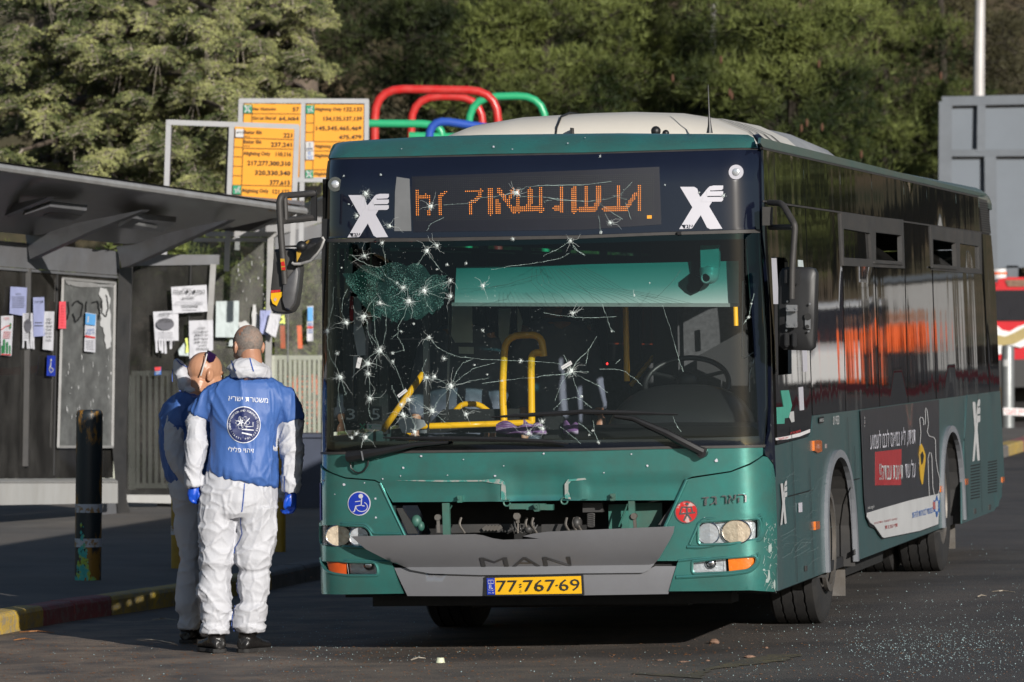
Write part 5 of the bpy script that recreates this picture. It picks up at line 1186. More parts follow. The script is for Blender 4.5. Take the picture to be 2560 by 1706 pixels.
ip('painted_camera_shadow', 'ink', lambda mb: mb.prism([cp('5', x, y, .39) for x, y in ((1060, 1270), (1130, 1215), (1150, 1200), (1250, 1250), (1250, 1290), (1210, 1350), (1155, 1375), (1110, 1350), (1060, 1300))], (0, .003, 0)), False)  # shadows of the security camera and its mount, painted as dark sheets
ip('painted_camera_shadow', 'ink', lambda mb: mb.prism([cp('5', x, y, .39) for x, y in ((1135, 1108), (1150, 1205), (1260, 1240), (1230, 1160), (1220, 1108))], (0, .003, 0)), False)
# handrails
def rail(k, pts, Y, r=.0185, sm=.10):
 def f(mb):
  P = []
  for i, (x, y) in enumerate(pts): P.append(cp(k, x, y, Y if not isinstance(Y, (list, tuple)) else Y[i]))
  mb.tube(P, r, 12, smooth=sm)
 return ip('handrail', 'yellow', f)
rail('6', [(1568, 1120), (1556, 900), (1562, 700), (1580, 435), (1860, 432), (1880, 600)], 1.15, .0205, .14)
rail('6', [(1785, 1120), (1780, 700), (1785, 572), (1890, 570)], 1.15, .0205, .10)
rail('6', [(815, 1205), (850, 1145), (960, 1148), (1340, 1135), (1810, 1118)], [.8, .8, .9, 1.1, 1.15], .018, .05)
rail('6', [(622, 1175), (930, 740)], [.75, 1.1], .0185)
rail('6', [(1185, 1030), (1235, 975), (1365, 972), (1445, 1030)], 1.5, .0165, .06)
rail('7', [(640, 190), (650, 795)], 1.6, .017); rail('7', [(1500, 200), (1505, 360)], 1.4, .014); rail('6', [(1560, 700), (1250, 830)], 2.2, .014)
rail('7', [(860, 600), (680, 830)], 2.6, .014)
ip('front_partition', 'blackpl', lambda mb: mb.prism([cp('6', x, y, 1.2) for x, y in ((1090, 1015), (1690, 1010), (1690, 1200), (960, 1200), (1000, 1110))], (0, .02, 0)), False)
ip('door_post', 'greypl', lambda mb: mb.bar(cp('6', 340, 140, .7), cp('6', 350, 1000, .7), .05, .04, (0, 1, 0)), False)
ip('door_post', 'inwall', lambda mb: mb.bar(cp('6', 955, 0, .9), cp('6', 965, 1200, .9), .03, .04, (0, 1, 0)).bar(cp('6', 1150, 200, 1.1), cp('6', 1120, 1100, 1.1), .012, .02, (0, 1, 0)), False)
for nm, pts, m_, Y in (('hanging_paper', [(390, 135), (445, 130), (455, 350), (480, 450), (482, 590), (420, 595), (388, 420)], 'paper', .45), ('hanging_paper', [(388, 600), (420, 600), (400, 700), (385, 790)], 'paper', .46), ('red_strip', [(358, 130), (386, 130), (384, 318), (360, 315)], 'paperr', .47),
      ('panel_and_daylight_patch', [(1130, 200), (1318, 200), (1322, 492), (1185, 492), (1130, 400)], 'paperg', 1.3), ('panel_and_daylight_patch', [(1212, 525), (1330, 527), (1330, 582), (1214, 578)], 'paperg', 1.3),
      ('panel_and_daylight_patch', [(1525, 225), (1622, 225), (1600, 500), (1525, 630)], 'paperg', 1.9), ('panel_and_daylight_patch', [(1670, 200), (1715, 325), (1700, 410), (1675, 410)], 'paperg', 1.9),  # pale sheets put in for daylight glimpsed through the rear window
      ('white_shield', [(720, 1085), (850, 1080), (940, 1100), (960, 1140), (860, 1200), (770, 1200)], 'paper', .42), ('paper_note', [(905, 1178), (962, 1176), (962, 1202), (905, 1202)], 'paper', .35)):
 ip(nm, m_, lambda mb: mb.prism([cp('6', x, y, Y) for x, y in pts], (0, .003, 0)), False)
sg = ip('route_number_board', 'ink', lambda mb: mb.prism([cp('6', x, y, .30) for x, y in ((322, 992), (415, 992), (418, 1108), (324, 1108))], (0, .004, 0)).prism([cp('6', x, y, .30) for x, y in ((522, 992), (608, 992), (610, 1108), (524, 1108))], (0, .004, 0)), False)
mb = MB(); fn = lambda x, y: cp('6', x, 2 * 1095 - y, .295)
text(mb, '3', fn, 334, 1095, 84, 66); text(mb, '5', fn, 530, 1095, 84, 66); mb.build('route_digits', MT['adwhite'], sg, norm=False)
sk_ = ip('ticket_sticker', 'adwhite', lambda mb: mb.prism([cp('6', x, y, .29) for x, y in ((492, 1128), (608, 1132), (608, 1174), (492, 1172))], (0, .003, 0)), False)
mb = MB(); fq = lambda x, y: cp('6', x, y, .287)
strip(mb, [(506, 1138), (530, 1166)], 8, fq); strip(mb, [(530, 1138), (506, 1166)], 8, fq); strip(mb, [(545, 1145), (600, 1147)], 4, fq); mb.build('sticker_print', MT['tealtape'], sk_, norm=False)
mb = MB(); strip(mb, [(438, 1128), (478, 1172)], 10, fq); strip(mb, [(480, 1128), (438, 1172)], 10, fq); mb.build('green_sticker', MT['green'], inn, norm=False)
ip('card_reader', 'blackpl', lambda mb: mb.box(cp('6', 1955, 1160, .32), (.12, .06, .14)), False, bevel=.01)
ip('indicator_light', 'red', lambda mb: mb.ell(cp('7', 495, 658, .9), (.006, .006, .007))).data.materials[0] = pm('red_pilot_light', (.8, .02, .02), emit=(1, .03, .03), es=2)
ip('driver_console', 'inwall', lambda mb: mb.bbox((.05, 1.0, .9), (.30, 1.3, 1.22)), False)
ip('inner_grille', 'inwall', lambda mb: mb.prism([cp('7', x, y, 1.5) for x, y in ((1200, 600), (1560, 400), (1600, 440), (1600, 830), (1480, 830), (1200, 700))], (0, .01, 0)), False)
ip('inner_grille', 'inwall', lambda mb: mb.prism([cp('7', x, y, 2.15) for x, y in ((965, 430), (1060, 370), (1155, 300), (1165, 570), (960, 575))], (0, .01, 0)), False)
# ------------------------------------------------------------------ shattered windscreen: impact marks and cracks
def ws(k, x, y, o=.008): return surf(*fs(c(k, x, y)), o)
IMP = [('6', 945, 85, 48), ('6', 780, 60, 32), ('6', 825, 165, 48), ('6', 600, 180, 30), ('6', 1150, 130, 30), ('6', 1148, 5, 26), ('6', 1405, 45, 30), ('6', 470, 290, 46), ('6', 335, 335, 36), ('6', 190, 400, 34), ('6', 600, 555, 48), ('6', 700, 575, 16), ('6', 505, 655, 42), ('6', 510, 735, 30), ('6', 290, 762, 44), ('6', 268, 575, 20), ('6', 985, 452, 28), ('6', 1100, 617, 24), ('6', 1700, 635, 20), ('6', 965, 768, 38), ('6', 1025, 760, 26), ('6', 1155, 835, 46), ('6', 520, 930, 36), ('6', 825, 940, 46), ('6', 765, 980, 30), ('6', 780, 1058, 42), ('6', 1010, 1028, 42), ('6', 1272, 1055, 30), ('6', 2095, 715, 48), ('6', 870, 1190, 36), ('6', 485, 1235, 36), ('6', 415, 1205, 22), ('6', 378, 1235, 18), ('6', 1762, 1200, 32), ('6', 1870, 1165, 34), ('6', 1870, 1110, 26), ('6', 2108, 262, 28), ('6', 700, 640, 18), ('6', 768, 405, 12), ('6', 865, 345, 12), ('6', 1405, 398, 14), ('6', 1340, 668, 10), ('6', 1555, 790, 10), ('6', 1440, 742, 9),
  ('4', 965, 1025, 34), ('4', 1045, 985, 28), ('4', 478, 1065, 32), ('4', 615, 965, 24), ('4', 2090, 948, 28), ('4', 1640, 935, 18), ('4', 1125, 1135, 14), ('4', 1275, 1125, 14), ('4', 735, 1278, 12), ('4', 300, 1160, 8), ('4', 1048, 1172, 10),
  ('4', 490, 580, 44), ('4', 418, 752, 24), ('4', 675, 832, 30), ('4', 1668, 570, 42), ('4', 998, 680, 34), ('4', 608, 430, 12), ('4', 320, 440, 10), ('4', 358, 662, 8), ('5', 440, 285, 10), ('5', 520, 808, 26), ('5', 450, 882, 16), ('5', 1218, 568, 9), ('5', 1408, 595, 18), ('5', 950, 510, 7),
  ('7', 430, 1275, 16), ('7', 385, 1180, 12), ('7', 358, 1215, 10), ('7', 1620, 188, 8), ('7', 1600, 292, 12), ('7', 710, 120, 10), ('7', 830, 25, 6), ('7', 530, 405, 8), ('7', 300, 915, 14)]
for k, x, y, r in IMP:
 mb = MB(); n = 26; pts = []
 o_ = .012 if k in '45' and y < 900 else .0085
 def g(a, q): return ws(k, x + q * cos(a), y + q * sin(a), o_)
 ring_ = []
 for i in range(16): ring_.append(g(2 * pi * i / 16 + R.uniform(-.1, .1), r * R.uniform(.26, .52)))
 n = 16; C0 = g(0, 0) - Vector((0, .004, 0)); mb.add([C0] + ring_, [(0, 1 + i, 1 + (i + 1) % n) for i in range(n)])
 for i in range(int(r * 3.2)):     # grains round the hole
  a = R.uniform(0, 2 * pi); q = r * (.30 + abs(R.gauss(0, .38))); s_ = R.uniform(.8, 2.8); x1, y1 = x + q * cos(a), y + q * sin(a)
  mb.add([ws(k, x1 + s_ * cos(t), y1 + s_ * sin(t), o_) for t in (a, a + 2.1, a + 4.2)], [(0, 1, 2)])
 if r > 25:
  for i in range(4):
   a = R.uniform(0, 2 * pi); q = r * R.uniform(1.6, 4.2); b_ = a + R.uniform(-.35, .35); L_ = jag([(x + r * .5 * cos(a), y + r * .5 * sin(a)), (x + q * .6 * cos(a), y + q * .6 * sin(a)), (x + q * cos(b_), y + q * sin(b_))], 1.5, 4)
   strip(mb, L_, [1.5 - .1 * t for t in range(len(L_))], lambda p, w_: ws(k, p, w_, o_ - .001))
 for i in range(int(r / 6)):
  a = R.uniform(0, 2 * pi); q = r * R.uniform(.7, 1.5); strip(mb, [(x + r * .4 * cos(a), y + r * .4 * sin(a)), (x + q * cos(a), y + q * sin(a))], [1.8, .5], lambda p, w_: ws(k, p, w_, o_ - .001))
 mb.build('impact_mark', MT['frost'], windscreen, norm=False)
CK = [('4', [(380, 1060), (430, 1100), (500, 1135), (570, 1155), (605, 1150)]), ('4', [(615, 965), (635, 1060), (645, 1130)]), ('4', [(605, 1150), (650, 1230), (735, 1280), (780, 1310)]), ('4', [(965, 1025), (1010, 1095), (1060, 1160), (1085, 1195)]), ('4', [(965, 1025), (930, 1080), (890, 1140)]),
  ('6', [(945, 85), (1040, 45), (1148, 5)]), ('6', [(945, 85), (1000, 110), (1080, 140), (1150, 150)]), ('6', [(945, 85), (955, 160), (980, 210), (1015, 248)]), ('6', [(945, 85), (970, 30), (1005, 0)]), ('6', [(1230, 72), (1400, 68), (1560, 40), (1790, 5)], 'd'), ('6', [(825, 165), (790, 280), (745, 360), (740, 450), (780, 520), (790, 560)]),
  ('6', [(600, 180), (640, 220), (650, 290), (645, 400), (625, 500)]), ('6', [(550, 180), (555, 300), (560, 430), (590, 520)]), ('6', [(335, 335), (300, 250), (310, 150), (345, 70)]), ('6', [(240, 60), (235, 200), (205, 330), (190, 400)]), ('6', [(190, 400), (195, 520), (220, 620), (270, 700)]),
  ('6', [(500, 330), (510, 430), (540, 500)]), ('6', [(600, 555), (660, 600), (720, 680), (760, 780), (785, 855)]), ('6', [(600, 555), (575, 620), (570, 700)]), ('6', [(600, 555), (520, 600), (480, 640)]), ('6', [(600, 555), (560, 480), (520, 430)]), ('6', [(720, 570), (790, 550)]), ('6', [(690, 460), (735, 420)]),
  ('6', [(290, 762), (275, 850), (280, 960), (305, 1080), (330, 1180), (360, 1230)]), ('6', [(290, 762), (320, 860), (335, 900)]), ('6', [(510, 735), (520, 830), (520, 930)]), ('6', [(520, 930), (510, 1010), (525, 1080), (545, 1100)]), ('6', [(985, 452), (1040, 520), (1120, 570), (1230, 605), (1400, 622), (1600, 632), (1700, 636), (1860, 640), (2020, 662)]),
  ('6', [(1155, 835), (1200, 720), (1250, 650), (1330, 622)]), ('6', [(1155, 835), (1240, 760), (1340, 690), (1500, 652)]), ('6', [(1155, 835), (1300, 795), (1450, 770)]), ('6', [(1400, 812), (1560, 790), (1800, 765), (1950, 745), (2095, 740)]), ('6', [(1155, 835), (1060, 780), (970, 768)]), ('6', [(1155, 835), (1050, 950), (1015, 1028)]), ('6', [(1155, 835), (1210, 900), (1250, 960)]),
  ('6', [(1010, 1028), (880, 940), (825, 940)]), ('6', [(1010, 1028), (1060, 1070), (1105, 1115)]), ('6', [(840, 1078), (920, 1060), (1010, 1028)]), ('6', [(965, 768), (930, 700), (965, 620)]), ('6', [(690, 830), (720, 900), (760, 980)]), ('6', [(780, 1058), (850, 1090), (880, 1150), (870, 1190)]),
  ('6', [(2095, 715), (2140, 640), (2190, 590)]), ('6', [(2095, 715), (2040, 590)]), ('7', [(210, 715), (280, 620), (350, 550), (415, 445)]), ('7', [(210, 715), (350, 790), (430, 830), (500, 885)]), ('7', [(210, 720), (240, 800), (275, 900), (300, 920)]), ('7', [(210, 720), (150, 790), (110, 880), (90, 950)]), ('7', [(210, 720), (350, 722)]), ('7', [(0, 750), (210, 735)]),
  ('7', [(0, 258), (100, 275), (250, 292), (400, 298), (570, 288)]), ('7', [(455, 190), (495, 290), (520, 380), (545, 405)]), ('7', [(440, 698), (560, 698), (640, 720), (720, 780), (770, 830)]), ('7', [(330, 660), (345, 590), (350, 540)]), ('7', [(560, 655), (600, 625)]), ('7', [(80, 1010), (150, 940), (250, 920), (320, 960), (370, 1000)]),
  ('7', [(930, 200), (990, 380), (1040, 560), (1075, 670), (1095, 720)]), ('7', [(1640, 110), (1622, 188), (1600, 290), (1565, 340)]), ('7', [(700, 80), (715, 130), (760, 180)]), ('4', [(2090, 948), (2000, 1010), (1880, 1065)]), ('5', [(200, 1045), (150, 1080), (0, 1110)]), ('5', [(210, 950), (260, 1020), (320, 1060)]), ('4', [(1480, 1175), (1600, 1150), (1800, 1125), (1900, 1108)]),
  ('4', [(1100, 668), (1280, 655), (1400, 610), (1520, 598), (1640, 575), (1700, 600), (1850, 605), (2195, 640)], 'o'), ('4', [(1668, 565), (1760, 522), (1900, 512), (2195, 512)], 'o'), ('5', [(0, 515), (150, 515), (350, 505), (530, 482)], 'o'), ('5', [(0, 605), (130, 630), (350, 640), (480, 625), (600, 590), (690, 490)], 'o'), ('5', [(0, 640), (60, 630)], 'o'), ('5', [(420, 640), (520, 715), (620, 780)], 'o'), ('5', [(640, 655), (685, 780)], 'o'), ('4', [(1105, 765), (1000, 815), (965, 870)], 'o'), ('5', [(432, 750), (445, 880)], 'o'), ('5', [(540, 590), (650, 625)], 'o'),
  ('7', [(270, 1120), (330, 1160), (380, 1210)]), ('7', [(130, 1150), (220, 1220), (290, 1285)]), ('7', [(385, 1100), (400, 1200), (430, 1275)]), ('7', [(1010, 1070), (1040, 1140), (1075, 1190)]), ('6', [(130, 250), (125, 420), (130, 640), (135, 830)]), ('4', [(2110, 980), (2120, 1010), (2195, 1060)])]
for e in CK:
 k, pts = e[0], e[1]; fl_ = e[2] if len(e) > 2 else ''
 o_ = .0125 if fl_ == 'o' else .0078
 q = jag(pts, 1.6, 5); mb = MB(); strip(mb, q, [R.uniform(.7, 2.5) for _ in q], lambda a, b: ws(k, a, b, o_))
 if fl_ != 'd':
  for p in q:
   if R.random() < .55:
    s_ = R.uniform(1.5, 4.0); a = R.uniform(0, 6); px, py = p[0] + R.gauss(0, 4), p[1] + R.gauss(0, 4); mb.add([ws(k, px + s_ * cos(t), py + s_ * sin(t), o_ + .001) for t in (a, a + 2, a + 4)], [(0, 1, 2)])
 mb.build('crack_line', MT['crackd' if fl_ == 'd' else 'crack'], windscreen, norm=False)
# fan of fine dark cracks over the blind
mb = MB()
for i in range(15):
 x0 = 1540 + i * 30; P = [(x0 + 250, 1162), (x0 + 240 + i * 22, 1270 + i * 4), (x0 + 330 + i * 42, 1360 + i * 3), (x0 + 360 + i * 52, 1442)]
 strip(mb, jag(P, 2, 3), 2.0, lambda a, b: ws('4', a, b, .0075))
for P in ([(1420, 1320), (1600, 1290), (1850, 1210), (1880, 1160)], [(2000, 1170), (2200, 1330), (2330, 1430)], [(2640, 1380), (2760, 1390), (2900, 1260), (2950, 1180)]): strip(mb, jag(P, 3, 4), 2.6, lambda a, b: ws('4', a, b, .0075))
mb.build('fine_cracks', MT['crackd'], windscreen, norm=False)['kind'] = 'stuff'
# crazed area in the upper corner: a net of tiny fractures
reg = [(330, -60), (700, -150), (900, -100), (1130, -20), (1120, 90), (1060, 230), (930, 290), (740, 320), (690, 330), (600, 285), (560, 290), (500, 230), (330, 60)]
rj = jag(reg + [reg[0]], 17, 5)[:-1]
patch('crazed_film', [fs(c('6', *p)) for p in rj], surf, glassmat('crazed_film', (.42, .58, .52), dirt=.09), windscreen, 0, .06, (), 60, .0062)
bpy.data.materials['crazed_film'].node_tree.nodes['Diffuse BSDF'].inputs[0].default_value = (.05, .20, .17, 1)
mb = MB(); n = 0
while n < 4200:
 p = (R.uniform(330, 1130), R.uniform(-150, 330))
 if not inpoly(p, rj) or noise.noise(Vector((p[0] * .012, p[1] * .012, 4))) < R.uniform(-.45, .25): continue
 n += 1; s_ = R.uniform(.7, 2.3); a = R.uniform(0, 6); mb.add([ws('6', p[0] + s_ * 1.5 * cos(t), p[1] + s_ * sin(t), .0074) for t in (a, a + 2, a + 4)], [(0, 1, 2)])
mb.build('crazed_glass', pm('green_white_crazing', (.12, .27, .23), .3, 0, .9, 14, spec=.8), windscreen, norm=False)['kind'] = 'stuff'
for k, P in (('6', [(738, 905), (805, 852), (822, 872), (752, 925)]), ('6', [(432, 608), (465, 615), (445, 695), (415, 688)]), ('6', [(2018, 680), (2095, 633), (2108, 660), (2030, 705)])):
 mb = MB(); mb.prism([ws(k, x, y, .0175) for x, y in P], (0, .0015, 0)); o = mb.build('measuring_label', MT['adwhite'], windscreen)
 mb = MB(); a, b = P[0], P[1]; strip(mb, [((P[0][0] + P[3][0]) / 2 + 6, (P[0][1] + P[3][1]) / 2 - 4), ((P[1][0] + P[2][0]) / 2 - 6, (P[1][1] + P[2][1]) / 2 + 4)], 2.5, lambda u, v: ws(k, u, v, .019)); mb.build('label_scale', MT['print'], windscreen, norm=False)
# loose glass glitter over the pane
mb = MB()
for i in range(1200):
 k = '6'; x = R.betavariate(1.2, 2.6) * 2400 + 110; y = R.uniform(-300, 1270)
 if y < 0 and x > 1200: continue
 s_ = R.uniform(.7, 2.6); a = R.uniform(0, 6); mb.add([ws(k, x + s_ * cos(t), y + s_ * sin(t), .009) for t in (a, a + 2, a + 4)], [(0, 1, 2)])
mb.build('glass_grains', MT['frost'], windscreen, norm=False)['kind'] = 'stuff'

# ================================================================== THINGS LYING OR HANGING IN THE BUS
pc = BM @ cp('6', 1700, 1215, .24)
sh = thing('slipper_pair', 'purple striped cloth slippers lying on the dashboard behind the windscreen', 'slippers', pc)
for (xa1, ya1, xb1, yb1) in ((1505, 1180, 1790, 1200), (1720, 1180, 1900, 1200), (2030, 1180, 2150, 1190)):
 a = BM @ cp('6', xa1, ya1, .26); b = BM @ cp('6', xb1, yb1, .22); L = (b - a).length; mb = MB()
 rs = []
 for i in range(11):
  t = i / 10; P = a.lerp(b, t); h = .026 + .034 * abs(sin(t * 5 + xa1)) * (1 - .3 * t); w_ = .045 * sin(pi * min(.97, max(.06, t))) ** .5
  rs.append([P + Vector((0, w_ * cos(q * pi / 6), h * sin(q * pi / 6) * (1 if q < 7 else .35))) for q in range(12)])
 mb.rings(rs); mb.build('slipper', MT['purple'], sh, smooth=40, world=True)
pt = BM @ cp('7', 1655, 700, .30)
toy = thing('plush_toy', 'small cream plush animal hanging on a string at the windscreen pillar', 'plush toy', pt)
mb = MB()
for x, y, rx, rz_ in ((1658, 720, .024, .036), (1665, 665, .016, .016), (1624, 665, .014, .016), (1680, 672, .014, .017), (1648, 780, .007, .028), (1640, 755, .014, .014), (1672, 760, .012, .016)):
 mb.ell(BM @ cp('7', x, y, .30), (rx, rx * .8, rz_), nu=12, nv=8)
mb.build('body', pm('cream_plush', (.5, .42, .36), .9, 0, .3, 60, bump=.003, bs=200), toy, smooth=True, world=True)
mb = MB(); mb.tube([BM @ cp('7', 1665, 655, .30), BM @ cp('7', 1655, 590, .30), BM @ cp('7', 1640, 500, .31)], .0025, 5); mb.build('string', MT['adwhite'], toy, world=True)
mb = MB(); mb.ell(BM @ cp('7', 1683, 665, .285), (.007, .005, .013)); mb.build('inner_ear', MT['paperr'], toy, world=True)

# ================================================================== STREET FURNITURE
def wp(k, x, y, D): return W(c(k, x, y), D)
def uvp(u, v, D): return W((u, v), D)
def WB(mb, name, mat, parent, **kw): return mb.build(name, MT[mat], parent, world=True, **kw)
# bollards
def bollard(name, label, u0, u1, vt, base, r, group, mats_, bands=(), lean=0):
 D = base.y; h = (EYE - (vt - V0) * D / F) - base.z
 t = thing(name, label, 'bollard', base, group=group)
 mb = MB(); rs = []
 for z, rr in ((-.02, r), (h * .25, r), (h * .5, r), (h * .75, r), (h - .03, r), (h - .01, r * .94), (h, r * .8)):
  rs.append([Vector((rr * cos(q * pi / 18) + lean * z, rr * sin(q * pi / 18), z)) for q in range(36)])
 mb.rings(rs); mb.build('post', MT[mats_], t, smooth=40)
 for z0, z1, m_ in bands:
  mb = MB(); mb.rings([[Vector(((r + .0025) * cos(q * pi / 18) + lean * z, (r + .0025) * sin(q * pi / 18), z)) for q in range(36)] for z in (z0 * h, z1 * h)], False); o = mb.build('paint_band', MT[m_], t, smooth=40, norm=False)
 return t
b0 = onpave((202, 1338)); r0 = (234 - 173) / 2 * b0.y / F
bollard('bollard', 'thick worn black bollard with chipped white bands and a turquoise spray mark on the pavement', 173, 234, 942, b0, r0, 'bollards along the kerb', 'bollard', ((.405, .455, 'bwhite'), (.205, .255, 'bwhite')), .010)
t_ = bpy.data.objects['bollard']; spr = MB()
for q in range(170):
 a = R.gauss(-.25, .26); z = abs(R.gauss(0, .5)) * .30 * math.exp(-((a + .25) / .35) ** 2); s_ = R.uniform(.004, .013); rr_ = r0 + .0032; a *= 1.3
 spr.add([(rr_ * sin(a + dx * s_ / r0), -rr_ * cos(a + dx * s_ / r0), .02 + z + dz * s_) for dx, dz in ((-1, 0), (0, -1.6), (1, 0), (0, 1.6))], [(0, 1, 2, 3)])
spr.build('spray_paint', MT['bteal'], t_, norm=False)['kind'] = 'stuff'
for (u0, u1, vt, vb, lab) in ((394, 428, 1085, 1310, 'yellow bollard half hidden behind the left man'), (632, 656, 940, 1272, 'yellow bollard with a white band between the right man and the bus')):
 bb = onpave(((u0 + u1) / 2, vb)); bollard('bollard', lab, u0, u1, vt, bb, (u1 - u0) / 2 * bb.y / F * 1.05, 'bollards along the kerb', 'byel', ((.36, .45, 'bwhite'), (.74, .85, 'bwhite')))

# overhead line signs ---------------------------------------------------------
BO[0] = .009
def sign(name, label, D, frame, lean, group):
 base = Vector((uvp(frame['foot'][0], 0, D).x, D, pave_z(-3)))
 t = thing(name, label, 'sign', base, group=group)
 return t
sA = thing('line_sign', 'front orange bus line sign listing lines 221 to 613 beside an empty grey frame', 'sign', (uvp(610, 0, 50).x, 50, pave_z(-2)), group='orange bus line signs above the shelters')
DA = 50.0
def bars(t, D, lst, w=.05, mat='signframe'):
 for i, (a, b) in enumerate(lst):
  mb = MB(); d = .0015 * i; mb.bar(W(a, D - d), W(b, D - d), .05, w, (0, 1, 0)); WB(mb, 'frame_bar', mat, t)
q1 = lambda x, y: c('1', x, y)
bars(sA, DA, [(q1(1103, 262), q1(1070, 1250)), (q1(1515, 290), q1(1480, 1250)), (q1(1942, 300), q1(1905, 1250)), (q1(1095, 277), q1(1952, 308))], .045)
bars(sA, DA + .04, [(q1(1110, 290), q1(1085, 900)), (q1(1503, 305), q1(1475, 900)), (q1(1530, 310), q1(1510, 830)), (q1(1924, 330), q1(1898, 830))], .02, 'signb')
mb = MB(); mb.prism([W(q1(*p), DA - .03) for p in ((1535, 306), (1922, 322), (1898, 860), (1512, 848))], (0, .02, 0)); WB(mb, 'sign_panel', 'signo', sA)
def signtext(t, D, items, lines, k='1', sl=-.045, rot=.02):
 mb = MB()
 for s_, x, y, h, w, al in items:
  fn = lambda a, b: W(c(k, a - (b - y) * sl * -1, 2 * y - b + (a - x) * rot), D)
  text(mb, s_, fn, x, y, h, w, al)
 for a, b in lines: strip(mb, [a, b], 3.0, lambda x, y: W(c(k, x, y), D - .002))
 return WB(mb, 'sign_lettering', 'ink', t, norm=False)
signtext(sA, DA - .045, [('Beitar Illit', 1597, 352, 24, 116, 'l'), ('Hill A', 1597, 373, 10, 38, 'l'), ('221', 1910, 376, 28, 56, 'r'), ('Beitar Illit', 1594, 414, 24, 116, 'l'), ('Hill B', 1594, 436, 10, 38, 'l'), ('237,241', 1908, 438, 28, 136, 'r'),
       ('Alighting Only', 1592, 490, 24, 176, 'l'), ('110,116', 1904, 500, 28, 100, 'r'), ('217,277,300,310', 1900, 562, 29, 282, 'r'), ('320,330,340', 1898, 624, 29, 230, 'r'), ('377,613', 1895, 686, 29, 130, 'r'), ('Alighting Only', 1582, 733, 24, 174, 'l'), ('121,122', 1893, 745, 28, 108, 'r'), ('123,129,130,131', 1892, 806, 29, 246, 'r')],
   [((1594, 310), (1574, 850)), ((1533, 376), (1918, 390)), ((1530, 438), (1590, 441)), ((1592, 446), (1914, 452)), ((1526, 500), (1588, 503)), ((1524, 562), (1586, 565)), ((1522, 624), (1584, 626)), ((1520, 686), (1904, 694)), ((1516, 748), (1578, 750))])
def tile(t, D, k, pts, mat, marks, mm_='adwhite', nm='logo_tile'):
 mb = MB(); mb.prism([W(c(k, *p), D) for p in pts], (0, .004, 0)); o = WB(mb, nm, mat, t)
 mb = MB()
 for m_ in marks: strip(mb, m_[0], m_[1], lambda x, y: W(c(k, x, y), D - .004))
 WB(mb, 'logo_mark', mm_, o, norm=False); return o
def runner(x, y, s):   # two stick figures in an X
 return [([(x - 14 * s, y - 4 * s), (x + 2 * s, y + 18 * s)], 6 * s), ([(x + 14 * s, y - 12 * s), (x - 10 * s, y + 20 * s)], 6 * s), ([(x + 2 * s, y - 8 * s), (x + 18 * s, y + 18 * s)], 6 * s), ([(x + 18 * s, y - 14 * s), (x + 8 * s, y - 14 * s)], 5 * s)]
def xm(x, y, s): return [([(x - 16 * s, y - 18 * s), (x + 14 * s, y + 20 * s)], 9 * s), ([(x + 12 * s, y - 16 * s), (x - 16 * s, y + 20 * s)], 7 * s), ([(x + 4 * s, y - 14 * s), (x + 18 * s, y - 15 * s)], 8 * s)]
tile(sA, DA - .05, '1', [(1540, 320), (1592, 322), (1590, 376), (1538, 374)], 'adwhite', [([(1546, 345), (1558, 345)], 8), ([(1560, 340), (1572, 340), (1572, 352)], 4), ([(1578, 340), (1588, 340), (1588, 354)], 4)], 'ink')
tile(sA, DA - .05, '1', [(1522, 688), (1576, 690), (1574, 748), (1520, 746)], 'green', runner(1548, 716, 1.1))
sB = thing('line_sign', 'rear orange bus line sign with two panels, starting with lines 57 and 132', 'sign', (uvp(700, 0, 55).x, 55, pave_z(-2)), group='orange bus line signs above the shelters')
DB = 55.0; q0 = lambda x, y: (x * .5, y * .5)
bars(sB, DB, [(q0(1108, 458), q0(1090, 1150)), (q0(1394, 460), q0(1384, 1150)), (q0(1686, 460), q0(1680, 1150)), (q0(1100, 464), q0(1694, 466)), (q0(1088, 826), q0(1690, 828))], .055)
bars(sB, DB + .04, [(q0(1382, 474), q0(1376, 820)), (q0(1406, 474), q0(1400, 820)), (q0(1674, 474), q0(1668, 820)), (q0(1116, 474), q0(1108, 820))], .02, 'signb')
for pts_ in ([(1122, 478), (1384, 480), (1374, 820), (1112, 818)], [(1408, 480), (1672, 482), (1666, 820), (1400, 818)]):
 mb = MB(); mb.prism([W(q0(*p), DB - .03) for p in pts_], (0, .02, 0)); WB(mb, 'sign_panel', 'signo', sB)
def st0(items, lines):
 mb = MB()
 for s_, x, y, h, w, al in items: text(mb, s_, lambda a, b: W(q0(a, 2 * y - b), DB - .045), x, y, h, w, al)
 for a, b in lines: strip(mb, [a, b], 2.0, lambda x, y: W(q0(x, y), DB - .047))
 WB(mb, 'sign_lettering', 'ink', sB, norm=False)
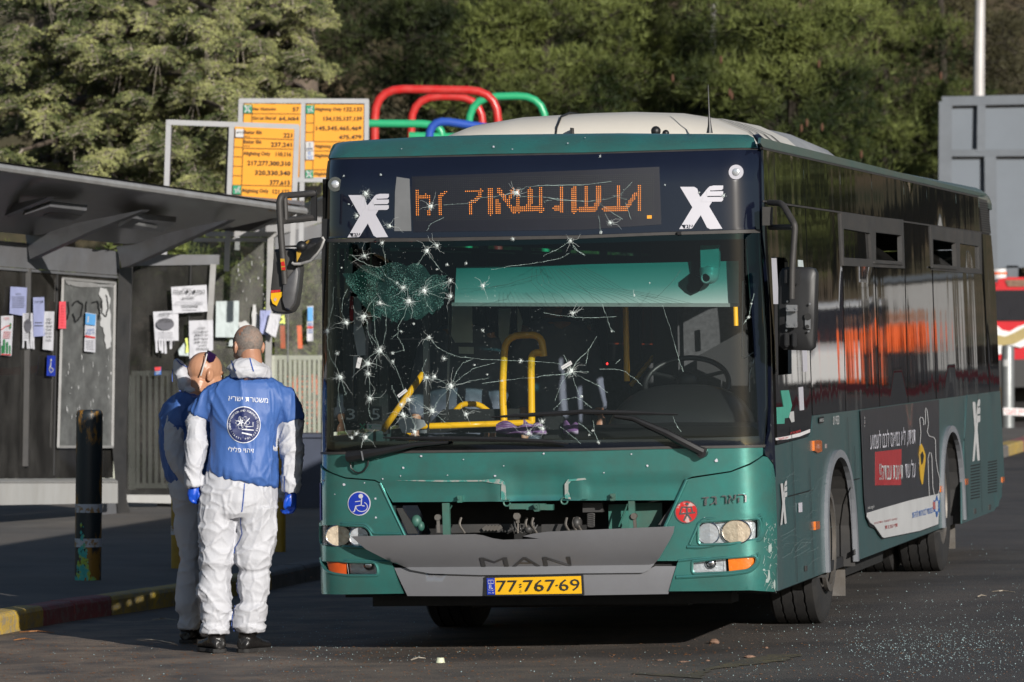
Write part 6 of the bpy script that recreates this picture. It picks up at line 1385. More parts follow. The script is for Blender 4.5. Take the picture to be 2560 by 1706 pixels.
st0([('Har Hotsvim', 1162, 508, 15, 106, 'l'), ('57', 1376, 512, 19, 30, 'r'), ("Giv'at Sha'ul", 1162, 550, 15, 106, 'l'), ('64,', 1318, 554, 19, 34, 'r'), ('א', 1344, 554, 19, 20, 'r'), ('64', 1374, 554, 19, 28, 'r'), ('67,א', 1374, 598, 19, 80, 'r'), ('Alighting Only', 1448, 509, 15, 124, 'l'), ('132,133', 1664, 512, 19, 82, 'r'), ('134,135,137,139', 1664, 555, 19, 176, 'r'), ('145,345,465,469', 1662, 599, 19, 208, 'r'), ('475,479', 1662, 640, 19, 104, 'r'),
  ('Alighting Only', 1446, 679, 15, 124, 'l'), ('Alighting Only', 1444, 722, 15, 124, 'l'), ('Alighting Only', 1442, 806, 15, 124, 'l'), ('8', 1372, 680, 19, 14, 'r'), ('2', 1372, 722, 19, 14, 'r'), ('3', 1370, 762, 19, 14, 'r'), ('6', 1370, 806, 19, 14, 'r')],
 [((1160, 480), (1152, 818)), ((1446, 480), (1438, 818))] + [((1120 - 2 * i, 522 + 43 * i), (1160, 522 + 43 * i)) for i in range(7)] + [((1160, 522), (1384, 524)), ((1406, 522), (1444, 522)), ((1406, 565), (1444, 565)), ((1406, 608), (1444, 608)), ((1404, 650), (1670, 652)), ((1404, 694), (1670, 694)), ((1402, 736), (1442, 736)), ((1402, 780), (1668, 780))])
CR['0'] = (0, 0, 1.8382)
tile(sB, DB - .05, '0', [(1120, 482), (1158, 482), (1158, 520), (1120, 520)], 'green', xm(1138, 500, .8))
tile(sB, DB - .05, '0', [(1407, 484), (1445, 484), (1445, 522), (1407, 522)], 'green', runner(1424, 502, .75))
tile(sB, DB - .05, '0', [(1404, 782), (1440, 782), (1440, 818), (1404, 818)], 'green', xm(1421, 800, .75))
tile(sB, DB - .05, '0', [(1405, 652), (1442, 652), (1442, 692), (1405, 692)], 'adwhite', [([(1420, 658), (1426, 664), (1420, 670), (1426, 676)], 3), ([(1408, 684), (1438, 684)], 5)], 'navyprint')
tile(sB, DB - .05, '0', [(1405, 695), (1442, 695), (1442, 734), (1405, 734)], 'adwhite', [([(1430, 700), (1418, 700), (1416, 708), (1428, 710)], 4), ([(1410, 720), (1438, 720)], 3), ([(1414, 728), (1434, 728)], 3)], 'adblue')

BO[0] = 0
# climbing/goal-like tube frames behind the signs
def tubes(name, label, mat, parts_, D, r, foot):
 t = thing(name, label, 'tube frame', (W((foot, 700), D).x, D, gz(0)), group='coloured tube frames behind the bus')
 for pts_ in parts_:
  mb = MB(); P = [W(q0(*p), D) for p in pts_]
  mb.tube(P, r, 14, smooth=.35); WB(mb, 'tube', mat, t, smooth=True)
 return t
DT = 62.0
tubes('tube_frame', 'large red tube arch, the tallest of the coloured frames', 'tubered', [[(1720, 1500), (1722, 408), (2288, 418), (2290, 1500)]], DT, .052, 1000)
tubes('tube_frame', 'smaller red tube arch standing inside the tall one', 'tubered', [[(1888, 1500), (1890, 444), (2218, 446), (2222, 1500)]], DT + 2.5, .05, 1020)
tubes('tube_frame', 'green tube arch right of the red ones', 'tubegreen', [[(2152, 1500), (2154, 447), (2506, 439), (2506, 1500)]], DT + 1.2, .048, 1160)
tubes('tube_frame', 'long low green tube rail with a bent end left of the blue tube', 'tubegreen', [[(1640, 568), (1960, 570), (2030, 590), (2034, 1500)], [(1880, 625), (2120, 632)]], DT - .8, .048, 900)
tubes('tube_frame', 'slanting blue tube arch lowest of the coloured frames', 'tubeblue', [[(1970, 1500), (1972, 548), (2160, 576), (2600, 640)]], DT - 1.6, .05, 1050)
# ------------------------------------------------------------------ bus shelters
def DL(x): return 44.0 + 2.2 * x / 810
def w1(x, y, d=0): return W(c('1', x, y), DL(x) + d)
def w2(x, y, d=0): return W(c('2', x, y), DL(x) + d)
def w3(x, y, d=0): return W(c('3', x, y), DL(x) + d)
s1 = thing('bus_shelter', 'grey bus shelter with a ribbed roof and a pale bench front at the left edge', 'bus shelter', Vector((w3(780, 500).x, 46, pave_z(-3.4))), group='glass bus shelters in a row')
def SH(t, name, mat, fn, **kw):
 mb = MB(); fn(mb); return WB(mb, name, mat, t, **kw)
SH(s1, 'top_beam', 'shmetal', lambda mb: mb.prism([w2(-60, 0), w2(775, 76), w2(778, 232), w2(-60, 168)], (.0, .10, 0)))
SH(s1, 'frame_rail', 'shmetal', lambda mb: mb.prism([w2(-60, 172, -.03), w2(775, 236, -.03), w2(775, 252, -.03), w2(-60, 190, -.03)], (.0, .06, 0)))
SH(s1, 'post', 'greypl', lambda mb: mb.prism([w2(775, 190, -.05), w2(862, 170, -.05), w2(822, 1330, -.05), w3(822, 380, -.05), w3(842, 440, -.05), w3(842, 492, -.05), w3(772, 505, -.05), w3(735, 40, -.05), w2(750, 1000, -.05)], (0, .12, 0)))
SH(s1, 'post_brace', 'shmetal', lambda mb: mb.prism([w3(680, 405, -.02), w3(768, 395, -.02), w3(772, 500, -.02), w3(668, 500, -.02), w3(668, 440, -.02)], (0, .05, 0)))
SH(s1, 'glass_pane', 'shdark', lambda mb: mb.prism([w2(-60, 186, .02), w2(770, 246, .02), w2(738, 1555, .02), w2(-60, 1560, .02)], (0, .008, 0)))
SH(s1, 'mullion', 'greypl', lambda mb: mb.bar(w2(186, 186, -.01), w2(166, 1480, -.01), .05, .08, (0, 1, 0)))
SH(s1, 'mullion', 'blackpl', lambda mb: mb.bar(w2(377, 200, -.01), w2(352, 1540, -.01), .012, .03, (0, 1, 0)))
pp_ = SH(s1, 'poster_panel', 'shfrost', lambda mb: mb.prism([w2(412, 252, -.06), w2(750, 282, -.06), w2(733, 1350, -.06), w2(382, 1350, -.06)], (0, .02, 0)))
for a, b in (((412, 252), (752, 282)), ((752, 282), (735, 1355)), ((735, 1352), (380, 1352)), ((381, 1355), (412, 252))):
 SH(s1, 'panel_frame', 'shpale', lambda mb: mb.bar(w2(*a, -.08), w2(*b, -.08), .022, .02, (0, 1, 0)))
def smear(t, fn, n, box, col='adwhite', sc=1, name='torn_paper_remains'):
 mb = MB()
 for i in range(n):
  x = R.uniform(box[0], box[2]); y = R.uniform(box[1], box[3]); w_ = R.uniform(2, 8) * sc; h = R.uniform(6, 45) * sc
  P = [fn(x + w_ * R.uniform(.4, 1.1) * cos(a), y + h * R.uniform(.5, 1.1) * sin(a)) for a in [q * pi / 4 for q in range(8)]]
  mb.add(P, [tuple(range(8))])
 o = WB(mb, name, col, t, norm=False); o['kind'] = 'stuff'; return o
smear(s1, lambda x, y: w2(x, y, -.085), 34, (430, 760, 730, 1200), sc=.55)
def blot(t, fn, pts, mat, nm='torn_paper_remains'):
 mb = MB(); q = jag(pts + [pts[0]], 3.5, 4)[:-1]; mb.add([fn(*p) for p in q], [tuple(range(len(q)))]); return WB(mb, nm, mat, t, norm=False)
blot(s1, lambda x, y: w2(x, y, -.086), [(650, 310), (690, 320), (715, 360), (718, 450), (728, 600), (722, 700), (690, 720), (680, 600), (655, 560), (650, 480), (670, 400), (648, 360)], 'adwhite')
blot(s1, lambda x, y: w2(x, y, -.086), [(425, 262), (740, 292), (735, 312), (560, 305), (470, 300), (430, 290)], 'shpale')
# spray lettering on the panel
mb = MB(); sf = lambda x, y: w2(x, y, -.088)
for P_ in ([(445, 400), (450, 470), (438, 520)], [(470, 430), (500, 395), (540, 420), (530, 500), (490, 540), (478, 480)], [(565, 400), (560, 480), (580, 520)], [(600, 410), (640, 400), (650, 480), (645, 520)], [(668, 395), (665, 480), (690, 500), (706, 450), (700, 380), (690, 360)]): strip(mb, jag(P_, 2, 4), 9, sf)
WB(mb, 'spray_lettering', 'ink', s1, norm=False)
SH(s1, 'bench_front', 'bench', lambda mb: mb.prism([w3(-60, 256, -.5), w3(768, 256, -.5), w3(768, 398, -.5), w3(-60, 412, -.5)], (0, .05, 0)))
SH(s1, 'bench_seat', 'bench', lambda mb: mb.prism([w3(-60, 255, -.5), w3(768, 254, -.5), w3(744, 236, -.05), w3(-60, 238, -.05)], (0, 0, -.02)))
SH(s1, 'lower_panel', 'shmetal', lambda mb: mb.prism([w2(-60, 1562, .0), w2(738, 1562, .0), w3(735, 236, .0), w3(-60, 240, .0)], (0, .03, 0)))
# roof
def Fr(x): return W(c('1', x, 575 + .1425 * x), 41.2 + .0032 * x)
def Bk(x):
 y = 995 + .094 * x if x < 860 else (1076 - .19 * (x - 860) if x < 1340 else 985 - .085 * (x - 1340))
 return W(c('1', x, y), DL(x) - .1 if x < 860 else 46.2 + (x - 860) * .006)
def ceil(x, t): return Fr(x).lerp(Bk(x), t)
mb = MB(); X = [-80 + i * 90 for i in range(24)]; T_ = [0, .1, .3, .6, .85, 1]
def cs(x, t, up=0): p = ceil(x, t); return p + Vector((0, 0, .10 * sin(pi * t) + up))
n = len(T_)
mb.add([cs(x, t) for x in X for t in T_] + [cs(x, t, .05) for x in X for t in T_], [(i * n + j, i * n + j + 1, (i + 1) * n + j + 1, (i + 1) * n + j) for i in range(len(X) - 1) for j in range(n - 1)] + [(len(X) * n + i * n + j, len(X) * n + (i + 1) * n + j, len(X) * n + (i + 1) * n + j + 1, len(X) * n + i * n + j + 1) for i in range(len(X) - 1) for j in range(n - 1)])
WB(mb, 'roof_sheet', 'shroof', s1, smooth=50, norm=False)
SH(s1, 'roof_edge', 'shpale', lambda mb: mb.tube([Fr(x) for x in X], .034, 8), smooth=True)
for k_, pg in enumerate(([(-60, 842), (0, 830), (315, 762), (300, 775), (0, 900), (-60, 926)], [(165, 1012), (270, 1012), (500, 935), (870, 862), (932, 848), (915, 862), (600, 985), (240, 1150), (195, 1172)], [(760, 1088), (860, 1078), (1100, 1000), (1430, 926), (1495, 912), (1470, 930), (1180, 1060), (850, 1212), (795, 1228)], [(1420, 985), (1560, 955), (1790, 903), (1740, 935), (1620, 990)])):
 def rb_(mb):
  P = []
  for x, y in pg:
   t = (x - pg[0][0]) / (pg[-1][0] * 0 + max(p[0] for p in pg) - pg[0][0] + 1e-6); D = DL(min(pg[0][0] + 60, 800)) - .15 + (0 if k_ < 3 else 3) - 2.6 * t * .55
   P.append(W(c('1', x, y), D))
  mb.prism(P, (.06, .02, 0))
 SH(s1, 'roof_rib', 'shmetal', rb_)
for pts_, ln, m_ in (([(150, 885), (325, 828), (565, 856), (490, 925)], [(280, 888), (330, 868), (540, 888), (478, 915)], 'greypl'), ([(770, 965), (865, 905), (1148, 930), (1062, 995)], [(880, 948), (905, 935), (1028, 955), (1020, 970)], 'adwhite')):
 def D_(x, y):
  f = Fr(x); b = Bk(x); v = c('1', x, y)[1]; vf = V0 - (f.z - EYE) * F / f.y; vb = V0 - (b.z - EYE) * F / b.y; t = max(0, min(1, (v - vf) / (vb - vf))); return f.y + (b.y - f.y) * t
 lt = SH(s1, 'ceiling_light', 'shmetal', lambda mb: mb.prism([W(c('1', x, y), D_(x, y) - .35) for x, y in pts_], (0, .1, .05)))
 mb = MB(); mb.prism([W(c('1', x, y), D_(x, y) - .38) for x, y in ln], (0, .01, .002)); o = WB(mb, 'light_cover', m_, lt)

# second shelter: glazed end wall facing the camera
D2 = 47.4
def v1(x, y, d=0): return W(c('1', x, y), D2 + d)
def v2(x, y, d=0): return W(c('2', x, y), D2 + d)
def v3(x, y, d=0): return W(c('3', x, y), D2 + d)
s2 = thing('bus_shelter', 'dark framed glass shelter wall with the large 2500 notice taped on it', 'bus shelter', v3(1100, 400), group='glass bus shelters in a row')
SH(s2, 'top_beam', 'shmetal', lambda mb: mb.prism([v2(870, 130), v2(1060, 96), v2(1432, 98), v2(1430, 162), v2(868, 170)], (0, .12, 0)))
SH(s2, 'post', 'shpale', lambda mb: mb.bar(v2(1394, 160), v3(1300, 380), .052, .07, (0, 1, 0)))
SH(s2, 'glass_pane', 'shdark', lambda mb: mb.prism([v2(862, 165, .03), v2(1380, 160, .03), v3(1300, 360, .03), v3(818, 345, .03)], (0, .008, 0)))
SH(s2, 'bottom_rail', 'bench', lambda mb: mb.prism([v3(818, 343), v3(1110, 345), v3(1300, 352), v3(1300, 408), v3(1110, 400), v3(812, 393)], (0, .06, 0)))
SH(s2, 'mullion', 'blackpl', lambda mb: mb.bar(v2(1247, 165, .01), v2(1235, 560, .01), .012, .02, (0, 1, 0)))
SH(s2, 'foot_post', 'greypl', lambda mb: mb.prism([v3(1025, 400, .1), v3(1110, 400, .1), v3(1110, 495, .1), v3(1025, 490, .1)], (0, .1, 0)))
D3 = 51.5
def u1_(x, y, d=0): return W(c('1', x, y), D3 + d)
def u2_(x, y, d=0): return W(c('2', x, y), D3 + d)
def u3_(x, y, d=0): return W(c('3', x, y), D3 + d)
s3 = thing('bus_shelter', 'pale framed shelter wall of clear scratched glass right of the dark one', 'bus shelter', u3_(1760, 300), group='glass bus shelters in a row')
SH(s3, 'top_beam', 'shpale', lambda mb: mb.prism([u1_(1342, 992), u1_(1802, 992), u1_(1802, 1024), u1_(1342, 1024)], (0, .14, 0)))
SH(s3, 'top_rail', 'shpale', lambda mb: mb.prism([u1_(1275, 1032, .02), u1_(1750, 1032, .02), u1_(1750, 1058, .02), u1_(1255, 1058, .02)], (0, .08, 0)))
SH(s3, 'post', 'shpale', lambda mb: mb.bar(u1_(1770, 1025), u3_(1735, 350), .062, .08, (0, 1, 0)))
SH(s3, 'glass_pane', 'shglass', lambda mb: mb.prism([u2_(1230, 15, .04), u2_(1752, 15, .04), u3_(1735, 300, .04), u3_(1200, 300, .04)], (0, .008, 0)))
smear(s3, lambda x, y: u2_(x, y, .0), 16, (1540, 110, 1730, 400), sc=.5)
blot(s3, lambda x, y: u2_(x, y, -.01), [(1560, 540), (1600, 530), (1640, 560), (1650, 420), (1670, 420), (1690, 520), (1695, 600), (1660, 620), (1600, 610), (1565, 600)], 'adwhite')
blot(s3, lambda x, y: u2_(x, y, -.01), [(1735, 360), (1745, 390), (1742, 450), (1728, 455)], 'papery'); blot(s3, lambda x, y: u2_(x, y, -.01), [(1832, 500), (1858, 490), (1860, 550), (1832, 545)], 'papery')
blot(s3, lambda x, y: u2_(x, y, -.01), [(1490, 690), (1510, 645), (1560, 640), (1550, 695)], 'paperg')
D4 = 56
def x1_(x, y, d=0): return W(c('1', x, y), D4 + d)
def x2_(x, y, d=0): return W(c('2', x, y), D4 + d)
s4 = thing('bus_shelter', 'farthest shelter with a grey roof soffit behind the bus mirror', 'bus shelter', W(c('3', 1950, 300), D4), group='glass bus shelters in a row')
SH(s4, 'roof_sheet', 'shroof', lambda mb: mb.prism([x1_(1640, 985), x1_(1800, 900), x1_(2200, 740), x1_(2200, 900), x1_(2050, 945), x1_(1800, 1030)], (0, .5, .05)))
SH(s4, 'roof_edge', 'shpale', lambda mb: mb.prism([x1_(1930, 700, -.3), x1_(2100, 690, -.3), x1_(2100, 745, -.3), x1_(1930, 760, -.3)], (0, .1, 0)))
SH(s4, 'top_beam', 'shmetal', lambda mb: mb.prism([x1_(1795, 1020), x1_(2120, 930), x1_(2120, 1170), x1_(1795, 1190)], (0, .2, 0)))
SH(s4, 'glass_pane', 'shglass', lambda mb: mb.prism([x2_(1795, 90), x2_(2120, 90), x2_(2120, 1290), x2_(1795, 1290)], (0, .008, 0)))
SH(s4, 'mullion', 'shmetal', lambda mb: mb.bar(x2_(1884, 200), x2_(1880, 800), .012, .02, (0, 1, 0)))
# cabinet
cb = thing('street_cabinet', 'dark blue street cabinet behind the right man and the bus mirror', 'cabinet', W(c('3', 1980, 470), 47))
SH(cb, 'body', 'cab', lambda mb: mb.prism([W(c('2', *p), 47) for p in ((1870, 1288), (2110, 1288), (2110, 1860), (1870, 1856))], (0, .5, 0)), bevel=.01)
SH(cb, 'lid', 'cab', lambda mb: mb.prism([W(c('2', *p), 46.97) for p in ((1865, 1268), (2115, 1268), (2115, 1292), (1865, 1292))], (0, .56, 0)))
# fences of upright bars
def fence(name, label, u0, u1, vt, D, zb_, n, grp='grey picket fences behind the shelters', slope=0, mat='fence'):
 a = uvp(u0, vt, D); b = uvp(u1, vt + slope, D)
 t = thing(name, label, 'fence', Vector(((a.x + b.x) / 2, D, zb_)), group=grp)
 mb = MB(); mb.bar(a, b, .05, .05, (0, 1, 0)); WB(mb, 'top_rail', mat, t)
 mb = MB(); mb.bar((a.x, D, zb_ + .12), (b.x, D, zb_ + .12), .05, .05, (0, 1, 0)); WB(mb, 'bottom_rail', mat, t)
 pk = None
 for i in range(n):
  f = i / (n - 1); x = a.x + (b.x - a.x) * f; z1 = a.z + (b.z - a.z) * f
  mb = MB(); w_ = .07 if i in (0, n - 1) else .035; mb.bbox((x - w_ / 2, D - .018, zb_ if w_ > .05 else zb_ + .1), (x + w_ / 2, D + .018, z1 - .02)); WB(mb, 'picket', mat, t)
 return t
fence('picket_fence', 'sunlit grey green picket fence right of the pale framed shelter', c('2', 1770, 0)[0], c('2', 2180, 0)[0], 822, 58, .0, 14)
fence('picket_fence', 'picket fence seen through the dark shelter glass', c('2', 862, 0)[0], c('2', 1180, 0)[0], c('2', 0, 872)[1], 52, .05, 9)
fence('picket_fence', 'dark picket fence low behind the bench at the left edge', -30, 260, 900, 50, .0, 14)
# orange mesh and parts behind the glass (a work barrier)
tb = thing('work_barrier', 'orange and white mesh barrier standing behind the sunlit picket fence', 'barrier', uvp(690, 1000, 60))
mb = MB()
for i in range(9): x = 655 + i * 9; mb.bar(uvp(x, 860, 60), uvp(x + 3, 1005, 60), .012, .012, (0, 1, 0))
for i in range(12): y = 865 + i * 12; mb.bar(uvp(655, y, 60.02), uvp(735, y, 60.02), .012, .012, (0, 1, 0))
WB(mb, 'mesh', 'orange', tb)['kind'] = 'stuff'
for x0, x1 in ((1845, 1850), (1955, 1962)):
 mb = MB(); mb.bar(x2_(x0, 560, 1), x2_(x1, 710, 1), .05, .05, (0, 1, 0)); WB(mb, 'orange_post', 'orange', tb)
bn = thing('litter_bin', 'orange litter bin behind the left shelter glass', 'bin', W(c('2', 40, 1300), 49))
mb = MB(); mb.prism([W(c('2', *p), 49) for p in ((-60, 870), (85, 850), (100, 1000), (60, 1260), (-60, 1270))], (0, .4, 0)); WB(mb, 'body', 'byel', bn)
mb = MB(); mb.prism([W(c('2', *p), 48.98) for p in ((-60, 920), (90, 915), (95, 945), (-60, 950))], (0, .42, 0)); WB(mb, 'band', 'red', bn)

# ------------------------------------------------------------------ papers stuck on the glass
def tabs(pts, n=7):     # cut the bottom edge into tear-off strips
 a, b, c_, d = pts[:4]; return pts
def paper(label, pts, D, mat, prints=(), k='2', tab=0, cat='paper notice', mir=()):
 fn = lambda x, y, o=0: W(c(k, x, y), (D(x) if callable(D) else D) - o)
 P0 = sum((fn(*p) for p in pts), Vector()) / len(pts)
 t = thing('paper_notice', label, cat, P0, group='papers stuck on the shelter glass')
 mb = MB()
 a, b, c2, d = [Vector(p) for p in pts[:4]]
 NXn, NYn = 5, 5; top = .0
 ph = R.uniform(0, 6)
 G = []
 yb = 1.0 if not tab else .72
 for j in range(NYn + 1):
  for i in range(NXn + 1):
   u, v = i / NXn, j / NYn * yb; p = (a * (1 - u) + b * u) * (1 - v) + (d * (1 - u) + c2 * u) * v
   G.append(fn(p.x, p.y, .004 + .012 * max(0, sin(u * 5 + v * 4 + ph)) + .02 * v * v))
 mb.add(G, [(j * (NXn + 1) + i, j * (NXn + 1) + i + 1, (j + 1) * (NXn + 1) + i + 1, (j + 1) * (NXn + 1) + i) for j in range(NYn) for i in range(NXn)])
 for q in range(tab):
  if R.random() < .22: continue
  u0, u1 = q / tab + .01, (q + .86) / tab; dx = R.uniform(-4, 4); v1_ = R.uniform(.9, 1.04)
  A = (a * (1 - u0) + b * u0) * (1 - yb) + (d * (1 - u0) + c2 * u0) * yb; B = (a * (1 - u1) + b * u1) * (1 - yb) + (d * (1 - u1) + c2 * u1) * yb
  C_ = (a * (1 - u1) + b * u1) * (1 - v1_) + (d * (1 - u1) + c2 * u1) * v1_; D_2 = (a * (1 - u0) + b * u0) * (1 - v1_) + (d * (1 - u0) + c2 * u0) * v1_
  mb.add([fn(A.x, A.y, .02), fn(B.x, B.y, .02), fn(C_.x + dx, C_.y, .03), fn(D_2.x + dx, D_2.y, .03)], [(0, 1, 2, 3)])
 o = WB(mb, 'sheet', mat, t, norm=False); md = o.modifiers.new('t', 'SOLIDIFY'); md.thickness = .0015
 g = {}
 for it in prints: g.setdefault(it[-1], []).append(it)
 for m_, its in g.items():
  mb = MB()
  for it in its:
   if it[0] == 't': text(mb, it[1], lambda x, y: fn(x, 2 * it[3] - y, .042), it[2], it[3], it[4], it[5], ref=heb('ה'), mir=it[6] if len(it) > 7 else False)
   elif it[0] == 'l': strip(mb, [it[1], it[2]], it[3], lambda x, y: fn(x, y, .042))
   elif it[0] == 'q': mb.add([fn(x, y, .040) for x, y in it[1]], [tuple(range(len(it[1])))])
   elif it[0] == 'e': mb.add([fn(it[1] + it[3] * cos(q * pi / 10), it[2] + it[4] * sin(q * pi / 10), .040) for q in range(20)], [tuple(range(20))])
  WB(mb, 'print', m_, t, norm=False)
 return t
def lines(x0, x1, y0, y1, n, w=2.2, m='print', sk=0):
 out = []
 for i in range(n):
  y = y0 + (y1 - y0) * i / max(1, n - 1); a = x0 + R.uniform(0, (x1 - x0) * .12); b = x1 - R.uniform(0, (x1 - x0) * .12); out.append(('l', (a, y), (b, y + sk), w, m))
 return out
PD = D2 - .06
paper('large white landscape notice reading 2500 in the middle of the dark glass', [(1118, 308), (1350, 294), (1356, 468), (1128, 482)], PD, 'paper', [('t', heb('הפקת בת מצווה'), 1134, 354, 26, 204, 'ink'), ('t', '2500', 1214, 388, 17, 54, 'ink'), ('t', heb('₪'), 1190, 390, 15, 18, 'ink'), ('t', '0527629498', 1188, 444, 15, 104, 'ink')] + lines(1130, 1345, 404, 424, 4, 1.6) + lines(1185, 1295, 458, 460, 1, 2.5) + lines(1195, 1270, 316, 317, 1, 2))
paper('white flyer with an oval picture and tear-off strips below the 2500 notice', [(1000, 470), (1165, 462), (1168, 735), (1018, 738)], PD, 'paper', [('e', 1080, 550, 58, 40, 'print'), ('t', heb('מטבחים'), 1038, 540, 22, 86, 'ink'), ('t', heb('עורך לבית פרטי'), 1035, 500, 12, 72, 'ink')] + lines(1040, 1130, 478, 482, 2, 2) + lines(1035, 1140, 604, 640, 4, 2) + [('l', (1035 + i * 17, 650), (1036 + i * 17, 690), 2, 'print') for i in range(7)], tab=8)
paper('white notice of bold typed lines beside the head of the left man', [(1234, 528), (1392, 524), (1392, 720), (1238, 778)], PD - .02, 'paper', [('t', heb('מבחנים'), 1290, 584, 13, 50, 'ink'), ('t', heb('אמנות שיצים'), 1266, 608, 13, 94, 'ink'), ('t', heb('חצי לימודית'), 1276, 630, 13, 84, 'ink'), ('t', heb('שישי!! 90₪'), 1270, 654, 13, 88, 'ink'), ('t', heb('בגיסים 180 ₪'), 1272, 676, 13, 86, 'ink'), ('t', heb('לחוגים'), 1300, 698, 12, 50, 'ink'), ('t', '0533862726', 1282, 720, 12, 82, 'ink')])
paper('torn white and yellow scrap between two notices on the dark glass', [(1165, 720), (1225, 645), (1235, 760), (1170, 755)], PD, 'paperg', [('q', [(1208, 645), (1225, 640), (1232, 735), (1212, 740), (1218, 690)], 'papery')], cat='paper scrap')
paper('pale green faded sheet on the clear glass', [(1412, 402), (1562, 398), (1558, 638), (1408, 636)], D3 - .05, 'paperg')
paper('white folded sheets curling off the pale frame above the bald man', [(1700, 462), (1770, 460), (1750, 625), (1698, 610)], D3 - .1, 'paperb', [], cat='paper sheet')
paper('bright white sheet hanging below the bus mirror', [(1765, 478), (1836, 490), (1800, 640), (1735, 600)], D3 - .16, 'paper', [], cat='paper sheet')
paper('small blue and white poster right of the bus mirror', [(2006, 434), (2046, 432), (2046, 662), (2005, 662)], D4 - .1, 'paper', [('q', [(2010, 440), (2044, 440), (2044, 530), (2010, 530)], 'paperc'), ('q', [(2008, 565), (2045, 565), (2045, 578), (2008, 578)], 'redprint')] + [('l', (2012, y), (2044, y), 4, 'adblue') for y in (545, 556, 590, 604)], cat='poster')
paper('small round red and blue sticker on the dark glass', [(1008, 835), (1052, 828), (1054, 880), (1010, 884)], PD, 'adblue', [('q', [(1010, 832), (1052, 830), (1050, 852), (1012, 855)], 'redprint'), ('l', (1014, 862), (1048, 860), 4, 'adwhite'), ('l', (1018, 874), (1044, 872), 4, 'adwhite')], cat='sticker')
LD = lambda x: DL(x) - .04
paper('narrow colourful flyer with green bottles at the left edge', [(6, 498), (86, 494), (74, 758), (4, 754)], LD, 'paper', [('t', heb('גלקול'), 26, 522, 14, 34, 'redprint'), ('l', (8, 588), (38, 566), 5, 'redprint'), ('l', (38, 566), (70, 558), 5, 'redprint'), ('l', (70, 545), (68, 580), 9, 'greenprint'), ('l', (28, 650), (27, 740), 13, 'greenprint'), ('l', (48, 668), (47, 742), 12, 'greenprint'), ('l', (14, 690), (14, 745), 10, 'greenprint'), ('l', (66, 690), (65, 745), 9, 'greenprint'), ('l', (8, 748), (72, 751), 7, 'redprint')] + lines(16, 72, 602, 640, 4, 3, 'redprint'), cat='flyer')
paper('notice high on the left shelter glass, tinted with the blue roof shade', [(68, 306), (176, 312), (168, 500), (62, 482)], LD, 'paperb', [('t', heb('המלאכה'), 104, 360, 12, 34, 'print')] + lines(76, 168, 372, 440, 7, 2.4))
paper('white strip notice under the tall folded sheet with cut tabs', [(148, 480), (216, 478), (228, 730), (146, 730)], lambda x: DL(x) - .06, 'paper', [('e', 182, 560, 24, 44, 'print'), ('t', heb('חבקים'), 160, 545, 12, 46, 'ink')] + lines(158, 206, 486, 510, 3, 2) + lines(158, 208, 610, 640, 3, 2), tab=6)
paper('pale sheet tinted with the blue roof shade, between the high notice and the typed strip', [(216, 376), (288, 374), (292, 628), (220, 634)], lambda x: DL(x) - .07, 'paperb', [('t', heb('דרך אורך'), 224, 412, 14, 58, 'ink')] + lines(225, 285, 540, 560, 2, 4))
paper('white typed strip notice above the blue wheelchair sign', [(290, 468), (354, 468), (346, 724), (278, 716)], lambda x: DL(x) - .08, 'paper', [('t', heb('קבוצה'), 304, 526, 13, 30, 'ink'), ('t', heb('לימוד מלא'), 298, 548, 12, 42, 'ink'), ('t', heb('חדר פרטי'), 302, 572, 12, 40, 'ink'), ('t', heb('שיעור'), 300, 594, 13, 36, 'ink'), ('t', heb('הכנה למ'), 296, 618, 12, 42, 'ink'), ('t', heb('לפרטים'), 304, 640, 12, 34, 'ink'), ('t', heb('השארו'), 298, 664, 13, 36, 'ink')])
paper('old grey notice seen through the glass with mirrored lettering', [(232, 276), (392, 296), (388, 745), (200, 735)], lambda x: DL(x) + .06, 'papero', [('t', heb('הפקת בת מצווה'), 246, 338, 26, 130, True, 'ink'), ('t', '2500', 320, 378, 20, 44, True, 'ink')] + lines(240, 370, 410, 460, 4, 2.5, 'ink'), cat='poster')
paper('pinkish red strip on the left edge of the frosted panel', [(388, 404), (428, 402), (430, 580), (382, 580)], lambda x: DL(x) - .10, 'paperr', lines(396, 424, 430, 560, 8, 2.5, 'redprint'), cat='paper strip')
paper('blue and white narrow poster stuck on the frosted panel', [(558, 474), (628, 486), (622, 736), (550, 728)], lambda x: DL(x) - .12, 'paper', [('q', [(560, 478), (626, 488), (622, 560), (558, 552)], 'paperc'), ('q', [(556, 622), (622, 634), (621, 645), (556, 635)], 'redprint'), ('t', heb('לחסוך'), 566, 598, 16, 50, 'adblue'), ('t', heb('ללא פשרות'), 564, 618, 14, 54, 'adblue'), ('l', (578, 500), (574, 540), 9, 'adwhite')] + lines(562, 614, 660, 716, 6, 2.2), cat='poster')
wsn = paper('blue wheelchair sign low on the left shelter glass', [(308, 756), (362, 758), (360, 890), (304, 888)], lambda x: DL(x) - .09, 'blue', [('e', 334, 786, 5, 8, 'adwhite'), ('l', (332, 798), (331, 838), 5, 'adwhite'), ('l', (331, 838), (348, 842), 4, 'adwhite'), ('l', (326, 822), (322, 850), 4, 'adwhite'), ('l', (322, 850), (332, 868), 4, 'adwhite'), ('l', (332, 868), (345, 858), 4, 'adwhite'), ('l', (345, 858), (349, 842), 4, 'adwhite')], cat='sign')

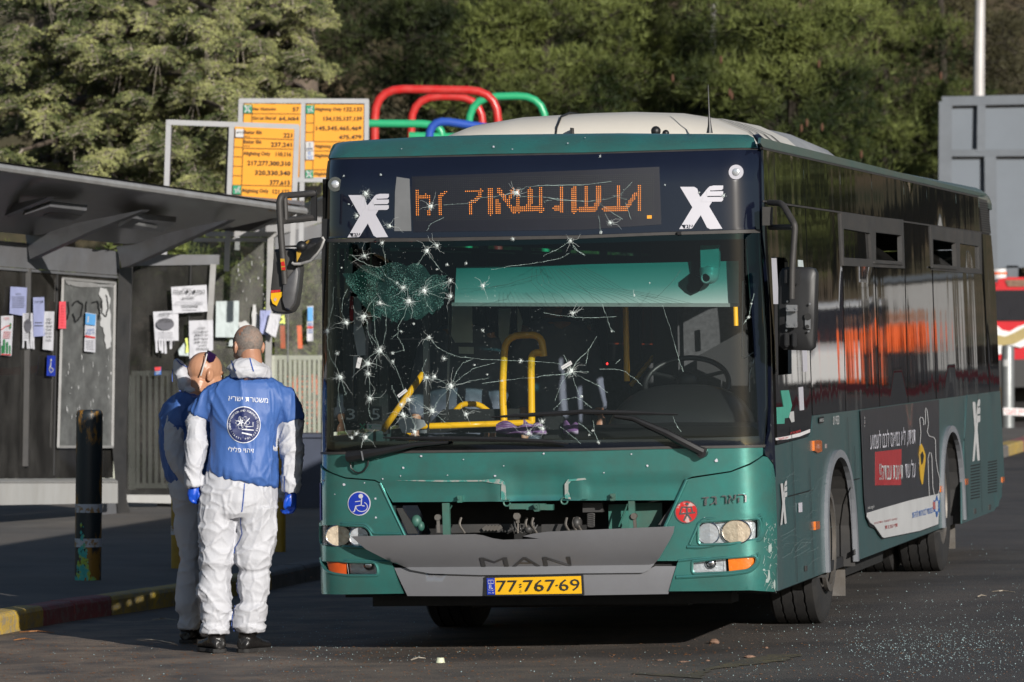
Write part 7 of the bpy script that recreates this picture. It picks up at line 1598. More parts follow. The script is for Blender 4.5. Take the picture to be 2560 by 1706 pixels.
# ------------------------------------------------------------------ right side of the picture
DBB = 88.5
bb = thing('billboard', 'back of a large grey billboard with a panel frame right of the bus', 'billboard', uvp(2260, 900, DBB))
def bx2(x, y, d=0): return W(c('C', x, y), DBB + d)
for P in ([(1560, 25), (1832, 25), (1830, 405), (1560, 420)], [(1880, 25), (2400, 10), (2400, 405), (1878, 410)], [(1560, 440), (1895, 435), (1905, 1320), (1560, 1320)], [(1940, 432), (2400, 430), (2400, 1310), (1950, 1320)]):
 SH(bb, 'back_panel', 'board', lambda mb: mb.prism([bx2(*p) for p in P], (0, .05, 0)))
for a, b, w_ in (((1578, 15), (1570, 1400), .22), ((1550, 12), (2400, -5), .16), ((1860, 20), (1856, 410), .14), ((1590, 418), (2400, 414), .12), ((1928, 420), (1938, 1330), .2)):
 SH(bb, 'frame_bar', 'boardf' if w_ < .3 else 'gal', lambda mb: mb.bar(bx2(*a, -.08), bx2(*b, -.08 - w_ * .1), w_, .12, (0, 1, 0)))
for x in (1580, 2100): SH(bb, 'leg', 'boardf', lambda mb: mb.bar(bx2(x, 1300, .1), Vector((bx2(x, 1300).x, DBB + .1, .2)), .2, .2, (0, 1, 0)))
DP = 90
lp = thing('lamp_post', 'pale slender lamp post rising in front of the dark trees at upper right', 'lamp post', (W(c('P', 2148, 0), DP).x, DP, 8.5))
mb = MB(); a = W(c('P', 2146, 372), DP); b = W(c('P', 2152, -60), DP); mb.tube([(a.x, DP, 1.5), a, b, b + (b - a) * .5], [.11, .10, .085, .08], 14); WB(mb, 'pole', 'pole', lp, smooth=True)
mb = MB(); mb.rings([[a + Vector((.16 * cos(q * pi / 8), .16 * sin(q * pi / 8), z)) for q in range(16)] for z in (-5.5, -5.2)]); WB(mb, 'base_collar', 'pole', lp)
lp2 = thing('lamp_post', 'short glimpse of a pale pole among the pine tops at upper middle', 'lamp post', (W(c('P', 925, 0), 88).x, 88, 8))
mb = MB(); a2 = W(c('P', 922, 108), 82); b2 = W(c('P', 930, -40), 82); mb.tube([a2 + Vector((0, 0, -6)), a2, b2], [.06, .05, .045], 8); WB(mb, 'pole', 'pole', lp2, smooth=True)
mb = MB(); mb.box(a2 + Vector((0, 0, -6)), (.2, .2, .3)); WB(mb, 'base_plate', 'pole', lp2)
# galvanised bollard and police tape
DG = 44.0
gb = onroad((2316, 988)); DG = gb.y
gp = thing('bollard', 'tall grey galvanised pipe bollard with a white sticker right of the bus', 'bollard', gb)
gu = lambda x, y: W(c('Q', x, y), DG)
hgt = gu(425, 690).z - gb.z; rg_ = (gu(470, 800) - gu(385, 800)).x / 2
mb = MB(); mb.rings([[Vector((r * cos(q * pi / 16), r * sin(q * pi / 16), z)) for q in range(32)] for z, r in ((-.02, rg_), (hgt - .04, rg_), (hgt - .01, rg_ * .9), (hgt, rg_ * .6))]); mb.build('post', MT['gal'], gp, smooth=40)
mb = MB(); zc_ = gu(0, 805).z - gb.z; mb.rings([[Vector(((rg_ + .002) * cos(-pi / 2 - .9 + q * .13), (rg_ + .002) * sin(-pi / 2 - .9 + q * .13), zc_ + d)) for q in range(9)] for d in (-.05, .05)], False); mb.build('sticker', MT['adwhite'], gp, norm=False)
tpe = thing('barrier_tape', 'white police tape with red Hebrew lettering tied to the grey bollard', 'barrier tape', gu(385, 1120))
mb = MB(); P = [gu(385, 1096), gu(430, 1098), gu(523, 1102), gu(640, 1096)]; Q = [gu(385, 1145), gu(430, 1146), gu(523, 1150), gu(640, 1146)]
off = Vector((0, -rg_ - .01, 0)); mb.add([p + off for p in P] + [q + off for q in Q], [(i, i + 1, 5 + i, 4 + i) for i in range(3)]); o = WB(mb, 'band', 'tape', tpe, norm=False); md = o.modifiers.new('t', 'SOLIDIFY'); md.thickness = .002
mb = MB(); text(mb, heb('אין מעבר'), lambda x, y: gu(x, 2 * 1137 - y) + off * 1.04, 388, 1137, 28, 130, ref=heb('ה')); text(mb, heb('משטרה'), lambda x, y: gu(x, 2 * 1137 - y) + off * 1.04, 535, 1137, 28, 90, ref=heb('ה')); WB(mb, 'tape_lettering', 'redprint', tpe, norm=False)
# second leg of the tape, out to the right where the side glass mirrors it
mb = MB(); Aa = gu(640, 1120); Bb = Vector((14, 60, 1.2));
# far kerb and pavement at right
fk = thing('far_kerb', 'red and yellow kerb', 'kerb', onroad((2330, 1060)))
del fk['category']; fk['kind'] = 'structure'
a = onroad(c('D', 2015, 1400)); b = onroad(c('D', 2195, 1345)); d = (b - a).normalized()
cols = ['kgrey', 'kyel', 'kred', 'kred', 'kgrey', 'kyel', 'kyel', 'kred', 'kred', 'kyel', 'kgrey', 'kred', 'kyel', 'kyel']
nn_ = Vector((-d.y, d.x, 0))
if nn_.y < 0: nn_ = -nn_
for i in range(14):
 p = a + d * ((i - 4) * 1.0 + .01); q = a + d * ((i - 3) * 1.0 - .01); mb = MB(); z = Vector((0, 0, 1))
 mb.rings([[P - z * .1, P + z * .12, P + nn_ * .02 + z * .14, P + nn_ * .2 + z * .14, P + nn_ * .2 - z * .1] for P in (p, q)]); WB(mb, 'kerbstone', cols[i], fk)
mb = MB(); p = a - d * 4 + nn_ * .205; q = a + d * 10 + nn_ * .205; z = Vector((0, 0, .134)); mb.add([p + z, q + z, q + z + nn_ * 26, p + z + nn_ * 26], [(0, 1, 2, 3)]); o = mb.build('far_pavement', MT['pave'], norm=False); o['kind'] = 'structure'
# red van
DV = 84
def vv(x, y, d=0): return W(c('Q', x, y), DV + d)
rv = thing('red_van', 'red van with a sweeping white and gold stripe behind the grey bollard', 'van', W((2340, 865), DV))
def VP(name, mat, pts_, d=0, th=.05, parent=rv, bev=0): return SH(parent, name, mat, lambda mb: mb.prism([vv(*p, d) for p in pts_], (0, th, 0)), bevel=bev)
VP('body', 'vred', [(300, 330), (340, 262), (420, 245), (1500, 235), (1540, 780), (1500, 880), (300, 880)], .02, 1.9, bev=.05)
VP('windscreen', 'vglass', [(290, 330), (530, 328), (1200, 330), (1200, 525), (290, 528)], -.02, .05)
VP('roof_dirt', 'stone', [(400, 262), (1200, 255), (1200, 300), (420, 305)], -.01, .03)
VP('stripe', 'vwhite', [(300, 560), (345, 558), (380, 590), (430, 600), (480, 570), (530, 552), (1200, 500), (1200, 660), (540, 690), (500, 705), (440, 690), (380, 700), (300, 740)], -.04, .02)
VP('gold_stripe', 'vgold', [(300, 640), (345, 622), (400, 632), (450, 612), (540, 565), (1200, 520), (1200, 560), (540, 640), (460, 680), (380, 690), (300, 700)], -.065, .02)
VP('white_badge', 'vwhite', [(300, 690), (378, 690), (380, 748), (300, 750)], -.07, .02)
VP('bumper', 'blackpl', [(300, 785), (1200, 770), (1200, 960), (300, 965)], -.08, .2)  # dark bumper, drawn deeper to paint in the shade under the van
SH(rv, 'wheel', 'rubber', lambda mb: mb.disc(Vector((vv(470, 900).x, 85.1, .62)), (1, 0, 0), .46, .26, 24))
SH(rv, 'wheel', 'rubber', lambda mb: mb.disc(Vector((vv(1150, 900).x, 85.1, .62)), (1, 0, 0), .46, .26, 24))
# things standing on the far pavement: a bin and a shrub tip behind the bus
ob = thing('roadside_box', 'dark box beside a small white and orange drum above the red van', 'utility box', W(c('Q', 380, 240), 88))
SH(ob, 'box', 'cab', lambda mb: mb.prism([W(c('Q', *p), 88) for p in ((345, 188), (415, 188), (425, 330), (345, 330))], (0, .5, 0)))
SH(ob, 'drum', 'vwhite', lambda mb: mb.tube([W(c('Q', 362, 190), 87.6), W(c('Q', 364, 260), 87.6)], .12, 14)); SH(ob, 'drum_band', 'orange', lambda mb: mb.tube([W(c('Q', 363, 212), 87.6), W(c('Q', 363, 226), 87.6)], .125, 14))
# ================================================================== PEOPLE
def voxel(name, mb, mat, parent, vs, disp=None, iters=2, world=True, mats_=None, facemat=None):
 me = mb.mesh('tmp', mat); o = bpy.data.objects.new('tmp', me); COL.objects.link(o)
 b = bmesh.new(); b.from_mesh(me); bmesh.ops.recalc_face_normals(b, faces=b.faces); b.to_mesh(me); b.free()
 md = o.modifiers.new('r', 'REMESH'); md.mode = 'VOXEL'; md.voxel_size = vs; md.adaptivity = 0
 if iters: m2 = o.modifiers.new('s', 'SMOOTH'); m2.factor = .6; m2.iterations = iters
 dg = bpy.context.evaluated_depsgraph_get(); nm = bpy.data.meshes.new_from_object(o.evaluated_get(dg)); bpy.data.objects.remove(o); bpy.data.meshes.remove(me)
 nm.name = name
 if disp:
  n = len(nm.vertices); co = np.empty(n * 3); nm.vertices.foreach_get('co', co); no = np.empty(n * 3); nm.vertices.foreach_get('normal', no); co = co.reshape(-1, 3); no = no.reshape(-1, 3)
  d = np.array([disp(Vector(p)) for p in co]); co += no * d[:, None]; nm.vertices.foreach_set('co', co.ravel()); nm.update()
 nm.materials.clear()
 for m in (mats_ or [mat]): nm.materials.append(m)
 if facemat:
  idx = [facemat(p.center) for p in nm.polygons]; nm.polygons.foreach_set('material_index', idx)
 nm.shade_smooth()
 return link(name, nm, parent, world)
def wrinkle(seed, amp=.009, fx=7, fz=9, knee=None):
 s = Vector((seed * 3.1, seed * 1.7, seed))
 def cre(q, w):
  d = noise.voronoi(q)[0]; return math.exp(-(d[1] - d[0]) / w) - .35 * d[0]
 def f(p):
  q = Vector((p.x * fx, p.y * fx, p.z * fz * .8)) + s
  wv = noise.noise_vector(q * .45); q2 = q + wv * .9
  a = 1 - abs(noise.noise(q * .6 + wv)) * 3.2
  return amp * (.75 * cre(q2 * .62, .08) + .55 * cre(q2 * 1.35 + s, .08) + .35 * max(-.5, a) - .35)
 return f
def slices(mb, P, rows, n=28):
 """rows: (crop, y, x_left, x_right, half depth, depth offset)"""
 rs = []
 for k, y, xl, xr, hd, dy in rows:
  a = P(k, xl, y); b = P(k, xr, y); C0 = (a + b) / 2; hw = (b - a) / 2
  rs.append([C0 + hw * (abs(cos(t)) ** .85 * (1 if cos(t) > 0 else -1)) + Vector((0, dy + hd * sin(t), 0)) for t in [2 * pi * i / n for i in range(n)]])
 mb.rings(rs)
def etube(mb, P, pts):
 mb.tube([P(*p[:3]) + Vector((0, p[3], 0)) for p in pts], [p[4] for p in pts], 18)
def head(mb, C0, M, s=1.0, ears=True):
 def e(c_, r): mb.ell(C0 + M @ (Vector(c_) * s), [q * s for q in r], M, 20, 14)
 e((0, -.012, .03), (.077, .097, .088)); e((0, .028, -.03), (.063, .068, .085)); e((0, .055, -.088), (.038, .036, .026)); e((0, .098, -.022), (.013, .024, .020)); e((0, .090, .002), (.010, .016, .026))
 e((0, .070, .024), (.052, .024, .013)); e((-.036, .062, -.028), (.025, .024, .024)); e((.036, .062, -.028), (.025, .024, .024)); e((0, .086, -.054), (.022, .012, .006)); e((0, .084, -.064), (.020, .012, .007))
 if ears:
  for q in (-1, 1): e((q * .080, -.010, -.008), (.010, .021, .034)); e((q * .083, -.022, .0), (.012, .010, .026))
 a = C0 + M @ (Vector((0, -.025, -.04)) * s); b = C0 + M @ (Vector((0, -.055, -.20)) * s); mb.tube([a, (a + b) / 2, b], [.060 * s, .058 * s, .066 * s], 16)
def eyes(C0, M, parent):
 for q in (-1, 1):
  mb = MB(); mb.ell(C0 + M @ Vector((q * .031, .076, .004)), (.0125, .0125, .0125)); WB(mb, 'eye', 'adwhite', parent, smooth=True)
  mb = MB(); mb.ell(C0 + M @ Vector((q * .031, .0865, .004)), (.006, .004, .006)); WB(mb, 'iris', 'ink', parent, smooth=True)
  mb = MB(); mb.tube([C0 + M @ Vector((q * (.031 + d), .083 - abs(d) * .25, .030 - abs(d) * .15)) for d in (-.018, -.008, .006, .018)], .0035, 6); WB(mb, 'eyebrow', 'hair', parent, smooth=True)
def Rm(yaw, pitch, roll=0): return (Matrix.Rotation(yaw, 3, 'Z') @ Matrix.Rotation(roll, 3, 'Y') @ Matrix.Rotation(pitch, 3, 'X'))
def decal(name, mat, k, items, bvh_obj, parent, off=.004, maxseg=8):
 """print laid on a garment: sight lines through the photographed outline meet the cloth"""
 inv = mw(bvh_obj).inverted(); me = bvh_obj.data; bt = BVHTree.FromPolygons([v.co for v in me.vertices], [tuple(p.vertices) for p in me.polygons])
 Mx = mw(bvh_obj); o = inv @ Vector((0, 0, EYE)); last = [None]
 def fn(x, y):
  d = (inv @ W(c(k, x, y), 30.0)) - o; d.normalize(); h = bt.ray_cast(o, d)
  if h[0] is None: return Mx @ (o + d * (last[0] or 29.0))
  L = (h[0] - o).length; last[0] = L; return Mx @ (o + d * (L - off))
 mb = MB()
 for it in items:
  if it[0] == 'poly': mb.add([fn(*p) for p in it[1]], [tuple(range(len(it[1])))])
  elif it[0] == 'strip':
   pts = []
   for i in range(len(it[1]) - 1):
    a, b = it[1][i], it[1][i + 1]; m_ = max(1, int(math.hypot(b[0] - a[0], b[1] - a[1]) / maxseg)); pts += [(a[0] + (b[0] - a[0]) * t / m_, a[1] + (b[1] - a[1]) * t / m_) for t in range(m_)]
   pts.append(it[1][-1]); strip(mb, pts, it[2], fn)
  elif it[0] == 'disc':
   _, x, y, rx, ry = it; rr_ = [(0, 0)] ; V = [fn(x, y)]; Fc = []; m_ = 32; rad = (.3, .55, .78, 1.0)
   for r in rad: V += [fn(x + rx * r * cos(2 * pi * q / m_), y + ry * r * sin(2 * pi * q / m_)) for q in range(m_)]
   Fc += [(0, 1 + q, 1 + (q + 1) % m_) for q in range(m_)]
   for j in range(len(rad) - 1): Fc += [(1 + j * m_ + q, 1 + (j + 1) * m_ + q, 1 + (j + 1) * m_ + (q + 1) % m_, 1 + j * m_ + (q + 1) % m_) for q in range(m_)]
   mb.add(V, Fc)
  elif it[0] == 'text': text(mb, it[1], lambda x, y: fn(x, 2 * it[3] - y + (x - it[2]) * it[6]), it[2], it[3], it[4], it[5], ref=it[7])
  elif it[0] == 'arc':
   _, s_, cx_, cy_, r, a0, a1, h, inw = it
   for i, ch in enumerate(s_):
    if ch == ' ': continue
    a = a0 + (a1 - a0) * i / (len(s_) - 1)
    ux, uy = cos(a), sin(a); tx, ty = -uy * inw, ux * inw
    V, Fc, x0, x1, y0, y1 = glyphs(ch); k2 = h / (glyphs('H')[5] - glyphs('H')[4])
    mb.add([fn(cx_ + ux * (r + inw * p[1] * k2 * (1 if inw > 0 else 1)) + tx * (p[0] - (x0 + x1) / 2) * k2, cy_ + uy * (r + inw * p[1] * k2) + ty * (p[0] - (x0 + x1) / 2) * k2) for p in V], Fc)
 return WB(mb, name, mat, parent, norm=False)
def boot(name, parent, heel, toe, top, r=.052):
 """heel and toe: ground points; top: ankle point"""
 h = Vector(heel); t = Vector(toe); up = Vector((0, 0, 1)); d = (t - h); L = d.length; d.normalize(); sd = d.cross(up)
 mb = MB(); rs = []
 for f, w_, z in ((-.10, .030, .05), (-.04, .042, .075), (.10, .046, .085), (.28, .046, .088), (.42, .046, .080), (.60, .050, .060), (.78, .052, .050), (.92, .045, .042), (1.0, .025, .03)):
  C0 = h + d * L * f; rs.append([C0 + sd * (w_ * cos(q * pi / 8)) + up * (.014 + z * .5 + z * .5 * sin(q * pi / 8)) for q in range(16)])
 mb.rings(rs); mb.tube([h + d * L * .12 + up * .05, h + d * L * .14 + up * .10, Vector(top)], [.045, .05, .058], 16)
 o = voxel(name, mb, MT['boot'], parent, .006, wrinkle(3, .003, 20, 20))
 mb = MB(); out = []
 for f, w_ in ((-.11, .02), (-.05, .042), (.15, .045), (.40, .040), (.65, .053), (.85, .052), (1.0, .03)): out.append((f, w_))
 P = [h + d * L * f + sd * w_ for f, w_ in out] + [h + d * L * f - sd * w_ for f, w_ in reversed(out)]
 mb.prism(P, (0, 0, .022)); WB(mb, 'sole', 'rubber', o, bevel=.003)
 mb = MB(); mb.tube([h - d * .012 + up * .075 + sd * .02, h - d * .022 + up * .05, h - d * .012 + up * .075 - sd * .02], .006, 6); WB(mb, 'heel_tab', 'bootm', o, smooth=True)
 return o

# --- right man, seen from behind
DM = 29.0
def PM(k, x, y): return W(c(k, x, y), DM)
base = onroad((547, 1497)); gm = base.z
p1 = MB()
Hc = PM('M', 850, 190) + Vector((0, .02, .012)); Hm = Rm(radians(26), radians(-14))
head(p1, Hc, Hm, 1.02)
slices(p1, PM, [('M', 500, 760, 990, .06, 0.02), ('M', 540, 640, 1070, .08, .0), ('M', 700, 600, 1100, .10, 0), ('M', 1100, 620, 1050, .09, 0), ('N', 200, 500, 1000, .10, 0), ('N', 320, 520, 980, .08, 0)])
for xs_, rr_ in ((((570, 250), (560, 700), (560, 1325)), (.06, .045, .035)), (((890, 250), (880, 700), (865, 1320)), (.06, .045, .035))): p1.tube([PM('N', *q) for q in xs_], rr_ if False else [.06, .045, .035], 12)
p1.tube([PM('M', 620, 560), PM('M', 420, 800), PM('M', 398, 1100), PM('M', 375, 1430)], [.04, .03, .03, .027], 12)
p1.tube([PM('M', 1080, 560), PM('M', 1230, 800), PM('M', 1245, 1100), PM('M', 1235, 1480)], [.045, .04, .035, .027], 12)
def fing(mb, pts, r, dy=0): mb.tube([PM(k, x, y) + Vector((0, q, 0)) for k, x, y, q in pts], r, 10)
# right hand (N rows)
p1.tube([PM('N', 1208, 95), PM('N', 1208, 130), PM('N', 1206, 185), PM('N', 1208, 232)], [.031, .034, .036, .033], 14)
for x0, x1, x2, x3, y3, q in ((1240, 1244, 1225, 1190, 292, -.015), (1222, 1228, 1200, 1160, 297, .0), (1204, 1205, 1178, 1140, 292, .015), (1186, 1185, 1160, 1128, 276, .03)):
 fing(p1, [('N', x0, 200, q), ('N', x1, 245, q), ('N', x2, 280, q), ('N', x3, y3 - 6, q + .01), ('N', x3 - 12, y3 - 10, q + .015)], [.0115, .0105, .0095, .009, .008])
fing(p1, [('N', 1186, 150, -.03), ('N', 1166, 190, -.035), ('N', 1158, 228, -.03), ('N', 1160, 250, -.02)], [.013, .012, .010, .009])
# left hand, curled
p1.tube([PM('N', 372, 55), PM('N', 366, 90), PM('N', 362, 130), PM('N', 368, 165)], [.031, .036, .038, .030], 14)
for x0, y0, x2, y2, q in ((340, 130, 372, 192, -.02), (352, 140, 392, 200, -.005), (366, 142, 408, 200, .012), (382, 138, 416, 190, .028)):
 fing(p1, [('N', x0, y0, q), ('N', x0 - 6, y0 + 35, q), ('N', (x0 + x2) / 2, y2, q), ('N', x2, y2 + 2, q), ('N', x2 + 10, y2 - 14, q + .004)], [.012, .0115, .010, .0095, .008])
fing(p1, [('N', 396, 90, -.02), ('N', 412, 130, -.03), ('N', 408, 160, -.03), ('N', 398, 178, -.025)], [.014, .012, .010, .009])
zg = PM('N', 0, 30).z
man = voxel('person', p1, MT['skin'], None, .0055, None, 2, mats_=[MT['skin'], MT['glove']], facemat=lambda q: 1 if q.z < zg and q.z > .6 and (q.x > PM('N', 1100, 0).x or q.x < PM('N', 440, 0).x) else 0)
tag(man, 'man in white coverall and blue jacket seen from behind, standing at the bus corner', 'person', 'forensic officers standing by the bus')
man2w = Matrix.Translation(base); man.data.transform(man2w.inverted()); man.matrix_basis = man2w; MATW[man.name] = man2w
# coverall
cv1 = MB()
slices(cv1, PM, [('M', 560, 600, 1120, .09, 0), ('M', 900, 560, 1110, .11, 0), ('M', 1250, 500, 1120, .125, 0), ('N', -30, 450, 1088, .13, 0), ('N', 60, 426, 1092, .145, 0), ('N', 180, 405, 1095, .15, 0), ('N', 290, 402, 1094, .135, 0), ('N', 335, 405, 1090, .11, 0)])
slices(cv1, PM, [('N', 240, 408, 745, .13, 0), ('N', 330, 400, 735, .12, 0), ('N', 460, 396, 730, .11, 0), ('N', 600, 420, 714, .10, 0), ('N', 690, 404, 712, .098, -.01), ('N', 740, 398, 712, .10, -.01), ('N', 790, 420, 690, .088, 0), ('N', 830, 402, 688, .092, 0), ('N', 900, 402, 682, .088, 0), ('N', 930, 392, 690, .09, 0), ('N', 1000, 380, 692, .088, .0), ('N', 1060, 425, 690, .082, 0), ('N', 1095, 412, 696, .088, 0), ('N', 1200, 416, 686, .08, 0), ('N', 1240, 440, 676, .076, 0), ('N', 1262, 422, 678, .08, 0), ('N', 1335, 432, 672, .074, 0), ('N', 1346, 450, 660, .062, 0)])
slices(cv1, PM, [('N', 240, 750, 1094, .13, 0), ('N', 330, 735, 1092, .12, 0), ('N', 440, 748, 1095, .11, 0), ('N', 560, 724, 1082, .105, 0), ('N', 640, 716, 1062, .10, -.01), ('N', 720, 722, 1040, .098, -.01), ('N', 790, 760, 1028, .088, 0), ('N', 835, 738, 1036, .092, 0), ('N', 950, 742, 1026, .088, 0), ('N', 1010, 752, 1010, .084, 0), ('N', 1065, 775, 992, .078, 0), ('N', 1095, 726, 1016, .088, 0), ('N', 1160, 702, 1014, .088, 0), ('N', 1220, 698, 992, .08, 0), ('N', 1250, 704, 978, .078, 0), ('N', 1275, 702, 1002, .082, 0), ('N', 1310, 716, 996, .078, 0), ('N', 1332, 752, 985, .064, 0)])
etube(cv1, PM, [('M', 440, 690, .02, .05), ('M', 405, 790, .02, .060), ('M', 396, 900, .01, .062), ('M', 400, 980, 0, .060), ('M', 392, 1030, -.01, .064), ('M', 392, 1120, -.01, .060), ('M', 380, 1200, -.02, .055), ('M', 370, 1290, -.02, .052), ('M', 374, 1340, -.02, .048), ('M', 376, 1400, -.02, .050), ('M', 378, 1412, -.02, .042)])
etube(cv1, PM, [('M', 1200, 740, .02, .06), ('M', 1230, 850, .02, .075), ('M', 1238, 930, .01, .072), ('M', 1244, 1000, 0, .067), ('M', 1248, 1050, -.01, .072), ('M', 1250, 1140, -.01, .066), ('M', 1254, 1220, -.02, .062), ('M', 1246, 1300, -.02, .055), ('M', 1240, 1345, -.02, .060), ('M', 1236, 1440, -.02, .056), ('M', 1234, 1470, -.02, .050)])
kn = [(.47, .06, .004), (.30, .05, .003), (.13, .03, .0035)]
_w1 = wrinkle(1, .0135, 7.5, 9, None)
def w1d(p): return _w1(p) + sum(am * math.exp(-((p.z - gm - z0) / h) ** 2) * (1 - 2 * abs(sin((p.z - z0) * 46 + 4 * noise.noise(p * 6 + Vector((0, 0, z0 * 9)))))) for z0, h, am in kn)
cov = voxel('coverall', cv1, MT['tyvek'], man, .007, w1d, 1)
jk = MB(); tl_ = lambda x: 0
slices(jk, PM, [('M', 418, 700, 1045, .075, .02), ('M', 440, 640, 1090, .095, .01), ('M', 480, 570, 1150, .11, 0), ('M', 540, 525, 1190, .125, 0), ('M', 640, 500, 1200, .14, 0), ('M', 760, 505, 1175, .15, 0), ('M', 900, 518, 1130, .15, 0), ('M', 1050, 520, 1112, .15, 0), ('M', 1180, 500, 1140, .155, 0), ('M', 1250, 486, 1150, .16, 0), ('M', 1305, 484, 1145, .155, 0), ('M', 1335, 500, 1130, .14, 0)])
for i, v in enumerate(jk.v):            # the hem hangs lower on the right
 z_top = PM('M', 0, 1000).z
 if v[2] < z_top: jk.v[i] = (v[0], v[1], v[2] - (v[0] - PM('M', 640, 0).x) * .22 * min(1, (z_top - v[2]) / .18))
etube(jk, PM, [('M', 640, 580, .0, .080), ('M', 540, 650, .01, .084), ('M', 455, 720, .02, .074), ('M', 415, 775, .02, .068), ('M', 408, 790, .02, .062)])
etube(jk, PM, [('M', 1065, 590, .0, .082), ('M', 1150, 650, .01, .092), ('M', 1208, 740, .02, .085), ('M', 1232, 825, .02, .079), ('M', 1236, 840, .02, .073)])
_w2 = wrinkle(5, .015, 7, 3.6)
def w2d(p):
 hem = PM('M', 0, 1330).z - (p.x - PM('M', 640, 0).x) * .22
 k = math.exp(-((p.z - hem) / .05) ** 2); return _w2(p) + k * .003 * sin(p.x * 90 + 7 * noise.noise(p * 7))
jkt = voxel('jacket', jk, MT['jblue'], man, .0085, w2d, 1)
hd = MB()
slices(hd, PM, [('M', 262, 790, 900, .03, -.07), ('M', 280, 745, 945, .06, -.06), ('M', 310, 705, 990, .085, -.05), ('M', 340, 680, 1025, .10, -.045), ('M', 362, 665, 1048, .10, -.04), ('M', 385, 690, 1058, .12, -.03), ('M', 410, 700, 1064, .13, -.02), ('M', 445, 690, 1070, .13, -.005)])
hood = voxel('hood', hd, MT['tyvek'], man, .007, wrinkle(9, .011, 9, 9), 1)
# hair: a close-cropped cap, thin on the crown
def haircap(parent, C0, M, s, test, mat='hair'):
 mb = MB(); mb.ell((0, -.012, .03), (.0795, .0995, .0905), None, 40, 28); mb.ell((0, .0, -.03), (.0685, .083, .082), None, 40, 28)
 keep = MB(); keep.v = [tuple(C0 + M @ (Vector(v) * s)) for v in mb.v]
 for f in mb.f:
  q = sum((Vector(mb.v[i]) for i in f), Vector()) / len(f)
  if test(q): keep.f.append(f); keep.m.append(0)
 o = WB(keep, 'hair', mat, parent, smooth=True, norm=False); return o
haircap(man, Hc, Hm, 1.02, lambda q: q.y < .03 - max(0, -.01 - q.z) * 1.0 and q.z > -.075 and not (q.z > .05 + .03 * noise.noise(q * 30) and q.y > -.07))
bpx = decal('back_lettering', 'wprint', 'M', [('text', heb('משטרת ישרא'), 682, 648, 40, 352, .06, heb('ה')), ('text', heb('זיהוי פלילי'), 680, 1104, 36, 228, .05, heb('ה'))], jkt, jkt, .006)
em = decal('emblem', 'wprint', 'M', [('disc', 818, 864, 150, 164)], jkt, jkt, .005)
decal('emblem_field', 'navyprint', 'M', [('disc', 818, 864, 144, 157)], jkt, jkt, .0075)
CXe, CYe = 818, 864
it_ = [('arc', 'IDENTIFICATION AND FORENSIC SCIENCE', CXe, CYe, 118, radians(160), radians(385), 17, 1), ('arc', 'ISRAEL POLICE', CXe, CYe, 133, radians(150), radians(35), 15, -1)]
for a in range(6):
 t = a * pi / 3; it_.append(('strip', [(CXe - 10 + 62 * cos(q) * cos(t) - 26 * sin(q) * sin(t), CYe - 18 + 62 * cos(q) * sin(t) + 26 * sin(q) * cos(t)) for q in [i * pi / 10 for i in range(21)]], 3))
for a in range(6):
 t = a * pi / 3 + .3; it_.append(('poly', [(CXe - 25 + 8 * cos(t - 1), CYe - 25 + 8 * sin(t - 1)), (CXe - 25 + 58 * cos(t), CYe - 25 + 58 * sin(t)), (CXe - 25 + 8 * cos(t + 1), CYe - 25 + 8 * sin(t + 1))]))
it_ += [('strip', [(820, 860), (870, 805)], 8), ('strip', [(830, 880), (900, 880), (900, 840)], 5), ('strip', [(800, 905), (905, 912)], 9), ('strip', [(800, 935), (890, 955)], 12)]
decal('emblem_design', 'wprint', 'M', it_, jkt, jkt, .010, 14)
sm1 = [('strip', [(868, 255), (885, 320), (905, 388)], 10), ('strip', [(705, 292), (725, 345), (745, 388)], 10)]
decal('hood_seam', 'seam', 'M', sm1, hood, hood, .004)
decal('collar_seam', 'seam', 'M', [('strip', [(690, 402), (800, 406), (940, 420), (1055, 432)], 7)], jkt, jkt, .004)
decal('trouser_seam', 'seam', 'N', [('strip', [(806, 30), (800, 120), (790, 220), (782, 280)], 9), ('strip', [(772, 330), (770, 380), (784, 470), (760, 530), (722, 590), (714, 640)], 7), ('strip', [(742, 870), (736, 940), (760, 1030)], 5), ('strip', [(722, 1095), (700, 1190), (694, 1270), (716, 1318)], 7)], cov, cov, .004)
decal('sleeve_seam', 'seam', 'M', [('strip', [(1182, 1320), (1180, 1400), (1178, 1465)], 7)], cov, cov, .004)
bootL = boot('boot', man, PM('N', 585, 1505).xy.to_3d() + Vector((0, 0, gm)), Vector((PM('N', 420, 1460).x, DM + .20, gm)), PM('N', 560, 1270))
bootR = boot('boot', man, PM('N', 800, 1505).xy.to_3d() + Vector((0, 0, gm)), Vector((PM('N', 985, 1460).x, DM + .20, gm)), PM('N', 860, 1265))

# --- left man, bald, turned to the right
DN = 29.95
def PN(k, x, y): return W(c(k, x, y), DN)
base2 = onroad((436, 1478)); g2z = base2.z
p2 = MB(); H2 = PN('M', 478, 400) + Vector((0, .03, -.01)); M2 = Rm(radians(-62), radians(-12), radians(0))
head(p2, H2, M2, 1.08)
slices(p2, PN, [('M', 560, 300, 430, .07, 0), ('M', 640, 240, 500, .09, 0), ('M', 900, 230, 520, .10, 0), ('M', 1200, 230, 520, .10, 0), ('N', 100, 240, 440, .10, 0), ('N', 250, 260, 440, .08, 0)])
p2.tube([PN('N', 300, 150), PN('N', 310, 700), PN('N', 300, 1290)], [.06, .045, .03], 12); p2.tube([PN('N', 400, 150), PN('N', 380, 700), PN('N', 365, 1290)], [.06, .045, .03], 12)
p2.tube([PN('M', 260, 650), PN('M', 220, 950), PN('M', 260, 1200), PN('M', 400, 1400), PN('M', 470, 1440)], [.045, .04, .035, .027, .03], 12)
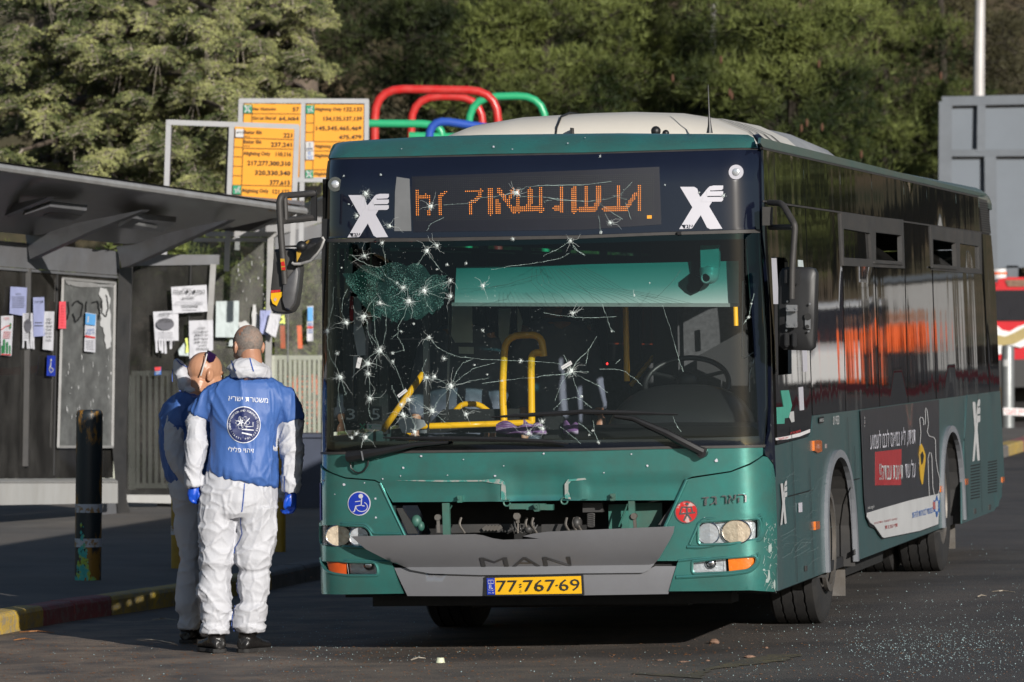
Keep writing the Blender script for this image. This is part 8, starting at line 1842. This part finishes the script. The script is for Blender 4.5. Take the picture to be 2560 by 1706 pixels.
for q in range(4): p2.tube([PN('M', 455, 1425 + q * 10) + Vector((0, -.02 + q * .012, 0)), PN('M', 520, 1440 + q * 14) + Vector((0, -.02 + q * .012, 0)), PN('M', 560, 1470 + q * 12) + Vector((0, -.01 + q * .012, 0))], [.0115, .010, .009], 8)
p2.tube([PN('M', 440, 1420) + Vector((0, -.02, 0)), PN('M', 480, 1405) + Vector((0, -.03, 0)), PN('M', 515, 1410) + Vector((0, -.03, 0))], [.013, .011, .009], 8)
man_b = voxel('person', p2, MT['skin2'], None, .0055, None, 2, mats_=[MT['skin2'], MT['glove']], facemat=lambda q: 1 if q.z < PN('M', 0, 1380).z and q.z > .75 and q.x > PN('M', 400, 0).x else 0)
tag(man_b, 'bald man with sunglasses on his head in white and blue coverall, partly behind the other', 'person', 'forensic officers standing by the bus')
m2w = Matrix.Translation(base2); man_b.data.transform(m2w.inverted()); man_b.matrix_basis = m2w; MATW[man_b.name] = m2w
eyes(H2, M2, man_b)
cv2 = MB()
slices(cv2, PN, [('M', 900, 130, 520, .12, 0), ('M', 1300, 150, 520, .12, 0), ('N', -40, 150, 470, .14, 0), ('N', 60, 140, 475, .15, 0), ('N', 150, 165, 475, .145, 0), ('N', 300, 196, 475, .12, 0), ('N', 450, 198, 460, .11, 0), ('N', 560, 228, 450, .10, 0), ('N', 690, 250, 440, .095, 0), ('N', 725, 236, 440, .10, 0), ('N', 850, 222, 440, .10, 0), ('N', 950, 210, 435, .095, 0), ('N', 1050, 200, 430, .095, 0), ('N', 1130, 205, 430, .09, 0), ('N', 1185, 240, 425, .08, 0), ('N', 1240, 236, 420, .08, 0), ('N', 1295, 226, 415, .08, 0), ('N', 1302, 240, 405, .07, 0)])
slices(cv2, PN, [('N', 250, 380, 580, .12, .08), ('N', 600, 400, 560, .10, .08), ('N', 1000, 400, 550, .09, .08), ('N', 1290, 410, 540, .08, .08)])
etube(cv2, PN, [('M', 250, 760, -.10, .06), ('M', 235, 880, -.10, .072), ('M', 222, 980, -.11, .066), ('M', 218, 1080, -.12, .064), ('M', 240, 1180, -.13, .058), ('M', 290, 1270, -.14, .052), ('M', 360, 1350, -.14, .048), ('M', 420, 1400, -.14, .046)])
cov2 = voxel('coverall', cv2, MT['tyvek'], man_b, .009, wrinkle(21, .0105, 7, 10), 1)
jb = MB()
slices(jb, PN, [('M', 575, 240, 430, .09, .0), ('M', 610, 160, 470, .12, 0), ('M', 680, 90, 520, .14, 0), ('M', 760, 58, 560, .15, 0), ('M', 900, 52, 560, .15, 0), ('M', 1050, 58, 560, .15, 0), ('M', 1200, 80, 560, .15, 0), ('M', 1320, 102, 560, .145, 0), ('M', 1375, 130, 540, .13, 0)])
etube(jb, PN, [('M', 330, 640, -.04, .085), ('M', 280, 740, -.08, .088), ('M', 245, 840, -.10, .080), ('M', 236, 905, -.10, .074), ('M', 234, 915, -.10, .06)])
jkt2 = voxel('jacket', jb, MT['jblue'], man_b, .009, wrinkle(25, .013, 7, 4), 1)
hb = MB()
for x, y, rx, ry_, rz_, ro in ((255, 400, 66, .06, 120, -14), (300, 500, 75, .085, 90, -20), (350, 560, 90, .10, 60, 10), (225, 330, 40, .045, 62, -8)):
 hb.ell(PN('M', x, y) + Vector((0, .02, 0)), (rx * .000645, ry_, rz_ * .000645), Rm(0, 0, radians(ro)))
hood2 = voxel('hood', hb, MT['tyvek'], man_b, .007, wrinkle(29, .008, 10, 10), 1)
decal('hood_seam', 'seam', 'M', [('strip', [(210, 275), (255, 320), (318, 352)], 9), ('strip', [(186, 370), (180, 430), (182, 480)], 8)], hood2, hood2, .004)
decal('collar_seam', 'seam', 'M', [('strip', [(240, 560), (300, 570), (360, 595), (420, 612)], 8)], jkt2, jkt2, .004)
decal('shoulder_seam', 'seam', 'M', [('strip', [(110, 950), (150, 900), (180, 880), (240, 872), (300, 885)], 8)], jkt2, jkt2, .006)
# sunglasses pushed up on the head
sg_ = MB()
for q, dx in ((0, 0), (1, .0)):
 pass
def hp(x, y, dy): return PN('M', x, y) + Vector((0, dy, 0))
mb = MB(); mb.prism([hp(490, 225, -.055), hp(510, 212, -.05), (hp(562, 245, -.03)), hp(566, 262, -.03), hp(548, 300, -.045), hp(520, 308, -.06), hp(500, 280, -.065)], (.004, .006, 0)); gls = WB(mb, 'sunglasses', 'shade', man_b, bevel=.001)
mb = MB(); mb.prism([hp(512, 212, .05), hp(562, 245, .07), hp(555, 290, .06), hp(520, 290, .04)], (.004, .006, 0)); WB(mb, 'sunglass_lens', 'shade', gls)
mb = MB(); mb.tube([hp(496, 232, -.07), hp(484, 290, -.085), hp(465, 350, -.088), hp(442, 425, -.082)], .004, 8); WB(mb, 'temple_arm', 'adwhite', gls, smooth=True)
mb = MB(); mb.tube([hp(512, 212, .05), hp(500, 205, .0), hp(496, 222, -.055)], .004, 8); WB(mb, 'bridge', 'ink', gls, smooth=True)
boot('boot', man_b, Vector((PN('N', 300, 0).x, DN + .0, g2z)), Vector((PN('N', 400, 0).x, DN + .22, g2z)), PN('N', 325, 1290)); boot('boot', man_b, Vector((PN('N', 430, 0).x, DN + .08, g2z)), Vector((PN('N', 520, 0).x, DN + .28, g2z)), PN('N', 460, 1290))

# --- plain figures: two at work inside the bus, five in orange far off to the right (seen mirrored in the side glass)
def figure_meshes(vs):
 out = {}
 b = MB(); head(b, Vector((0, 0, 1.63)), Matrix.Identity(3), 1.0); b.tube([(0, 0, 1.45), (0, 0, .9)], [.12, .12], 12)
 for q in (-1, 1):
  b.tube([(q * .17, 0, 1.42), (q * .24, -.02, 1.15), (q * .24, .10, .90)], [.05, .042, .03], 10); b.ell((q * .24, .13, .84), (.035, .03, .06)); b.tube([(q * .09, 0, .9), (q * .11, .02, .5), (q * .12, 0, .06)], [.08, .055, .04], 10)
  for f_ in range(4): b.tube([(q * (.225 + f_ * .012), .135, .81), (q * (.225 + f_ * .012), .15, .76), (q * (.225 + f_ * .011), .14, .74)], [.009, .008, .007], 6)
  b.tube([(q * .22, .12, .84), (q * .20, .15, .80), (q * .20, .15, .78)], [.010, .009, .008], 6)
 k = MB(); rs = [[Vector((w_ * cos(t), d * sin(t), z)) for t in [2 * pi * i / 24 for i in range(24)]] for z, w_, d in ((1.47, .09, .08), (1.43, .19, .11), (1.35, .23, .13), (1.15, .22, .14), (.92, .23, .15), (.82, .22, .15))]; k.rings(rs)
 for q in (-1, 1): k.tube([(q * .18, 0, 1.38), (q * .25, -.02, 1.15), (q * .25, .08, .93)], [.075, .065, .05], 12)
 l = MB()
 for q in (-1, 1):
  l.tube([(q * .09, 0, .95), (q * .11, .02, .5), (q * .12, 0, .10)], [.12, .09, .08], 12)
 f = MB()
 for q in (-1, 1): f.ell((q * .12, .05, .05), (.05, .14, .05)); f.tube([(q * .12, 0, .05), (q * .12, 0, .14)], [.05, .05], 10)
 return b, k, l, f
def mkfig(name, label, loc, rz, coat, legs, group, s=1.0, cache={}):
 key = (coat, legs)
 if key not in cache:
  b, k, l, f = figure_meshes(.02); root = voxel('person', b, MT['skin'], None, .012, None, 1, world=False)
  o1 = voxel('coat', k, MT[coat], root, .014, wrinkle(3, .008), 1, world=False); o2 = voxel('trousers', l, MT[legs], root, .014, wrinkle(4, .008), 1, world=False); o3 = voxel('shoes', f, MT['boot'], root, .014, None, 1, world=False)
  cache[key] = root; first = root
 else:
  src = cache[key]; first = src.copy(); COL.objects.link(first)
  for ch in src.children: d = ch.copy(); COL.objects.link(d); d.parent = first
 first.matrix_basis = Matrix.Translation(loc) @ Matrix.Rotation(rz, 4, 'Z') @ Matrix.Scale(s, 4); tag(first, label, 'person', group); return first
pz = lambda x, y: BM @ Vector((x, y, .36))
fa = mkfig('person', 'figure in white coverall standing inside the bus behind the shattered left glass', pz(-.80, 1.75), radians(160), 'shaded_white', 'shaded_white', 'officers working inside the bus', .98)
fb = mkfig('person', 'second figure in pale coverall inside the bus, nearer its middle', pz(-.38, 2.5), radians(200), 'shaded_white', 'shaded_white', 'officers working inside the bus', 1.0)
def refl(u, dist):    # a place that the side glass mirrors at picture column u
 P = BM @ side(*ss((u, V0))); nrm = (BM.to_3x3() @ Vector((1, 0, 0))).normalized(); nrm.z = 0; nrm.normalize(); d = (P - Vector((0, 0, EYE))); d.z = 0; L = d.length; d.normalize()
 r = d - 2 * d.dot(nrm) * nrm; q = P + r * (dist - L); return Vector((q.x, q.y, gz(q.x))), atan2(r.y, r.x)
for i, (u, dist) in enumerate(((2050, 116), (2068, 118), (2090, 117), (2108, 119), (2132, 116), (1968, 112))):
 p, a = refl(u, dist); mkfig('person', ['first', 'second', 'third', 'fourth', 'fifth', 'sixth', 'seventh', 'last'][i] + ' rescue worker in orange coat of the row mirrored in the bus side', p, R.uniform(0, 6), 'orange', 'orange' if i > 4 else 'dark', 'rescue workers in orange mirrored in the bus side', R.uniform(.96, 1.04))
# white patrol van mirrored in the side glass
def carbody(name, label, loc, rz, mat, group=None, L=4.9, H=2.0, Wd=1.9):
 t = thing(name, label, 'van', loc, rz, group)
 mb = MB(); prof = [(-.5, .16), (-.5, .46), (-.47, .52), (-.33, .56), (-.24, .94), (-.18, 1.0), (.44, 1.0), (.49, .93), (.5, .5), (.5, .16)]
 rs = []
 for y, s_ in ((-.5, .93), (-.47, 1), (.47, 1), (.5, .93)): rs.append([Vector((px * L, y * Wd * (1 if pz_ < .6 else .9), .15 + (pz_ - .16) * s_ * (H - .15) / .84)) for px, pz_ in prof])
 mb.rings(rs); mb.build('body', MT[mat], t, bevel=.03, smooth=35)
 for q in (-1, 1):
  mb = MB(); mb.prism([Vector((px * L, q * Wd * .478, .15 + (pz_ - .16) * (H - .15) / .84)) for px, pz_ in ((-.28, .58), (-.21, .92), (.42, .92), (.45, .58))], (0, q * .02, 0)); mb.build('side_window', MT['vglass'], t)
  mb = MB(); mb.prism([Vector((px * L, q * Wd * .502, .62 + d)) for px, d in ((-.48, 0), (.49, 0), (.49, .22), (-.44, .22))], (0, q * .01, 0)); mb.build('stripe', MT['navyprint'], t)
  for px in (-.31, .32): mb = MB(); mb.disc((px * L, q * (Wd / 2 - .2), .34), (0, q, 0), .34, .22, 28); w_ = mb.build('wheel', MT['rubber'], t, smooth=30); mb = MB(); mb.disc((px * L, q * (Wd / 2 + .021), .34), (0, q, 0), .20, .006, 20); mb.build('hubcap', MT['steel'], w_)
 mb = MB(); mb.prism([Vector((px * L, -.42 * Wd, .15 + (pz_ - .16) * (H - .15) / .84)) for px, pz_ in ((-.345, .57), (-.25, .93))] + [Vector((px * L, .42 * Wd, .15 + (pz_ - .16) * (H - .15) / .84)) for px, pz_ in ((-.25, .93), (-.345, .57))], (-.02, 0, .01)); mb.build('windscreen', MT['vglass'], t)
 return t
p, a = refl(1930, 124); carbody('patrol_van', 'white van with dark blue stripe far right, mirrored in the bus side', p, a + radians(9), 'vwhite')
# tape on the right, mirrored low in the glass: runs from the grey bollard outwards
tpe2 = thing('barrier_tape', 'second run of red and white tape crossing the road right of the bus', 'barrier tape', (20, 60, 1.2))
q0_ = refl(1800, 60)[0]; q1_ = refl(2300, 72)[0]; mb = MB(); n = 16; T1 = []
for i in range(n + 1):
 f = i / n; p = q0_.lerp(q1_, f * 1.6 - .3); T1.append(p + Vector((0, 0, 1.02 - .22 * sin(pi * ((f * 3) % 1)))))
mb.add(T1 + [p + Vector((0, 0, .09)) for p in T1], [(i, i + 1, n + 2 + i, n + 1 + i) for i in range(n)]); o = WB(mb, 'band', 'paperr', tpe2, norm=False); md = o.modifiers.new('t', 'SOLIDIFY'); md.thickness = .004
for f in (0, .34, .67, 1.0):
 p = q0_.lerp(q1_, f * 1.6 - .3); st_ = thing('tape_stand', 'thin stand', 'stand', p, group='tape stands right of the bus'); mb = MB(); mb.tube([(0, 0, 0), (0, 0, 1.1)], .02, 8); mb.build('pole', MT['gal'], st_); mb = MB(); mb.disc((0, 0, 0), (0, 0, 1), .18, .03, 20); mb.build('foot', MT['blackpl'], st_)
 st_['label'] = 'thin metal stand holding the barrier tape right of the bus'
pw = refl(2120, 143)[0]; pw.z = gz(pw.x); bw = thing('small_hut', 'small pale hut far right beyond the rescue workers, mirrored in the bus', 'building', pw, radians(-20))
mb = MB(); mb.bbox((-1.1, 0, 0), (1.1, 3, 2.5)); mb.build('wall', MT['pale'], bw); mb = MB(); mb.bbox((-1.3, -.2, 2.5), (1.3, 3.2, 2.65)); mb.build('roof', MT['board'], bw)

pw = refl(2000, 180)[0]; pw.z += 8; bw = thing('stone_building', 'beige stone building high on the far right slope, mirrored in the upper bus side', 'building', pw, radians(-18))
mb = MB(); mb.bbox((-26, 0, -8), (4, 10, 5.2)); mb.bbox((7, 2, -8), (22, 10, 7.5)); mb.build('wall', MT['stonew'], bw)
for i in range(14):
 mb = MB(); x_ = -24.5 + i * 3.2; mb.bbox((x_, -.05 if x_ < 4 else 1.95, 1), (x_ + 1.2, .02 if x_ < 4 else 2.02, 3)); mb.build('window', MT['vglass'], bw)
# ================================================================== TREES
def needles(C_, Dr, k, ln, wd_, spread, jit=.25):
 """k thin triangles from every centre C_ (n,3), leaning around direction Dr (n,3)"""
 n = len(C_); C2 = np.repeat(C_, k, 0); D2_ = np.repeat(Dr, k, 0); r = NR.normal(size=(n * k, 3)); r /= np.linalg.norm(r, axis=1)[:, None] + 1e-9
 d = D2_ * (1 - spread) + r * spread; d /= np.linalg.norm(d, axis=1)[:, None] + 1e-9
 s = np.cross(d, NR.normal(size=(n * k, 3))); s /= np.linalg.norm(s, axis=1)[:, None] + 1e-9
 L = ln * (1 + NR.uniform(-jit, jit, (n * k, 1))); w_ = wd_ * (1 + NR.uniform(-.3, .3, (n * k, 1)))
 A = C2 - s * w_ / 2; B = C2 + s * w_ / 2; T3 = C2 + d * L
 V = np.stack([A, B, T3], 1).reshape(-1, 3); return V, np.arange(len(V)).reshape(-1, 3)
def twigmesh(segs):
 a = np.array([s[0] for s in segs]); b = np.array([s[1] for s in segs]); r = np.array([s[2] for s in segs])[:, None]
 d = b - a; x = np.cross(d, np.array([.3, .2, 1.0])); x /= np.linalg.norm(x, axis=1)[:, None] + 1e-9; y = np.cross(d, x); y /= np.linalg.norm(y, axis=1)[:, None] + 1e-9
 Vs = []
 for P, q in ((a, 1.0), (b, .6)):
  for t in range(3): Vs.append(P + (x * cos(t * 2.094) + y * sin(t * 2.094)) * r * q)
 V = np.stack(Vs, 1).reshape(-1, 3); n = len(a); base_ = np.arange(n)[:, None] * 6
 Fq = np.concatenate([base_ + np.array([[t, (t + 1) % 3, 3 + (t + 1) % 3, 3 + t]]) for t in range(3)]); return V, Fq
def cedar(label, tx, ty, region, nb, mat, deep=False):
 t = thing('cedar_tree', label, 'tree', (tx, ty, .2), group='trees on the slope behind the shelters')
 mb = MB(); mb.tube([(tx, ty, -.2), (tx + .1, ty, 4), (tx - .1, ty + .2, 9), (tx, ty, 14)], [.34, .27, .18, .06], 14); WB(mb, 'trunk', 'bark', t, smooth=True)
 cen = []; dr_ = []; segs = []; limbs = []
 u0, u1, v0, v1, d0, d1 = region
 for b in range(nb):
  u = R.uniform(u0, u1); v = R.uniform(v0, v1); D = R.uniform(d0, d1)
  ed = 800 - 60 * sin(v * .012) + (30 * sin(v * .05))
  if u > ed: continue
  tip = W((u, v), D); hub = Vector((tx, ty, tip.z + R.uniform(.1, .9)))
  di = (tip - hub); di.z = 0; di.normalize(); di = (di + Vector((R.uniform(-.5, .5), R.uniform(-.7, .1), 0))).normalized()
  L = R.uniform(.6, 1.15); drp = R.uniform(.10, .26)
  pts = [tip - di * L * (1 - f) + Vector((0, 0, drp * (1 - f * f) * .9 + .05 * sin(f * 9 + b))) for f in [i / 14 for i in range(15)]]
  for i in range(14): segs.append((pts[i], pts[i + 1], .022 * (1 - i / 16) + .004))
  if b % 3 == 0: limbs.append((pts[0], Vector((tx, ty, pts[0].z + .5))))
  sd = Vector((-di.y, di.x, 0))
  for i in range(2, 15):
   f = i / 14
   for q in (-1, 1):
    for rep in range(2):
     tl2 = R.uniform(.12, .30) * (1.2 - .7 * f); dd = (sd * q + di * R.uniform(.2, 1.0) + Vector((0, 0, R.uniform(-.25, .15)))).normalized()
     p0 = pts[i] + di * R.uniform(-.06, .06); sg2 = R.uniform(.1, .5); e = p0 + dd * tl2 - Vector((0, 0, sg2 * tl2))
     segs.append((p0, e, .005)); m_ = int(tl2 / .022)
     for j in range(1, m_ + 1):
      g = j / m_; p = p0 + dd * tl2 * g - Vector((0, 0, sg2 * tl2 * g * g)); cen.append((p.x + R.gauss(0, .012), p.y + R.gauss(0, .012), p.z + R.gauss(0, .01))); dr_.append((dd.x * .4, dd.y * .4, .75))
  if R.random() < .25:   # bare hanging twigs
   p0 = pts[R.randint(5, 13)]
   for q in range(3): e = p0 + Vector((R.uniform(-.12, .12), R.uniform(-.2, 0), -R.uniform(.15, .5))); segs.append((p0, e, .005))
 C_ = np.array(cen); D_2 = np.array(dr_); V, T = needles(C_, D_2, 8, .030, .011, .66)
 o = npmesh('crown', V, T, MT[mat], t, world=False); o.data.transform(mw(t).inverted()); o['kind'] = 'stuff'
 V, T = twigmesh(segs); o = npmesh('twigs', V, T, MT['twig'], t); o.data.transform(mw(t).inverted()); o['kind'] = 'stuff'
 mb = MB()
 for a, b_ in limbs: mb.tube([a, a.lerp(b_, .5) + Vector((0, 0, .1)), b_], [.022, .04, .07], 6)
 WB(mb, 'limbs', 'bark', t, smooth=True)
 return t
cedar('large sunlit cedar with layered drooping sprays above the left shelter', -4.8, 67.0, (-40, 600, -50, 470, 59, 63.5), 230, 'cedar')
cedar('smaller cedar whose branch ends reach right over the line signs', -2.9, 69.5, (420, 800, -50, 480, 62, 66), 120, 'cedar')
cedar('darker cedar layer behind the large sunlit one, crown shade put into its colour', -6.4, 72.0, (-40, 760, -40, 470, 66, 70), 200, 'cedar_shade')
def pine(name, label, u, D, w_, z0, z1, ncl, mat, nl=.11, k=7, per=80, cr=.42):
 X0 = (u - U0) * D / F; t = thing(name, label, 'tree', (X0, D, hillz(X0, D) if D > 74 else .3), group='trees on the slope behind the bus')
 zt_ = z1 + 4; zb_ = mw(t).translation.z
 mb = MB(); mb.tube([(X0, D, zb_ - .5), (X0 + .15, D, (zb_ + zt_) / 2), (X0, D, zt_)], [.10, .08, .04], 8); WB(mb, 'trunk', 'barkd', t, smooth=True)
 cen = []; dr_ = []; segs = []
 for i in range(int(ncl * 1.5)):
  a = R.uniform(0, 2 * pi); z = R.uniform(z0, z1); rr = w_ * sqrt(R.uniform(.15, 1)) * (1 - .25 * (z - z0) / (z1 - z0))
  c0 = Vector((X0 + rr * cos(a), D - abs(rr * sin(a)) * .8 if R.random() < .8 else D + rr * .3, z + R.gauss(0, .2)))
  segs.append((Vector((X0, D + .5, z - .5)), c0, .014)); r = cr * R.uniform(.6, 1.35); fx = R.uniform(1, 1.6)
  for j in range(per):
   v = Vector((R.gauss(0, 1), R.gauss(0, 1), R.gauss(0, 1))).normalized(); q = r * R.uniform(.25, 1) ** .6
   p = c0 + Vector((v.x * q * fx, v.y * q, v.z * q * .62)); cen.append(tuple(p)); dr_.append((v.x * .5, v.y * .5, v.z * .3 + .55))
   if j % 10 == 0: segs.append((c0, p, .007))
 V, T = needles(np.array(cen), np.array(dr_), k, nl * 1.3, .013, .4)
 o = npmesh('crown', V, T, MT[mat], t); o.data.transform(mw(t).inverted()); o['kind'] = 'stuff'
 V, T = twigmesh(segs); o = npmesh('twigs', V, T, MT['barkd'], t); o.data.transform(mw(t).inverted()); o['kind'] = 'stuff'
 return t
pine('pine_tree', 'dark pine in shade just right of the cedars, behind the red tubes', 930, 82, 1.7, 1.5, 7.0, 70, 'pine_shade')
pine('pine_tree', 'sunlit pine straight above the green tube arch', 1230, 76, 1.6, .8, 7.4, 95, 'pine')
pine('pine_tree', 'green pine above the gap in the cream roof unit', 1480, 78, 1.5, .8, 7.4, 90, 'pine')
pine('pine_tree', 'dark pine between two brighter ones behind the bus aerial', 1640, 81, 1.4, .8, 7.4, 80, 'pine_shade')
pine('pine_tree', 'bright bushy pine over the middle of the bus roof', 1800, 75, 1.5, .8, 7.4, 95, 'pine')
pine('pine_tree', 'tall pine directly left of the billboard', 2015, 92, 1.7, .8, 8.6, 110, 'pine')
pine('pine_tree', 'shaded pine deep behind the left half of the roof unit', 1060, 84, 1.8, 1.5, 8.0, 70, 'pine_shade')
pine('pine_tree', 'dull brownish tree behind the lamp post at upper right', 2190, 96, 2.2, 2, 11.0, 90, 'dull', .12, 6, 70, .6)
pine('pine_tree', 'dull brownish tree filling the top right corner', 2400, 94, 2.2, 2, 11.0, 90, 'dull', .12, 6, 70, .6)
pine('pine_tree', 'pine far back on the slope above the dark one', 840, 98, 2.2, 3.5, 9.8, 55, 'dull', .12, 6, 70, .6)
pine('young_pine', 'low young pine at the foot of the lamp post beside the billboard', 2150, 93, .9, .5, 6.0, 40, 'pine')
for lab, x0, x1, y_, h_ in (('dark shrubs seen through the left shelter glass', -6.2, -3.3, 54, 2.3), ('green shrubs seen through the middle shelter glass', -4.2, -1.9, 60, 2.6), ('shrubs behind the sunlit picket fence', -2.9, -.4, 64.5, 2.2)):
 t = thing('shrub', lab, 'shrub', ((x0 + x1) / 2, y_, .1), group='shrubs behind the shelters'); cen = []
 for j in range(1500): cen.append((R.uniform(x0, x1), y_ + R.uniform(-.5, .9), .1 + h_ * R.random() ** .7 + .25 * sin(j)))
 cen = np.array(cen); V, T = needles(cen, np.tile([0, -.3, .6], (len(cen), 1)), 9, .10, .035, .7); o = npmesh('foliage', V, T, MT['pine'], t); o.data.transform(mw(t).inverted()); o['kind'] = 'stuff'
# pine cones and dead needle sprays
cn = thing('pine_cone_cluster', 'brown hanging pine cones in the pines over the bus roof', 'pine cones', W(c('P', 1000, 430), 73.5))
for k_, x, y in (('P', 1000, 425), ('P', 1010, 440), ('P', 960, 275), ('P', 1410, 295), ('P', 1355, 565), ('P', 1425, 585), ('P', 1330, 590), ('P', 738, 360), ('P', 1970, 350), ('P', 1605, 710)):
 mb = MB(); mb.ell(W(c(k_, x, y), 73.5), (.022, .022, .06), None, 8, 6); WB(mb, 'cone', 'cone', cn)
# far trees to the right, mirrored in the side glass, and behind the camera
for i in range(3):
 p, a = refl(1880 + i * 190, 165 + 8 * (i % 3)); X0, Y0_ = p.x, p.y
 p.z += 2; t = thing('roadside_tree', 'broad dark tree far to the right, mirrored high in the bus side', 'tree', p, group='trees mirrored in the bus side')
 mb = MB(); mb.tube([(0, 0, -2), (.1, 0, 2), (0, 0, 5)], [.3, .22, .08], 10); mb.build('trunk', MT['bark'], t)
 cen = [];
 for j in range(60):
  a_ = R.uniform(0, 6.28); z = R.uniform(1.5, 5.6 + i % 3); rr = 1.1 * sqrt(R.random()); c0 = (rr * cos(a_), rr * sin(a_), z)
  for q in range(26): v = NR.normal(size=3); v *= R.uniform(.3, 1) / np.linalg.norm(v); cen.append((c0[0] + v[0] * .7, c0[1] + v[1], c0[2] + v[2] * .7))
 cen = np.array(cen); V, T = needles(cen, np.tile([0, 0, .6], (len(cen), 1)), 4, .42, .12, .7); o = npmesh('crown', V, T, MT['pine'], t); o['kind'] = 'stuff'

# ================================================================== LITTER ON THE ROAD
def scatter(name, n, fn, smin, smax, mat, flat_=.5):
 V = []; T = []
 for i in range(n):
  p = fn(); s = R.uniform(smin, smax) * R.uniform(.5, 1); a = R.uniform(0, 6.28); b = len(V); r = [R.uniform(.6, 1.2) * s for _ in range(4)]
  for q in range(4): V.append((p.x + r[q] * cos(a + q * 1.57), p.y + r[q] * sin(a + q * 1.57), p.z + .001 + (q % 2) * s * flat_ * .6))
  V.append((p.x, p.y, p.z + s * flat_ + .002)); T += [(b + q, b + (q + 1) % 4, b + 4) for q in range(4)]
 o = npmesh(name, np.array(V), np.array(T), MT[mat]); o['kind'] = 'stuff'; return o
def gr(x, y): return Vector((x, y, gz(x)))
def f_glass():
 r = R.random()
 if r < .45: uv = (R.gauss(2150, 130), R.gauss(1490, 35))
 elif r < .65: uv = (R.uniform(1650, 2353), R.uniform(1380, 1568))
 elif r < .80: uv = (R.gauss(760, 160), R.uniform(1395, 1520))
 elif r < .9: uv = (R.uniform(0, 1700), R.uniform(1488, 1568))
 else: uv = (R.uniform(1900, 2353), R.uniform(1250, 1500))
 return onroad((uv[0], max(1200, min(1600, uv[1]))))
scatter('glass_crumbs', 2200, f_glass, .0022, .0065, 'glass_bits', 1.1)
scatter('dry_leaf_litter', 900, lambda: onroad((R.betavariate(1, 1.6) * 2353, R.uniform(1475, 1568))), .005, .016, 'leaf', .25)
scatter('grit', 1500, lambda: onroad((R.uniform(0, 2353), R.uniform(1440, 1568))), .003, .008, 'stone', .6)
def f_pv():
 u = R.uniform(0, 720); v = R.uniform(1235, 1400); return onpave((u, v))
scatter('pavement_litter', 350, lambda: (lambda p: p if True else p)(onpave((R.uniform(0, 720), R.uniform(1205, 1330)))), .006, .015, 'leaf', .3)
def rock(label, u, v, w_, mat='stone', grp='loose stones on the road', cat='stone', h=.6, nm='loose_stone'):
 P = onroad((u, v)); s = w_ / 2 * P.y / F; mb = MB(); rs = []
 t_ = [(1, .0), (1.1, .35), (.8, .8), (.3, 1.0)]
 for k_, z in t_: rs.append([Vector((s * k_ * R.uniform(.75, 1.2) * cos(q * pi / 4.5), s * .8 * k_ * R.uniform(.75, 1.2) * sin(q * pi / 4.5), z * s * h * 1.6)) for q in range(9)])
 mb.rings(rs); o = mb.build(nm, MT[mat], None, smooth=50); o.location = P; tag(o, label, cat, grp); return o
G_ = lambda x, y: c('G', x, y)
rock('brown stone lying on the asphalt in front of the front right wheel', *G_(1530, 548), 24); rock('flat reddish stone nearest the lower picture edge right of centre', *G_(1762, 640), 24, h=.35)
rock('small rust brown stone between the plate and the flat reddish stone', *G_(1488, 662), 9, h=.5); rock('tiny orange stone right of the brown stone', *G_(1872, 578), 8); rock('wide crumbled clod low at the middle of the road', *G_(1330, 668), 26, h=.15); rock('small reddish clod left of the wide crumbled one', *G_(1175, 658), 18, h=.2)
P = onroad(c('H', 1832, 672)); cup = thing('paper_cup', 'small cream upturned cup on the road before the bus plate', 'cup', P)
mb = MB(); mb.rings([[Vector((r * cos(q * pi / 10), r * sin(q * pi / 10), z)) for q in range(20)] for z, r in ((0, .024), (.025, .020), (.027, .017))]); mb.build('cup', MT['cup'], cup, smooth=40); mb = MB(); mb.rings([[Vector((r * cos(q * pi / 10), r * sin(q * pi / 10), z)) for q in range(20)] for z, r in ((0, .026), (.004, .026))]); mb.build('rim', MT['cup'], cup)
for i, (k_, x0, y0, x1, y1, lab) in enumerate((('H', 1640, 662, 1735, 650, 'short straw coloured twig left of the cup'), ('K', 1200, 1398, 1535, 1440, 'streak of sunlight drawn as a long thin pale stalk drawn for a sunlit streak in the shade left of the men'), ('E', 1945, 1040, 2125, 1044, 'long pale stalk on the road at far right'), ('E', 1830, 1080, 1902, 1074, 'short pale stalk below the long one at far right'), ('K', 170, 1335, 470, 1340, 'crooked brown twig by the yellow kerb stone'), ('K', 120, 1405, 300, 1402, 'reddish twig nearest the lower left corner'), ('K', 1330, 1225, 1540, 1230, 'sunlit stalk in the gutter left of the men'))):  # the long thin stalk left of the men stands in for a streak of sunlight
 a = onroad(c(k_, x0, y0)); b = onroad(c(k_, x1, y1)); m_ = a.lerp(b, .5) + Vector((0, .05, .012)); t = thing('twig', lab, 'twig', a, group='twigs and stalks on the road'); mb = MB(); z = Vector((0, 0, .006)); mb.tube([a + z, a.lerp(b, .3) + z + Vector((0, -.01, .006)), m_, b + z], [.0035, .005, .004, .002], 6); WB(mb, 'stalk', 'twig' if i not in (4, 5) else 'leaf', t, smooth=True)
